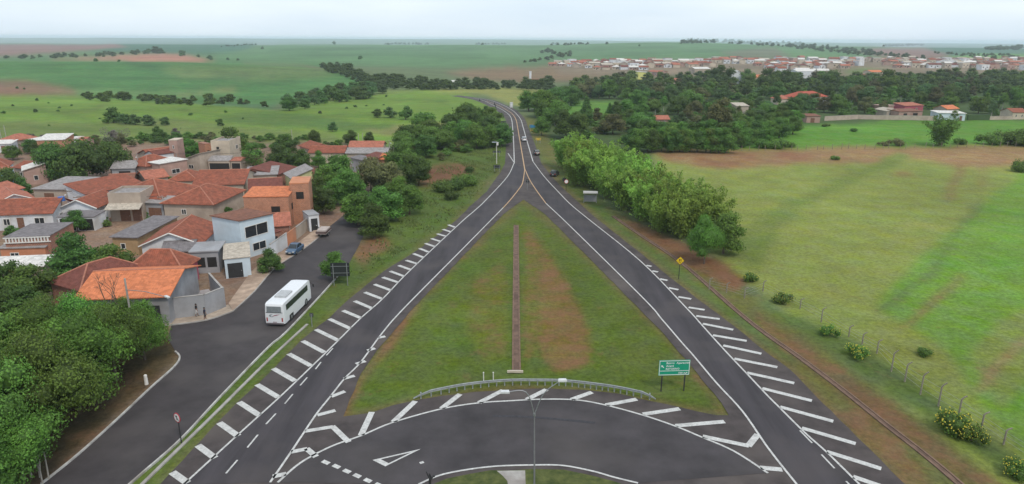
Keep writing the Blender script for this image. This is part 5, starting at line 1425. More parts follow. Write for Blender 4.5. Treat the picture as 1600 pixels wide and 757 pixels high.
house('low red roofed house in front of the pink cube', (238, 245), (276, 240), 3.2, 'gx', 1.4, t_red, w_beige, depth=8, wins=[('F', .3, .5, 1, 2)])
house('hip roofed red house behind the grey gable', (198, 257), (228, 260), 3.4, 'hip', 1.9, t_red, w_pink, depth=9, wins=[('F', .4, .6, 1, 2)])
house('house with a pale grey gable roof at the foot of the dark trees', (174, 264), (210, 263), 3.0, 'gx', 1.2, t_grey, w_grey, depth=8, wins=[('F', .3, .8, 0, 2.3, 'opening')])
house('small red ridge roof behind the large hip roof', (228, 280), (262, 276), 3.3, 'gx', 1.2, t_salmon, w_beige, depth=7, wins=[('F', .3, .5, 1, 2)])
house('red roofed house at the foot of the dark spreading trees', (168, 288), (206, 286), 3.0, 'gx', 1.4, t_brown, w_pink, depth=8, trimline=True, wins=[('F', .4, .6, 1, 2)])
house('far brick block with a white roof at the village edge', (57, 220), (100, 219), 4.4, 'shed', .9, t_white, w_brick2, depth=8, over=.2, wins=[('F', .3, .45, 1.5, 2.8), ('F', .6, .75, 1.5, 2.8)])
house('little white cube house right of the far brick block', (102, 218), (115, 218), 3.6, 'flat', 0, t_white, w_white, depth=6, over=.05, wins=[('F', .3, .6, 1, 2.2)])
house('low pinkish house at the end of the far row', (115, 221), (130, 221), 2.8, 'gx', .8, t_salmon, w_pink, depth=6, wins=[('F', .3, .6, 1, 2)])
house('pale roofed shed left of the far brick block', (42, 219), (57, 222), 2.8, 'shed', .8, t_white, w_beige, depth=8, wins=[('F', .3, .6, 0, 2, 'door')])
house('red hip roofed house at the left frame edge', (0, 219), (23, 220), 3.0, 'hip', 1.4, t_salmon, w_beige, depth=8, wins=[('F', .3, .6, 1, 2)])
house('long white roofed shed at the left frame edge', (-16, 226), (17, 225), 2.6, 'shed', .5, t_white, w_white, depth=5, wins=[('F', .5, .7, 0, 2, 'door')])
house('house with a white triangular roof by the dark trees', (36, 267), (72, 264), 3.6, 'shedl', 1.3, t_white, w_pink, depth=7, wins=[('F', .4, .6, 1, 2.2)])
house('small red roofed house before the white triangular roof', (22, 262), (42, 264), 3.0, 'gx', 1.1, t_red, w_beige, depth=6, wins=[('F', .4, .6, 1, 2)])
house('red roofed house at the frame edge above the blue wall', (-20, 262), (12, 260), 3.0, 'hip', 1.3, t_red, w_blue, depth=7, wins=[('F', .4, .6, 1, 2)])
house('sky blue plastered house cut by the left frame edge', (-30, 270), (7, 269), 3.2, 'shed', .4, t_salmon, mat('plaster_sky_blue', (.16, .36, .58), var=.1), depth=4, wins=[('F', .4, .6, 1, 2)])
# group beyond the trees
house('small red roof at the far end of the village', (468, 228), (486, 234), 3.0, 'gx', 1.2, t_red, w_pink, depth=7, wins=[('F', .4, .6, 1, 2)])
house('house with the longest red roof beyond the village trees', (483, 239), (537, 239), 3.0, 'gx', 1.3, t_red, w_cream, depth=8, wins=[('F', .3, .4, 1, 2), ('F', .6, .7, 1, 2)])
house('house with a salmon tiled roof at the far row', (545, 231), (597, 231), 3.0, 'gx', 1.3, t_salmon, w_cream, depth=8, wins=[('F', .3, .45, 1, 2)])
house('grey sheet roofed house right below the salmon roof', (541, 240), (604, 240), 2.9, 'gx', .9, t_grey, w_beige, depth=8, wins=[('F', .3, .45, 1, 2)])
house('house with a dark red shed roof below the grey roofs', (560, 248), (580, 252), 3.0, 'shed', 1.0, t_dred, w_beige, depth=6, wins=[('F', .3, .6, 1, 2)])
house('grey lean-to between dark red and orange roofs', (578, 254), (592, 250), 2.8, 'shed', .8, t_dgrey, w_grey, depth=6, wins=[('F', .3, .6, 0, 2, 'door')])
house('orange brick house at the right end of the far row', (592, 249), (610, 250), 3.2, 'gx', 1.0, t_orange, w_brick2, depth=6, wins=[('F', .3, .6, 1, 2)])
house('red lean-to roofed house beside the grey lean-to', (434, 273), (464, 262), 3.0, 'shed', 1.2, t_dred, w_brick, depth=7, wins=[('F', .4, .6, 1, 2)])
house('pale yellow house under a grey lean-to roof', (456, 279), (488, 276), 3.2, 'shedl', 1.7, t_grey, w_yellow, depth=7, wins=[('F', .3, .55, 1, 2)])
house('little red roof right of the pale yellow house', (487, 274), (500, 272), 2.8, 'gx', .9, t_dred, w_brick, depth=6, wins=[('F', .4, .6, 1, 2)])
# houses behind the wood on the right
def rhouse(label, A, B, h, roof, rise, rm, wm, depth, group='houses in the right-hand wood', **k):
    p = ground((A[0] + B[0]) / 2, A[1] + 6); return house(label, A, B, h, roof, rise, rm, wm, depth=depth, zb=p.z, group=group, **k)
wn = [('F', .2, .3, 1, 2.2), ('F', .6, .7, 1, 2.2)]
rhouse('villa wing with a red hip roof left of the tall villa roof', (1215, 155), (1236, 155), 3.2, 'hip', 1.8, t_salmon, w_cream, 9, wins=wn)
rhouse('large villa under a bright red hip roof in the wood', (1248, 153), (1293, 151), 3.4, 'hip', 2.8, tile_mat('tiles_bright_red', (.36, .085, .055), amount=.3), w_white, 12, wins=wn)
rhouse('grey beige house high in the wood', (1151, 166), (1170, 166), 4.6, 'shed', .8, t_beige, w_beige, 8, wins=wn)
rhouse('brown roofed wing right of the red villa', (1258, 164), (1286, 162), 2.6, 'gx', 1, t_brown, w_beige, 6, wins=wn)
rhouse('pink roofed cottage deep in the wood', (1024, 187), (1046, 187), 2.8, 'gx', 1.2, t_salmon, w_pink, 7, wins=wn)
rhouse('white roofed house on the near side of the valley', (950, 143), (961, 142), 3, 'shed', .8, t_white, w_cream, 7, wins=wn)
rhouse('pale beige house at the meadow edge', (1386, 174), (1406, 174), 3.0, 'gy', 1.0, t_beige, w_beige, 10, wins=wn)
rhouse('brown ruinous house with open windows at the meadow edge', (1405, 175), (1442, 174), 3.2, 'shed', .5, t_brown, w_pink, 7, wins=[('F', .2, .35, 1, 2.4, 'opening'), ('F', .6, .8, 1, 2.4, 'opening')])
rhouse('red painted veranda house above the ruinous house', (1414, 166), (1443, 165), 3.4, 'shed', .9, t_salmon, w_magenta, 7, wins=wn)
rhouse('pink walled house left of the veranda house', (1380, 166), (1397, 165), 4.2, 'flat', 0, w_pink, w_pink, 6, wins=wn)
rhouse('long low white building behind the isolated bamboo', (1466, 177), (1509, 178), 3.2, 'shed', .3, t_white, w_blue, 9, wins=[('F', .1, .2, 1, 2), ('F', .8, .9, 0, 2.1, 'door')])
rhouse('terracotta roofed house behind the white long building', (1480, 171), (1498, 170), 3.2, 'gx', 1.4, t_orange, w_beige, 7, wins=wn)
rhouse('house with a red roof and cream wall at the right frame edge', (1583, 176), (1606, 176), 3.2, 'gx', 1.4, t_red, w_cream, 8, wins=wn)
rhouse('small pinkish hut by the meadow wall', (1261, 182), (1282, 182), 2.8, 'shed', .4, t_brown, w_pink, 6, wins=[('F', .3, .6, 0, 2, 'door')])
rhouse('yellow hall with a curved pale roof before the town', (997, 114), (1018, 114), 6, 'shedr', .8, t_white, mat('plaster_yellow', (.60, .58, .20), var=.08), 14, group='buildings below the town', wins=wn)
rhouse('reddish hall behind the yellow hall', (1012, 112), (1031, 113), 4, 'gx', 1.2, t_salmon, w_pink, 12, group='buildings below the town', wins=wn)
rhouse('long grey shed left of the white chalet', (1086, 108), (1110, 108), 5, 'gx', 1.5, t_white, w_beige, 18, group='buildings below the town', wins=wn)
rhouse('long pinkish house below the far town', (1038, 126), (1060, 126), 3, 'gx', 1.6, t_salmon, w_cream, 8, group='buildings below the town', wins=wn)
rhouse('white steep-roofed chalet among dark trees', (1145, 120), (1161, 120), 6, 'gy', 5, t_white, w_white, 8, group='buildings below the town', wins=wn)
rhouse('wide house with a vivid orange roof right of the chalet', (1168, 122), (1193, 121), 4, 'gx', 2.0, t_orange, w_pink, 10, group='buildings below the town', wins=wn)
rhouse('white warehouse with a bright roof in the town front', (1246, 112), (1274, 112), 6, 'gx', 1.5, t_white, w_white, 16, group='buildings below the town', wins=wn)
rhouse('red roofed farm house in the valley beyond the bend', (831, 127), (845, 127), 3, 'gx', 1.5, t_dred, w_pink, 8, group='buildings below the town', wins=wn)
rhouse('tiny white tower house in the valley', (827.5, 112), (830.5, 112), 9, 'flat', 0, w_white, w_white, 3, group='buildings below the town', wins=wn)
rhouse('terracotta terrace of stepped roofs below the town', (1362, 113), (1381, 113), 5, 'gx', 1.5, t_orange, w_cream, 14, group='buildings below the town', wins=wn)
rhouse('low terracotta roofed row beneath the stepped roofs', (1352, 119), (1376, 119), 4, 'gx', 1.5, t_salmon, w_cream, 10, group='buildings below the town', wins=wn)
rhouse('pale farm shed in the far valley', (706, 128), (716, 128), 3, 'gx', 1, t_white, w_white, 6, group='buildings below the town', wins=wn)
# ------------------------------------------------------------------ the far town: every house its own object
proto = []
def town_proto(L, Dp, h, roof, rise):
    w_ = MB(); cs = [(-L / 2, -Dp / 2), (L / 2, -Dp / 2), (L / 2, Dp / 2), (-L / 2, Dp / 2)]
    for i in range(4):
        (x0, y0), (x1, y1) = cs[i], cs[(i + 1) % 4]; f = lambda x, y: wall_top(roof, L, Dp, h, rise, x + L / 2, y + Dp / 2)
        pts = [(x0, y0, -1), (x1, y1, -1), (x1, y1, f(x1, y1))]
        if (roof == 'gx' and i in (1, 3)) or (roof == 'gy' and i in (0, 2)): pts.append(((x0 + x1) / 2, (y0 + y1) / 2, h + rise))
        pts.append((x0, y0, f(x0, y0))); w_.add(pts, [tuple(range(len(pts)))])
    for xx in (-.3, .2): w_.box((xx * L, -Dp / 2 - .01, h * .5), (1.5, .06, 1.2), mi=1)
    w_.box((.02 * L, -Dp / 2 - .01, 1.05), (1.0, .06, 2.1), mi=1)
    r = MB(); fs, rid = roof_planes(roof, L, Dp, h, rise, .5)
    for f in fs: r.prism([Vector(p) + Vector((-L / 2, -Dp / 2, .05)) for p in f], (0, 0, .2))
    if roof == 'flat': r.box((0, 0, h + .12), (L + .4, Dp + .4, .3))
    return w_.mesh('wall', [w_white, darkm]), r.mesh('roof', [t_red])
for s in [(11, 8, 3.2, 'gx', 1.6), (9, 9, 3.2, 'hip', 1.7), (10, 9, 3.4, 'gy', 1.7), (12, 8, 6.0, 'flat', 0), (9, 8, 5.8, 'gx', 1.5), (15, 9, 4.2, 'gx', 1.6), (9, 7, 3.0, 'shed', .8)]: proto.append(town_proto(*s))
rw = [w_white, w_cream, w_beige, w_pink, w_white, w_cream]; rr = [(t_red, 'red'), (t_salmon, 'pale red'), (t_dred, 'dark red'), (t_white, 'white'), (t_salmon, 'pale red'), (t_white, 'white'), (t_beige, 'beige'), (t_red, 'red')]
rd = random.Random(77)
bands = [(97.2, 905, 1110), (99, 880, 1112), (101, 866, 1112), (103.4, 862, 1112), (106, 885, 1110), (109, 930, 1010), (95.2, 1108, 1345), (97.4, 1108, 1345), (100, 1120, 1345), (103, 1180, 1345), (106.5, 1196, 1340), (111, 1200, 1250), (115, 1215, 1300), (95.5, 1345, 1610), (97.5, 1345, 1610), (99.8, 1380, 1610), (102.5, 1380, 1610), (106, 1400, 1610), (109.5, 1530, 1610)]
cnt = 0
zone = lambda x: 'at the left end of the far town' if x < 960 else 'in the middle left of the far town' if x < 1110 else 'in the town behind the chalet and warehouse' if x < 1345 else 'at the right end of the far town'
for y, x0, x1 in bands:
    x = x0 + rd.uniform(0, 6)
    while x < x1:
        q = ground(x, y + rd.uniform(-.6, .6)); s = FPX / q.y
        i = rd.randrange(len(proto)); wm, rm = proto[i]; rmm, rn = rd.choice(rr); wl = rd.choice(rw)
        if i == 3 and rd.random() < .7: rmm, rn = t_white, 'white'
        step = (15 if i == 5 else 11) * s * rd.uniform(.85, 1.25)
        if rd.random() < .93 and not inside(np.array([x]), np.array([y]), [(1335, 105), (1395, 105), (1370, 121), (1300, 117)])[0]:
            shape = ['gabled', 'hip roofed', 'gable fronted', 'flat topped', 'tall gabled', 'long', 'lean-to'][i]
            o = thing('town_house', f'{shape} house with a {rn} roof {zone(x)}', 'house', q, rd.uniform(-.35, .35) + (math.pi / 2 if rd.random() < .25 else 0), f'{shape} {rn} houses ' + zone(x))
            a_ = share('wall', wm, o, material=wl); share('roof', rm, o, material=rmm); cnt += 1
        x += step
print('town houses', cnt)
# ------------------------------------------------------------------ walls and gates along the street
def yard_wall(label, pts, h, m, cap=None, th=.18, name='yard_wall'):
    """wall along ground pixels"""
    W = [at(x, y, 0) for x, y in pts]; o = thing(name, label, 'wall', W[0])
    b = MB(); c = MB()
    for i in range(len(W) - 1):
        p, q = W[i] - W[0], W[i + 1] - W[0]; d = q - p; L = d.length; rz = math.atan2(d.y, d.x)
        b.box(((p + q) / 2) + Vector((0, 0, h / 2 - .1)), (L + th * (1 if i else 0), th, h + .2), rz)
        c.box(((p + q) / 2) + Vector((0, 0, h + .03)), (L + th, th + .1, .07), rz)
    b.build('wall', m, o); c.build('coping', cap or concrete, o)
    return o
yard_wall('grey rendered yard wall behind the two pedestrians', [(264, 500), (323, 493), (352, 481)], 2.9, w_grey)
yard_wall('side wall of the paved yard with grey render', [(352, 481), (330, 455)], 2.7, w_grey)
yard_wall('dark metal gate panel beside the grey yard wall', [(238, 503), (263, 500)], 2.6, iron, iron, .1, 'gate_panel')
yard_wall('white yard wall next to the orange gate', [(424, 404), (449, 385)], 2.4, w_white)
yard_wall('orange sheet gate between white and grey walls', [(450, 384.5), (463, 374)], 2.2, w_salmon, w_salmon, .08, 'gate_panel')
yard_wall('grey wall strip behind the parked motorcycle', [(464, 373.5), (484, 357)], 2.2, w_beige)
yard_wall('white front wall with brown panel by the shrub', [(150, 349), (171, 347)], 2.4, w_white, trim)
yard_wall('long pale boundary wall at the top of the meadow', [(1288, 189), (1340, 186.5), (1400, 187.5), (1462, 188.5)], 2.0, w_beige)
yard_wall('dark hedge-like wall right of the white long building', [(1511, 188), (1545, 187.5)], 2.4, mat('hedge_leaf', (.05, .085, .03), var=.4, scale=4), mat('hedge_leaf', (.05, .085, .03)), .8, 'hedge')
yard_wall('pale wall at the right end of the meadow', [(1546, 187.5), (1582, 187)], 1.6, w_beige)
flat('paved_yard', [(266, 496), (286, 458), (326, 452), (345, 476), (323, 490)], .03, mat('yard_slab', (.33, .30, .30), var=.2, scale=.8, stain=(.22, .19, .18)))
# satellite bits and tanks on roofs
def tank(px, py, z, label):
    p = at(px, py, z); o = thing('water_tank', label, 'water tank', p); b = MB(); b.tube((0, 0, 0), (0, 0, .75), .72, .62, 16); b.build('body', blue_pl, o)
    b = MB(); b.tube((0, 0, .75), (0, 0, .84), .66, .5, 16); b.build('lid', blue_pl, o)
    b = MB(); b.box((0, 0, -z / 2 - .05), (1.3, 1.3, z + .1)); b.build('stand', w_beige, o)
tank(96, 314, 4.2, 'blue water tank beside the long red roof')
# ------------------------------------------------------------------ poles
def pole(px, py, top, label, lamp=0, r=.13, name='utility_pole', arms=True, rz=.4, m=None, base=None):
    p = base or ground(px, py); h = height_at(p, top); o = thing(name, label, 'pole', p, rz)
    b = MB(); b.tube((0, 0, -.3), (0, 0, h), r, r * .62, 10); b.build('pole', m or concrete, o)
    if arms:
        b = MB(); b.box((0, 0, h - .35), (1.8, .1, .12)); ca = b.build('crossarm', mat('arm_wood', (.16, .12, .09)), o)
        for x in (-.8, -.3, .3, .8):
            b = MB(); b.tube((x, 0, h - .29), (x, 0, h - .1), .05, .035, 6); b.build('insulator', mat('porcelain', (.35, .3, .28), rough=.3), ca)
    if lamp:
        z = h - 1.1; b = MB(); b.path([Vector((0, -.1, z - .3)), Vector((0, -.9, z + .25)), Vector((0, -1.7, z + .4))], [.035, .03, .03], 6); la = b.build('lamp_arm', steel, o)
        b = MB(); b.box((0, -1.95, z + .4), (.26, .62, .12)); b.build('lamp_head', mat('lamp_shell', (.55, .56, .56), rough=.4), la)
    return o
for x, y, t, lb, lm in [(110, 331, 297, 'concrete pole with a lamp before the white gabled house', 1), (127, 336, 306, 'second pole right of the white gable peak', 0), (219, 277, 240, 'pole at the pink house corner', 1), (258, 340, 306, 'white pole at the end of the long beige wall', 0), (152, 273, 254, 'left of two bare poles under the dark trees', 0), (160.5, 272, 252, 'right of two bare poles under the dark trees', 0), (278, 262, 240, 'right pole of the pair by the pale mono-pitch roof', 0), (270, 262, 246, 'left pole of the pair by the pale mono-pitch roof', 0), (457, 222, 203, 'pole at the far village end', 0), (434.5, 268, 234, 'tall pole with a bright lamp over the thin brown trees', 1), (470, 268, 243, 'slim pole behind the grey lean-to roof', 0), (561, 228, 209, 'left of the two bare poles by the dark round trees', 0), (567.5, 229, 208, 'right of the two bare poles by the dark round trees', 0), (609.5, 250, 219, 'pole with a white lamp at the orange brick house', 1), (616, 250, 226, 'plain pole beside the white lamp pole', 0), (548.5, 275, 249, 'pole at the bend of the far street', 1), (604, 284, 274, 'short white post among the olive trees', 0), (2.5, 219, 194, 'white mast at the left frame edge', 0), (10, 217, 196, 'second mast at the left frame edge', 0), (55, 352, 330, 'dark pole before the columned front', 0), (98, 445, 424, 'thin dark pole on the dark red roof house', 0), (1010, 140, 126, 'pale pole left in the far wood', 0), (1023, 190, 172, 'pale pole by the pink roofed cottage', 0)]:
    pole(x, y, t, lb, lm, arms=(t < y - 22 and 'post' not in lb and 'mast' not in lb), r=.12)
def wires(label, poles, n=3):
    P = []
    for x, y, t in poles:
        q = ground(x, y); P.append(q + Vector((0, 0, height_at(q, t) - .1)))
    o = thing('power_line', label, 'cable', P[0]); w_ = mat('cable', (.05, .05, .05), rough=.7)
    for k in range(n):
        b = MB()
        for a, c in zip(P[:-1], P[1:]):
            off = Vector((0, .35 * (k - 1), 0)); L = (c - a).length; pts = [a.lerp(c, i / 10) + off - Vector((0, 0, .0022 * L * L * .25 * 4 * (i / 10) * (1 - i / 10) if L < 60 else 1.6 * 4 * (i / 10) * (1 - i / 10))) - P[0] for i in range(11)]
            b.path(pts, [.018] * 11, 4)
        b.build('wire', w_, o)
wires('three sagging cables along the village poles before the beige walls', [(110, 331, 297), (127, 336, 306), (258, 340, 306)])
wires('three sagging cables from the pink house to the thin brown trees', [(219, 277, 240), (278, 262, 240), (434.5, 268, 234), (470, 268, 243), (548.5, 275, 249)])
# lamp leaning out over the dark gate
p = at(212, 540, 0); o = thing('street_lamp', 'street lamp reaching out of the grove over the dark gate', 'street lamp', p); hd = at(258, 464, 8.2) - p
b = MB(); b.tube((0, 0, -.3), (0, 0, 8.4), .14, .1, 10); b.build('pole', concrete, o)
b = MB(); b.path([Vector((0, 0, 7.0)), hd * .5 + Vector((0, 0, 3.7)), hd], [.045, .04, .04], 6); b.build('arm', steel, o)
b = MB(); b.box(hd + Vector((.2, .0, 0)), (.75, .3, .14), math.atan2(hd.y, hd.x)); b.build('lamp_head', mat('lamp_shell', (.55, .56, .56)), o)
# white camera mast beside the highway
p = ground(776, 256); h = height_at(p, 222); o = thing('camera_mast', 'white mast with a box and arm on the slope beside the highway', 'mast', p)
b = MB(); b.tube((0, 0, -.2), (0, 0, h), .12, .08, 8); b.build('pole', trim, o)
b = MB(); b.box((.25, 0, h - .55), (.55, .4, .9)); b.build('cabinet', trim, o)
b = MB(); b.box((-.6, 0, h - .1), (1.5, .8, .08)); b.build('solar_panel', mat('panel_glass', (.30, .33, .38), rough=.2), o)
# twin-arm street light on the roundabout island
p = at(835, 815, 0)
def solve(px, py, base):   # point seen at px, py in the upright plane through the base facing the viewer
    d = ray(px, py); t = (base.y - C0[1]) / d[1]; q = C0 + t * d; return Vector((q[0], q[1], q[2])) - base
o = thing('street_lamp', 'tall twin-arm street lamp on the roundabout island', 'street lamp', p)
j = solve(835, 648, p); r_ = solve(876, 594, p); l_ = solve(792, 612, p)
b = MB(); b.tube((0, 0, -.2), (j.x, 0, j.z), .085, .045, 12); b.build('pole', mat('pole_grey', (.17, .17, .175), rough=.6, var=.15), o)
b = MB(); b.tube((j.x, 0, j.z - .12), (j.x, 0, j.z + .1), .09, .09, 10); b.build('collar', steel, o)
for e, m1 in ((r_, solve(850, 615, p)), (l_, solve(822, 613, p))):
    s = e.x - j.x
    P_ = smooth([Vector((j.x, 0, j.z)), Vector((m1.x, 0, m1.z)), Vector((e.x, -.1, e.z))], 5)
    b = MB(); b.path(P_, [.035] * len(P_), 8); ar = b.build('arm', steel, o)
    b = MB(); hx = e.x + (.12 if s > 0 else -.12)
    b.prism([(hx - .32, -.25, e.z - .05), (hx + .32, -.22, e.z - .05), (hx + .26, .1, e.z - .05), (hx - .26, .08, e.z - .05)], (0, 0, .13)); lh = b.build('lamp_head', mat('lamp_shell', (.55, .56, .56)), ar)
    b = MB(); b.box((hx, -.08, e.z - .065), (.34, .2, .03)); b.build('lens', glass, lh)
# black bracket post at the inner edge
p = at(671, 776, 0); o = thing('bracket_post', 'black post with a forked bracket at the inner kerb of the roundabout', 'post', p)
t = solve(672, 747, p); b = MB(); b.tube((0, 0, -.2), (t.x, 0, t.z), .1, .1, 8); b.build('post', iron, o)
q = solve(666, 737, p); b = MB(); b.path([Vector((t.x, 0, t.z - .1)), Vector((t.x - .12, 0, t.z + .12)), q], [.07, .06, .04], 6); b.build('prong', iron, o)
q = solve(678, 744, p); b = MB(); b.path([Vector((t.x, 0, t.z - .12)), Vector((t.x + .12, -.05, t.z - .02)), q], [.08, .07, .04], 6); b.ico(q, .12, 1); b.build('prong', iron, o)
q = solve(671, 741, p); b = MB(); b.prism([(t.x - .12, .05, t.z - .1), (t.x + .16, .05, t.z - .1), (q.x + .03, .05, q.z), (q.x - .04, .05, q.z)], (0, .05, 0)); b.build('bracket_plate', iron, o)
# ------------------------------------------------------------------ guard rail on the median
GR = smooth([at(x, y, 0) for x, y in [(646, 626), (689, 616.5), (726, 609.5), (763.6, 605), (801, 602.5), (840, 602.5), (873.5, 603), (904, 605.5), (932, 609), (960, 613), (990, 619), (1024.5, 627)]], 3)
o = thing('guard_rail', 'curved galvanised guard rail at the foot of the grassy median', 'guard rail', GR[0])
zinc = mat('galvanised', (.27, .29, .29), rough=.5, var=.25, scale=3, metal=.2)
b = MB(); prof = [(-.04, .46), (.04, .50), (.04, .56), (-.03, .60), (-.03, .63), (.04, .67), (.04, .73), (-.04, .77)]
vs = []
for i, q in enumerate(GR):
    d = GR[min(i + 1, len(GR) - 1)] - GR[max(i - 1, 0)]; d.normalize(); nn = Vector((d.y, -d.x, 0))
    end = i < 2 or i > len(GR) - 3
    for u, z in prof: vs.append(q - GR[0] + nn * u + Vector((0, 0, z * (.35 if i in (0, len(GR) - 1) else .7 if end else 1))))
k = len(prof); b.add(vs, [(i * k + j, (i + 1) * k + j, (i + 1) * k + j + 1, i * k + j + 1) for i in range(len(GR) - 1) for j in range(k - 1)], smooth=False)
b.build('beam', zinc, o)
pm = MB(); pm.box((0, 0, .22), (.12, .16, .86)); pme = pm.mesh('post', [zinc])
for i in range(1, len(GR) - 1): share('post', pme, o, GR[i] - GR[0] + Vector((0, .15, 0)))
b = MB()
for px in (755.6, 770.8):
    pp = at(px, 594, 0); s = thing('marker_stake', 'thin pale stake left of the other behind the guard rail' if px < 760 else 'thin pale stake right of the other behind the guard rail', 'stake', pp); q = MB(); q.tube((0, 0, -.1), (0, 0, .85), .06, .05, 6); q.build('stake', trim, s); q = MB(); q.box((0, 0, .88), (.13, .13, .06)); q.build('cap', trim, s)
pp = at(805, 583, 0); s = thing('drain_slab', 'pale slab closing the end of the median channel', 'slab', pp); q = MB(); q.box((0, 0, .16), (1.75, .22, .22)); q.build('slab', mat('pale_slab', (.46, .40, .32), var=.15), s); q = MB(); q.box((0, .25, .1), (1.2, .25, .12)); q.build('footing', concrete, s)
# ------------------------------------------------------------------ signs
green = mat('sign_green', (.012, .26, .155), rough=.45, var=.06, scale=2)
yel = mat('sign_yellow', (.66, .44, .015), rough=.45, var=.06)
red = mat('sign_red', (.42, .02, .04), rough=.45, var=.08)
blk = mat('sign_black', (.012, .012, .012), rough=.5)
signback = mat('sign_back', (.022, .026, .026), rough=.5, var=.25, scale=3)
wht = mat('sign_white', (.70, .70, .70), rough=.45, var=.05)


def word(txt, x, z, size, parent, y, m=wht, bold=1.0):
    c = bpy.data.curves.new('lettering', 'FONT'); c.body = txt; c.size = size; c.offset = size * .018 * bold; c.extrude = .004; c.space_character = 1.12; c.resolution_u = 2
    t = bpy.data.objects.new('tmp', c); COL.objects.link(t); dg = bpy.context.evaluated_depsgraph_get()
    me = bpy.data.meshes.new_from_object(t.evaluated_get(dg)); bpy.data.objects.remove(t); me.materials.clear(); me.materials.append(m)
    o = bpy.data.objects.new('lettering', me); COL.objects.link(o)
    o.parent = parent; o.location = (x, y, z); o.rotation_euler = (math.pi / 2, 0, 0)
    return o


def arrow(parent, x, z, s, ang, m, y):
    b = MB(); c, sn = math.cos(ang), math.sin(ang)
    P = [(-.12, -.6), (.12, -.6), (.12, .05), (.38, .05), (0, .6), (-.38, .05), (-.12, .05)]
    P = [Vector((x + s * (a * c - e * sn), y, z + s * (a * sn + e * c))) for a, e in P]
    b.prism(P, (0, .006, 0)); return b.build('arrow', m, parent)


p0, p1 = at(1033, 611.5, 0), at(1068.5, 610.5, 0); mid = (p0 + p1) / 2; ax = (p1 - p0)
tp = height_at(mid, 563); bt = height_at(mid, 586.5)
o = thing('direction_sign', 'green direction sign with white lettering on two black posts', 'road sign', mid, math.atan2(ax.y, ax.x))
wS = 48 / 35.5 * ax.length; hS = tp - bt
for s in (-1, 1):
    b = MB(); b.box((s * ax.length / 2, .06, bt / 2 + .3), (.11, .1, bt + .9)); b.build('post', iron, o)
b = MB(); b.box((0, 0, (tp + bt) / 2), (wS, .05, hS)); pn = b.build('panel', green, o)
b = MB(); e = .055; y_ = -.032
for cx, cz, dx, dz in ((0, tp - .07, wS - .08, e), (0, bt + .07, wS - .08, e), (-wS / 2 + .07, (tp + bt) / 2, e, hS - .2), (wS / 2 - .07, (tp + bt) / 2, e, hS - .2), (0, bt + hS * .30, wS - .2, .045)): b.box((cx, y_, cz), (dx, .012, dz))
b.build('border', wht, pn)
fs = hS * .175
word('Bairro  Aparecida', -wS * .27, tp - hS * .24, fs, pn, -.036); word('Avar\u00e9', -wS * .27, tp - hS * .43, fs, pn, -.036); word('RETORNO', -wS * .28, tp - hS * .62, fs * .95, pn, -.036); word('500 m', wS * .14, bt + hS * .10, fs * .9, pn, -.036)
arrow(pn, -wS * .385, tp - hS * .40, hS * .19, R(45), wht, -.04); arrow(pn, wS * .40, bt + hS * .15, hS * .13, R(-45), wht, -.04)


def sign_post(name, label, base, z_c, draw, rz=0, r=.05, pm=None):
    o = thing(name, label, 'road sign', base, rz); b = MB(); b.tube((0, .06, -.2), (0, .06, z_c + .2), r, r, 8); b.build('post', pm or iron, o); draw(o, z_c); return o


def disc(o, z, rad, m, y0, y1, name, n=24):
    b = MB(); b.tube((0, y0, z), (0, y1, z), rad, rad, n, smooth=False); return b.build(name, m, o)


def d_noturn(o, z):
    f = disc(o, z, .47, red, .02, -.02, 'rim'); g = disc(o, z, .385, wht, -.02, -.03, 'face')
    b = MB(); M_ = Matrix.Translation((0, -.036, z)) @ Matrix.Rotation(R(40), 4, 'Y'); b.box((0, 0, 0), (.62, .008, .075), M=M_); b.build('bar', blk, g)
    b = MB(); b.box((.0, -.042, z - .04), (.09, .008, .34)); b.prism([(-.12, -.042, z + .1), (.12, -.042, z + .1), (0, -.042, z + .26)], (0, .006, 0)); b.build('arrow', blk, g)
bs = at(282.5, 692, 0); sign_post('traffic_sign', 'round red-rimmed white prohibition sign on the grass strip by the street', bs, height_at(bs, 653), d_noturn, R(-32))


def d_diamond(o, z):
    s = .66; b = MB(); b.prism([(0, -.02, z - s), (s, -.02, z), (0, -.02, z + s), (-s, -.02, z)], (0, .04, 0)); pn = b.build('panel', blk, o)
    s = .61; b = MB(); b.prism([(0, -.032, z - s), (s, -.032, z), (0, -.032, z + s), (-s, -.032, z)], (0, .01, 0)); f = b.build('face', yel, pn)
    b = MB()
    for sx in (-1, 1):
        b.prism([(sx * .14 - .045, -.042, z - .16), (sx * .14 + .045, -.042, z - .16), (sx * .10 + .045, -.042, z + .1), (sx * .10 - .045, -.042, z + .1)], (0, .008, 0))
        b.prism([(sx * .10 - .12, -.042, z + .1), (sx * .10 + .12, -.042, z + .1), (sx * .10, -.042, z + .27)], (0, .008, 0))
    b.box((0, -.038, z - .31), (.15, .008, .13)); b.build('symbol', blk, f)
bs = at(1060.5, 436, 0); sign_post('warning_sign', 'yellow diamond warning sign beside the roadside channel', bs, height_at(bs, 407.5), d_diamond, R(-6))


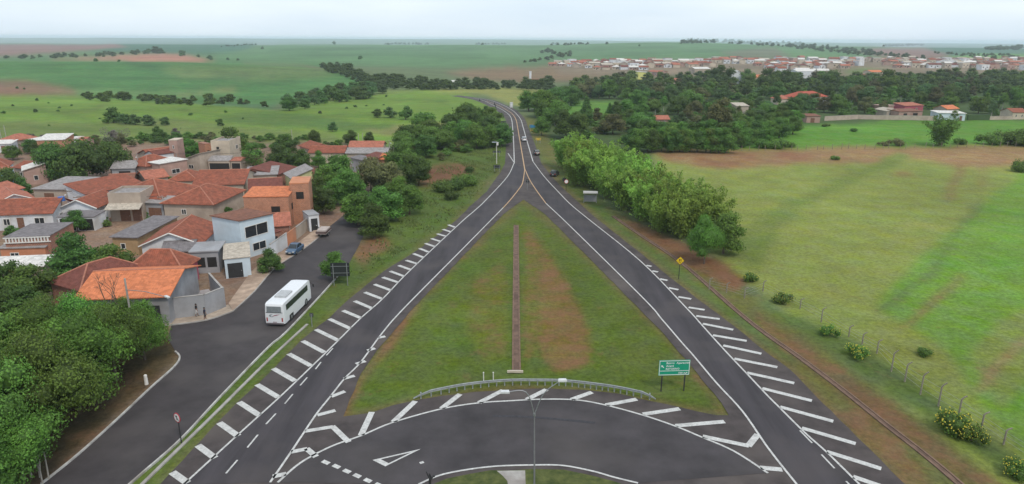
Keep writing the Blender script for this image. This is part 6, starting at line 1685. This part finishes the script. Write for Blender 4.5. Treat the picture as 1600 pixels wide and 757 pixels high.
def backs(label, px, py, top, wpx, hpx, posts=2, rz=0, name='road_sign', m=signback):
    b0 = ground(px, py); s = (proj(np.array(b0.x), np.array(b0.y), np.array(b0.z))[2]) / FPX
    W_, H_ = wpx * s, hpx * s; t = height_at(b0, top)
    o = thing(name, label, 'road sign', b0, rz); b = MB(); b.box((0, 0, t - H_ / 2), (W_, .05, H_)); pn = b.build('panel', m, o)
    b = MB()
    for zz in (t - H_ * .25, t - H_ * .75): b.box((0, -.05, zz), (W_ * .96, .05, .06))
    b.build('rail', steel, pn)
    for i in range(posts):
        x = 0 if posts == 1 else (-.36 + .72 * i / (posts - 1)) * W_
        b = MB(); b.box((x, -.1, (t - .1) / 2 - .1), (.1, .08, t + .1)); b.build('post', steel, o)
    return o
backs('dark back of a wide sign board behind the round street tree', 533, 446, 411, 29, 22, 2, R(4))
backs('dark sign back on two posts beside the highway fork', 776.5, 269, 258, 10.5, 5.5)
backs('low wide dark sign back below the white mast', 776, 244, 236, 12.5, 3, 2)
backs('dark sign back on the left of the highway bend', 786.5, 197, 189.5, 8, 5)
backs('small dark sign back on the grass strip near the bus', 488, 510, 489.5, 6, 6, 1)
backs('dark keep-right sign back on the hatched gore', 824, 297, 281, 4.4, 5.5, 1)
backs('white board beside the highway bend', 799, 170, 160, 5, 8, 2, name='sign_board', m=wht)
backs('blue road sign at the wood edge', 832.5, 204, 195.5, 10, 4.5, 2, name='road_sign', m=mat('sign_blue', (.03, .22, .42), rough=.4))
backs('yellow board on the right verge of the highway', 841, 224, 216, 8, 3.5, 2, name='road_sign', m=yel)
backs('small yellow plate just below the blue sign', 831, 208, 203.5, 4.5, 2, 1, name='road_sign', m=yel)
def d_speed(o, z):
    f = disc(o, z, .52, red, .02, -.02, 'rim'); disc(o, z, .42, wht, -.02, -.03, 'face')
bs = ground(884.5, 298); o = sign_post('speed_sign', 'pale round sign with a dark second disc on the right verge', bs, height_at(bs, 284), d_speed, R(4))
b = MB(); z_ = height_at(bs, 281); b.tube((-.5, .1, z_), (-.5, .06, z_), .5, .5, 20, smooth=False); b.build('rear_disc', signback, o)
# ------------------------------------------------------------------ fence along the field: every post, and its wires
fp = [(1108, 452, 434), (1135, 457, 441), (1163, 466, 449), (1192, 455, 438), (1250, 482, 466), (1283, 503, 480), (1326, 526, 508), (1347, 538, 519), (1370, 552, 530), (1392.5, 580, 545), (1413.6, 596, 565), (1438, 616, 580), (1466, 634, 597), (1497.5, 650, 618), (1533, 670, 643), (1568, 694, 668), (1612, 724, 694)]
pw = mat('fence_concrete', (.24, .21, .17), rough=.9, var=.3, scale=3)
tops = []
o = thing('wire_fence', 'wire fence of leaning concrete posts along the field edge', 'fence', at(fp[0][0], fp[0][1], 0)); org = o.location.copy()
for i, (x, y, t) in enumerate(fp):
    p = at(x, y, 0); h = min(height_at(p, t), 2.6); q = p - org
    b = MB(); b.tube((0, 0, -.2), (0, 0, h * .82), .085, .075, 8); b.path([Vector((0, 0, h * .8)), Vector((.12, -.05, h * .9)), Vector((.38, -.12, h))], [.075, .07, .06], 8)
    b.build('post', pw, o, q); tops.append((q, h))
b = MB()
for (q0, h0), (q1, h1) in zip(tops[:-1], tops[1:]):
    for f in (.25, .5, .72): b.tube(q0 + Vector((0, 0, h0 * f)), q1 + Vector((0, 0, h1 * f)), .012, .012, 4, cap=False)
b.build('wires', steel, o)
# thin wooden stakes of the meadow fence
o = thing('stake_fence', 'row of thin wooden stakes between meadow and mown field', 'fence', ground(1180, 236)); org = o.location.copy(); sm_ = MB(); sm_.tube((0, 0, -.2), (0, 0, 1.7), .09, .07, 6); sme = sm_.mesh('stake', [mat('stake_wood', (.24, .19, .15), var=.3)])
for i in range(44):
    x = 1040 + i * 13 + random.uniform(-3, 3); q = ground(x, 238 - (x - 1040) * .016 + random.uniform(-.5, .5)); c = share('stake', sme, o, q - org); c.rotation_euler = (random.uniform(-.08, .08), random.uniform(-.08, .08), 0); c.scale = (1, 1, random.uniform(.8, 1.2))
# pale trunks under the grove
for i in range(9):
    p = at(6 + i * 9 + random.uniform(-3, 3), 752 + random.uniform(-8, 6), 0); q = thing('sapling_stem', 'pale thin stem under the near edge of the corner grove', 'stem', p, 0, 'pale stems under the grove'); b = MB(); b.path([Vector((0, 0, -.1)), Vector((random.uniform(-.15, .15), 0, 1.2)), Vector((random.uniform(-.3, .3), .2, 2.6))], [.07, .06, .05], 6); b.build('trunk', bark_pale, q); b = MB(); b.path([Vector((0, 0, 1.0)), Vector((random.uniform(-.4, .4), .1, 1.8))], [.035, .02], 5); b.build('branch', bark_pale, q)
p = at(229, 600, 0); o = thing('marker_post', 'short whitewashed post at the grove edge', 'post', p); b = MB(); b.tube((0, 0, -.1), (0, 0, 1.0), .2, .17, 10); b.build('post', trim, o); b = MB(); b.tube((0, 0, 1.0), (0, 0, 1.08), .17, .08, 10); b.build('cap', trim, o)
# bus shelter on the right verge
p = ground(922, 318); o = thing('bus_shelter', 'pale roofed bus shelter on the right verge below the bamboo', 'bus shelter', p, -.1)
b = MB(); b.box((0, 0, 2.5), (3.2, 1.9, .22)); b.build('roof', mat('shelter_roof', (.42, .41, .40), var=.1), o)
for x in (-1.4, 1.4):
    b = MB(); b.box((x, .6, 1.15), (.14, .14, 2.5)); b.build('post', steel, o)
b = MB(); b.box((0, .7, 1.0), (2.6, .08, 1.6)); b.build('back_panel', w_grey, o); b = MB(); b.box((0, .35, .45), (2.2, .4, .07)); b.build('bench', concrete, o)
# ------------------------------------------------------------------ vehicles
tyre = mat('tyre', (.02, .02, .02), rough=.9)
rimm = mat('wheel_rim', (.32, .33, .34), rough=.35, metal=.7)
lampw = mat('headlight', (.6, .62, .62), rough=.15, spec=.6)
lampr = mat('tail_light', (.32, .015, .015), rough=.25, spec=.6)
def paintm(n, c): return mat('car_paint_' + n, c, rough=.28, var=.06, spec=.55)


def wheels(o, xs, y, r, wd=.2):
    for x in xs:
        for s in (-1, 1):
            b = MB(); b.tube((x, s * y - wd / 2, r), (x, s * y + wd / 2, r), r, r, 18); t = b.build('wheel', tyre, o)
            b = MB(); b.tube((x, s * y + s * (wd / 2 - .01), r), (x, s * y + s * (wd / 2 + .015), r), r * .6, r * .52, 12); b.build('rim', rimm, t)


def lofted(sections):
    """body from cross sections along x: (x, half width low, half width high, z low, z shoulder, z top, half width top)"""
    b = MB(); k = 10; vs = []
    for x, wl, wh, zl, zs, zt, wt in sections:
        ring = [(-wl, zl), (-wh, (zl + zs) / 2), (-wh * .98, zs), (-wt, zt - .04), (-wt * .6, zt), (wt * .6, zt), (wt, zt - .04), (wh * .98, zs), (wh, (zl + zs) / 2), (wl, zl)]
        vs += [(x, a, c) for a, c in ring]
    fs = []
    for i in range(len(sections) - 1):
        for j in range(k): fs.append((i * k + j, i * k + (j + 1) % k, (i + 1) * k + (j + 1) % k, (i + 1) * k + j)[::-1])
    fs += [tuple(range(k)), tuple(range((len(sections) - 1) * k + k - 1, (len(sections) - 1) * k - 1, -1))]
    b.add(vs, fs, smooth=False); return b


def car(label, base, heading, paint_m, L=4.2, W=1.75, H=1.48, group=None, hatch=False):
    """heading: direction the nose points, in radians"""
    o = thing('parked_car' if 'parked' in label else 'car', label, 'car', base, heading, group); h = L / 2; w_ = W / 2
    S = [(-h, w_ * .8, w_ * .86, .34, .62, .72, w_ * .74), (-h + .12, w_ * .92, w_ * .97, .24, .78, .92, w_ * .82), (-h * .72, w_ * .95, w_, .2, .84, .97, w_ * .86), (-h * .3, w_ * .95, w_, .18, .86, .96, w_ * .88), (h * .28, w_ * .95, w_, .18, .84, .93, w_ * .88), (h * .68, w_ * .94, w_ * .98, .2, .78, .86, w_ * .8), (h - .14, w_ * .9, w_ * .94, .24, .66, .74, w_ * .72), (h, w_ * .78, w_ * .82, .34, .54, .6, w_ * .62)]
    lofted(S).build('body', paint_m, o)
    rear = -h * .92 if hatch else -h * .62
    C = [(rear, w_ * .88, .88), (rear + .35, w_ * .74, H - .06), (-.15, w_ * .76, H), (h * .14, w_ * .74, H - .04), (h * .48, w_ * .86, .88)]
    b = MB(); vs = []
    for x, ww, z in C: vs += [(x, -ww, z), (x, ww, z)]
    # cabin: glass sides and screens, painted roof
    base_z = .86; n = len(C)
    for s in (0, 1):
        f = [2 * i + s for i in range(n)]; b.add(vs, [tuple(f) if s else tuple(f[::-1])])
    b.add(vs, [(0, 1, 3, 2), (2 * n - 4, 2 * n - 3, 2 * n - 1, 2 * n - 2)]); b.build('windows', glass, o)
    b = MB(); rf = [vs[2 * i + s] for i in range(1, n - 1) for s in (0, 1)]; k = n - 2
    b.add([Vector(v) + Vector((0, 0, .012)) for v in rf], [(2 * i, 2 * i + 2, 2 * i + 3, 2 * i + 1) for i in range(k - 1)]); 
    for s in (-1, 1):
        b.tube((C[1][0], s * C[1][1], C[1][2]), (C[0][0], s * C[0][1], .86), .045, .05, 6); b.tube((C[3][0], s * C[3][1], C[3][2]), (C[4][0], s * C[4][1], .86), .035, .045, 6); b.tube((-.2, s * (w_ * .76 + .005), H - .02), (-.24, s * (w_ * .92), .86), .04, .045, 6)
        b.tube((C[1][0], s * C[1][1], C[1][2]), (C[2][0], s * C[2][1], C[2][2]), .03, .03, 6); b.tube((C[2][0], s * C[2][1], C[2][2]), (C[3][0], s * C[3][1], C[3][2]), .03, .03, 6)
    b.build('roof', paint_m, o)
    wheels(o, (-h * .62, h * .62), w_ - .1, .31)
    for s in (-1, 1):
        b = MB(); b.box((h - .09, s * w_ * .66, .6), (.18, .36, .15)); b.build('headlight', lampw, o)
        b = MB(); b.box((-h + .06, s * w_ * .7, .76), (.14, .28, .18)); b.build('tail_light', lampr, o)
        b = MB(); b.box((h * .42, s * (w_ + .08), .95), (.12, .18, .13)); b.build('mirror', paint_m, o)
    b = MB(); b.box((h - .02, 0, .36), (.1, W * .72, .16)); b.build('grille', iron, o)
    b = MB(); b.box((h + .02, 0, .45), (.03, .42, .12)); b.box((-h - .0, 0, .55), (.03, .42, .12)); b.build('number_plate', trim, o)
    return o


def heading_px(a, b_):
    p, q = ground(*a), ground(*b_); return math.atan2(q.y - p.y, q.x - p.x)
hd = heading_px((494, 374), (467, 394))
pb = at(461, 395, 0); pb.z = .12
car('dark blue parked car on the dusty pavement by the white wall', pb, hd, paintm('blue', (.055, .10, .17)), hatch=False)
g1 = ground(818.5, 220.5); g1.z += .06
car('small pale grey car driving away up the highway', g1, math.pi / 2 + .12, paintm('silver', (.45, .47, .50)), hatch=True)
g1 = ground(838.3, 242); g1.z += .06
car('dark parked car on the right shoulder above the fork', g1, math.pi / 2 + .1, paintm('black', (.02, .02, .022)), hatch=True)
g1 = ground(866.5, 274.5)
car('dark parked car on the grass next to the round sign', g1, math.pi / 2 - .3, paintm('black', (.02, .02, .022)), hatch=True)
# coach at the kerb
hd = heading_px((343, 622), (420, 542.6)); a_ = at(414, 510.5, 0); b_ = at(447, 511.5, 0)
u = Vector((math.cos(hd), math.sin(hd), 0)); v = Vector((-u.y, u.x, 0)); W = 2.5; L = 9.5; H = 3.1
ctr = (a_ + b_) / 2 + u * (L / 2)
o = thing('parked_bus', 'white bus with a dark swoosh on its tail standing at the street kerb', 'bus', (ctr.x, ctr.y, 0), hd)
bw = mat('bus_white', (.66, .67, .69), rough=.3, var=.04, spec=.5)
h = L / 2; w_ = W / 2
S = [(-h, w_ * .93, w_ * .95, .5, 1.9, 2.75, w_ * .82), (-h + .12, w_ * .97, w_ * .99, .38, 1.95, 3.0, w_ * .9), (-h + .6, w_ * .98, w_, .34, 2.0, H, w_ * .94), (h - .7, w_ * .98, w_, .34, 2.0, H, w_ * .94), (h - .12, w_ * .96, w_ * .98, .36, 1.9, H - .15, w_ * .9), (h, w_ * .9, w_ * .92, .45, 1.7, H - .4, w_ * .82)]
lofted(S).build('body', bw, o)
wheels(o, (-h * .52, h * .56), w_ - .12, .48, .28)
M2 = Matrix.Translation((-h - .02, 0, 2.36)) @ Matrix.Rotation(R(6), 4, 'Y')
b = MB(); b.box((0, 0, 0), (.05, W * .74, .78), M=M2); b.build('rear_window', mat('bus_rear_glass', (.18, .20, .21), rough=.12, spec=.6), o)
b = MB(); b.box((-h - .0, 0, 1.92), (.05, W * .86, .06)); b.build('rear_trim', iron, o)
for s in (-1, 1):
    n = 6
    for i in range(n):
        x = -h + .9 + i * (L - 2.1) / n; b = MB(); b.box((x + .58, s * (w_ * .975), 2.3), ((L - 2.1) / n - .1, .1, .74)); b.build('side_window', glass, o)
    b = MB(); b.box((-h - .0, s * w_ * .78, .98), (.05, .16, .5)); b.build('tail_light', lampr, o)
    b = MB(); b.box((-h * .52, s * w_ * .965, .62), (1.25, .12, .62)); b.build('wheel_arch', iron, o)
    b = MB(); b.box((h + .0, s * w_ * .6, .85), (.06, .4, .2)); b.build('headlight', lampw, o)
    b = MB(); b.tube((h - .1, s * w_ * .95, 2.6), (h + .2, s * (w_ + .25), 2.2), .03, .03, 6); b.box((h + .2, s * (w_ + .25), 2.05), (.1, .2, .4)); b.build('mirror', iron, o)
b = MB(); b.box((h - .03, 0, 1.95), (.1, W * .8, 1.1)); b.build('windscreen', glass, o)
# swoosh on the tail: grey curl and red-dark blade, flat print
def sw(pts, m, nm, x): 
    b = MB(); b.prism([(x, -yy, zz) for yy, zz in pts], (.012, 0, 0)); b.build(nm, m, o)
sw([(-.72, 1.50), (-.62, 1.62), (-.42, 1.68), (-.2, 1.66), (-.44, 1.56), (-.5, 1.46), (-.36, 1.37), (-.1, 1.42), (-.3, 1.30), (-.55, 1.34), (-.68, 1.42)], mat('print_grey', (.22, .25, .27), var=.1), 'tail_emblem', -h - .012)
sw([(-.32, 1.40), (-.05, 1.55), (.28, 1.64), (.78, 1.70), (.34, 1.56), (.0, 1.47)], mat('print_crimson', (.24, .04, .07), var=.2), 'tail_emblem', -h - .018)
b = MB(); b.box((-h - .01, 0, .62), (.03, .5, .16)); b.build('number_plate', mat('plate_grey', (.35, .3, .32)), o)
b = MB(); b.box((-h + .02, 0, .44), (.16, W * .9, .18)); b.build('bumper', mat('bumper_dark', (.12, .10, .11)), o)
b = MB(); b.box((-1.5, 0, H + .1), (2.2, 1.5, .22)); b.build('roof_unit', mat('roof_unit_grey', (.4, .41, .42)), o)
# flat-bed trailer
hd = heading_px((494, 374), (520, 350)); p = at(506, 368.5, 0)
o = thing('trailer', 'pale topped two-wheeled trailer standing at the street edge', 'trailer', (p.x, p.y, 0), hd)
b = MB(); b.box((0, 0, .78), (3.4, 1.9, .12)); b.build('bed', mat('trailer_board', (.40, .34, .31), var=.2, scale=2), o)
b = MB()
for c, d in (((-1.68, 0, 1.0), (.06, 1.9, .36)), ((0, .93, 1.0), (3.3, .05, .34)), ((0, -.93, 1.0), (3.3, .05, .34))): b.box(c, d)
b.build('side_board', mat('trailer_side', (.10, .065, .06), var=.2), o)
b = MB(); b.box((.1, 0, 1.12), (2.9, 1.7, .5)); b.build('load', mat('canvas_load', (.42, .36, .33), var=.15, scale=2), o)
wheels(o, (-.2,), .86, .34, .2)
b = MB(); b.path([Vector((1.7, 0, .7)), Vector((2.9, 0, .55))], [.05, .05], 6); b.build('drawbar', iron, o)


# ------------------------------------------------------------------ people
def skin(verts, edges, root, levels=1):
    """one continuous surface grown round a skeleton: verts = [(x, y, z, radius_x, radius_y)]"""
    me = bpy.data.meshes.new('body'); me.from_pydata([v[:3] for v in verts], edges, [])
    ob = bpy.data.objects.new('tmp', me); COL.objects.link(ob)
    md = ob.modifiers.new('skin', 'SKIN'); sv = me.skin_vertices[0].data
    for i, v in enumerate(verts): sv[i].radius = (v[3], v[4]); sv[i].use_root = (i == root)
    ss = ob.modifiers.new('sub', 'SUBSURF'); ss.levels = levels; ss.render_levels = levels
    dg = bpy.context.evaluated_depsgraph_get(); out = bpy.data.meshes.new_from_object(ob.evaluated_get(dg))
    bpy.data.objects.remove(ob); bpy.data.meshes.remove(me); return out


def figure(label, base, heading, zones, hair_c, pose='walk', h=1.72, short=True):
    """zones: list of (z from, material) from the ground up, arms excluded"""
    s = h / 1.72; V = []; E = []
    def add(x, y, z, rx, ry=None, p=None):
        V.append((x * s, y * s, z * s, rx * s, (ry or rx) * s)); i = len(V) - 1
        if p is not None: E.append((p, i))
        return i
    pel = add(0, 0, .95, .15, .115); wst = add(0, 0, 1.1, .135, .10, pel); ch = add(.01, 0, 1.3, .165, .115, wst); up = add(0, 0, 1.42, .11, .085, ch); nk = add(.01, 0, 1.5, .055, .055, up)
    hd1 = add(.03, 0, 1.57, .078, .085, nk); add(.03, 0, 1.66, .088, .095, hd1); 
    sit = pose == 'sit'
    for sd, st in ((1, .16), (-1, -.14)):
        if pose == 'stand': st *= .25
        hip = add(0, sd * .10, .9, .092, .092, pel)
        if sit: kn = add(.38, sd * .16, .82, .07, .07, hip); an = add(.22, sd * .18, .42, .05, .05, kn); add(.36, sd * .18, .36, .045, .035, an)
        else:
            kn = add(st * .55 + .02, sd * .10, .5, .066, .066, hip); cf = add(st * .7 - .02, sd * .10, .34, .056, .056, kn); an = add(st * 1.0 - .04, sd * .10, .09, .038, .038, cf); add(st * 1.0 + .12, sd * .115, .035, .04, .03, an)
        sh = add(0, sd * .19, 1.4, .062, .062, up)
        if sit: el = add(.24, sd * .27, 1.2, .045, .045, sh); wr = add(.48, sd * .28, 1.12, .03, .03, el); d_ = Vector((1, 0, -.2))
        else: el = add(-st * .45, sd * .245, 1.13, .045, .045, sh); wr = add(-st * .9 + .04, sd * .255, .89, .03, .03, el); d_ = Vector((-st * .5 + .15, 0, -1)).normalized()
        pm = add(V[wr][0] / s + d_.x * .055, V[wr][1] / s, V[wr][2] / s + d_.z * .055, .036, .02, wr)
        for k, (off, ln_) in enumerate(((-.03, .062), (-.01, .074), (.01, .07), (.03, .055))):
            a = add(V[pm][0] / s + d_.x * .04 + off * abs(d_.z), V[pm][1] / s - off * (1 - abs(d_.z)), V[pm][2] / s + d_.z * .04, .010, .010, pm)
            add(V[a][0] / s + d_.x * ln_ * .8 + .008, V[a][1] / s - sd * .012, V[a][2] / s + d_.z * ln_ * .8, .008, .008, a)
        a = add(V[wr][0] / s + .035, V[wr][1] / s - sd * .01, V[wr][2] / s + d_.z * .04, .011, .011, wr); add(V[a][0] / s + .02, V[a][1] / s - sd * .008, V[a][2] / s + d_.z * .04, .009, .009, a)
    me = skin(V, E, 0, 1)
    o = thing('person', label, 'person', base, heading)
    me.materials.clear()
    for z, m in zones: me.materials.append(m)
    mi = []
    for p in me.polygons:
        c = p.center / s; k = 0
        for i, (z, m) in enumerate(zones):
            if c.z >= z: k = i
        if abs(c.y) > .21 and c.z < (1.22 if short else .9): k = len(zones) - 1      # bare arms and hands
        mi.append(k)
    me.polygons.foreach_set('material_index', mi); me.polygons.foreach_set('use_smooth', np.ones(len(mi), bool))
    b_ = bpy.data.objects.new('body', me); COL.objects.link(b_); b_.parent = o
    b = MB(); b.ico((.008 * s, 0, 1.675 * s), .108 * s, 2, sc=(1.0, .92, .95)); b.build('hair', hair_c, o)
    b = MB(); b.ico((.115 * s, 0, 1.595 * s), .018 * s, 1)
    for sd in (-1, 1): b.ico((.03 * s, sd * .092 * s, 1.6 * s), .024 * s, 1, sc=(.8, .5, 1.2))
    b.build('nose_and_ears', zones[-1][1], o)
    b = MB()
    for sd in (-1, 1): b.ico((.112 * s, sd * .032 * s, 1.625 * s), .011 * s, 1)
    b.build('eyes', blk, o)
    b = MB(); b.box((.108 * s, 0, 1.555 * s), (.014 * s, .045 * s, .01 * s)); b.build('mouth', mat('lips', (.25, .09, .08)), o)
    return o
skn = mat('skin', (.24, .13, .085), rough=.6, var=.08); hairm = mat('hair_dark', (.015, .012, .01), rough=.6)
shirt_b = mat('shirt_black', (.02, .02, .024), rough=.85); shorts_w = mat('shorts_white', (.55, .53, .52), rough=.85); shirt_n = mat('shirt_navy', (.03, .03, .055), rough=.85); shorts_d = mat('shorts_dark', (.05, .045, .05), rough=.85); shoe = mat('shoe', (.05, .045, .045))
p = at(308, 494.5, .12); figure('person in a black top and white shorts walking on the pavement', p, heading_px((262, 506), (323, 500)), [(0, shoe), (.1, skn), (.36, shorts_w), (.98, shirt_b), (1.5, skn)], hairm)
p = at(321, 500.5, -.005); figure('person in dark shirt and dark shorts stepping off the kerb', p, heading_px((262, 506), (323, 500)) + .3, [(0, shoe), (.1, skn), (.5, shorts_d), (.98, shirt_n), (1.5, skn)], hairm, h=1.74)


def motorcycle(label, base, heading):
    o = thing('motorcycle', label, 'motorcycle', base, heading)
    for x in (-.64, .64):
        b = MB(); n = 18
        for i in range(n):
            a0, a1 = 2 * math.pi * i / n, 2 * math.pi * (i + 1) / n
            b.tube((x + .27 * math.cos(a0), 0, .31 + .27 * math.sin(a0)), (x + .27 * math.cos(a1), 0, .31 + .27 * math.sin(a1)), .05, .05, 6, cap=False)
        w2 = b.build('wheel', tyre, o); b = MB(); b.tube((x, -.05, .31), (x, .05, .31), .08, .08, 10); b.build('hub', rimm, w2)
    b = MB(); b.path([Vector((-.6, 0, .33)), Vector((-.1, 0, .45)), Vector((.3, 0, .72)), Vector((.64, 0, .31))], [.04, .09, .05, .035], 8); b.box((.0, 0, .42), (.42, .24, .3)); b.build('frame', iron, o)
    b = MB(); b.ico((.14, 0, .82), .2, 2, sc=(1.35, .75, .7)); b.build('tank', paintm('black', (.02, .02, .022)), o)
    b = MB(); b.box((-.38, 0, .8), (.66, .24, .1)); b.build('seat', blk, o)
    b = MB(); b.tube((.34, -.36, 1.02), (.34, .36, 1.02), .02, .02, 6); b.tube((.36, 0, .7), (.34, 0, 1.02), .03, .03, 6); b.build('handlebar', steel, o)
    b = MB(); b.ico((.5, 0, .88), .1, 1); b.build('headlight', lampw, o)
    return o
motorcycle('dark motorcycle parked between the grey gatehouse and the trailer', at(491, 360, .12), .3)
for (x, y), lb in [((774.2, 169.5), 'first of the motorcycles riding through the bend'), ((773.2, 165.2), 'upper motorcycle riding through the bend'), ((749.5, 158.5), 'farthest motorcycle on the highway rise')]:
    g = ground(x, y); g.z += .08; hd = heading_px((771, 168), (784, 174)) if '' == lb else -.9
    motorcycle('dark ' + lb, g, hd)
    figure('person in dark clothes riding the ' + lb.replace('motorcycles', 'motorcycle pair').replace('first of the', 'lower'), Vector((g.x - .3 * math.cos(hd), g.y - .3 * math.sin(hd), g.z - .08)), hd, [(0, shoe), (.45, shorts_d), (.98, shirt_b), (1.5, shirt_b)], hairm, pose='sit')
# ------------------------------------------------------------------ haze: one closed box of thin air
hb = MB(); hb.box((0, 3000, -10), (40000, 30000, 118))
hz = hb.build('haze', [])
hz['kind'] = 'stuff'
hm = bpy.data.materials.new('haze'); hm.use_nodes = True
hn = hm.node_tree.nodes; hl = hm.node_tree.links
hn.remove(hn['Principled BSDF'])
pv = hn.new('ShaderNodeVolumePrincipled')
pv.inputs['Color'].default_value = (.78, .90, 1.0, 1)
pv.inputs['Density'].default_value = 0.00012
pv.inputs['Anisotropy'].default_value = 0.0
hl.new(pv.outputs['Volume'], hn['Material Output'].inputs['Volume'])
hz.data.materials.append(hm)
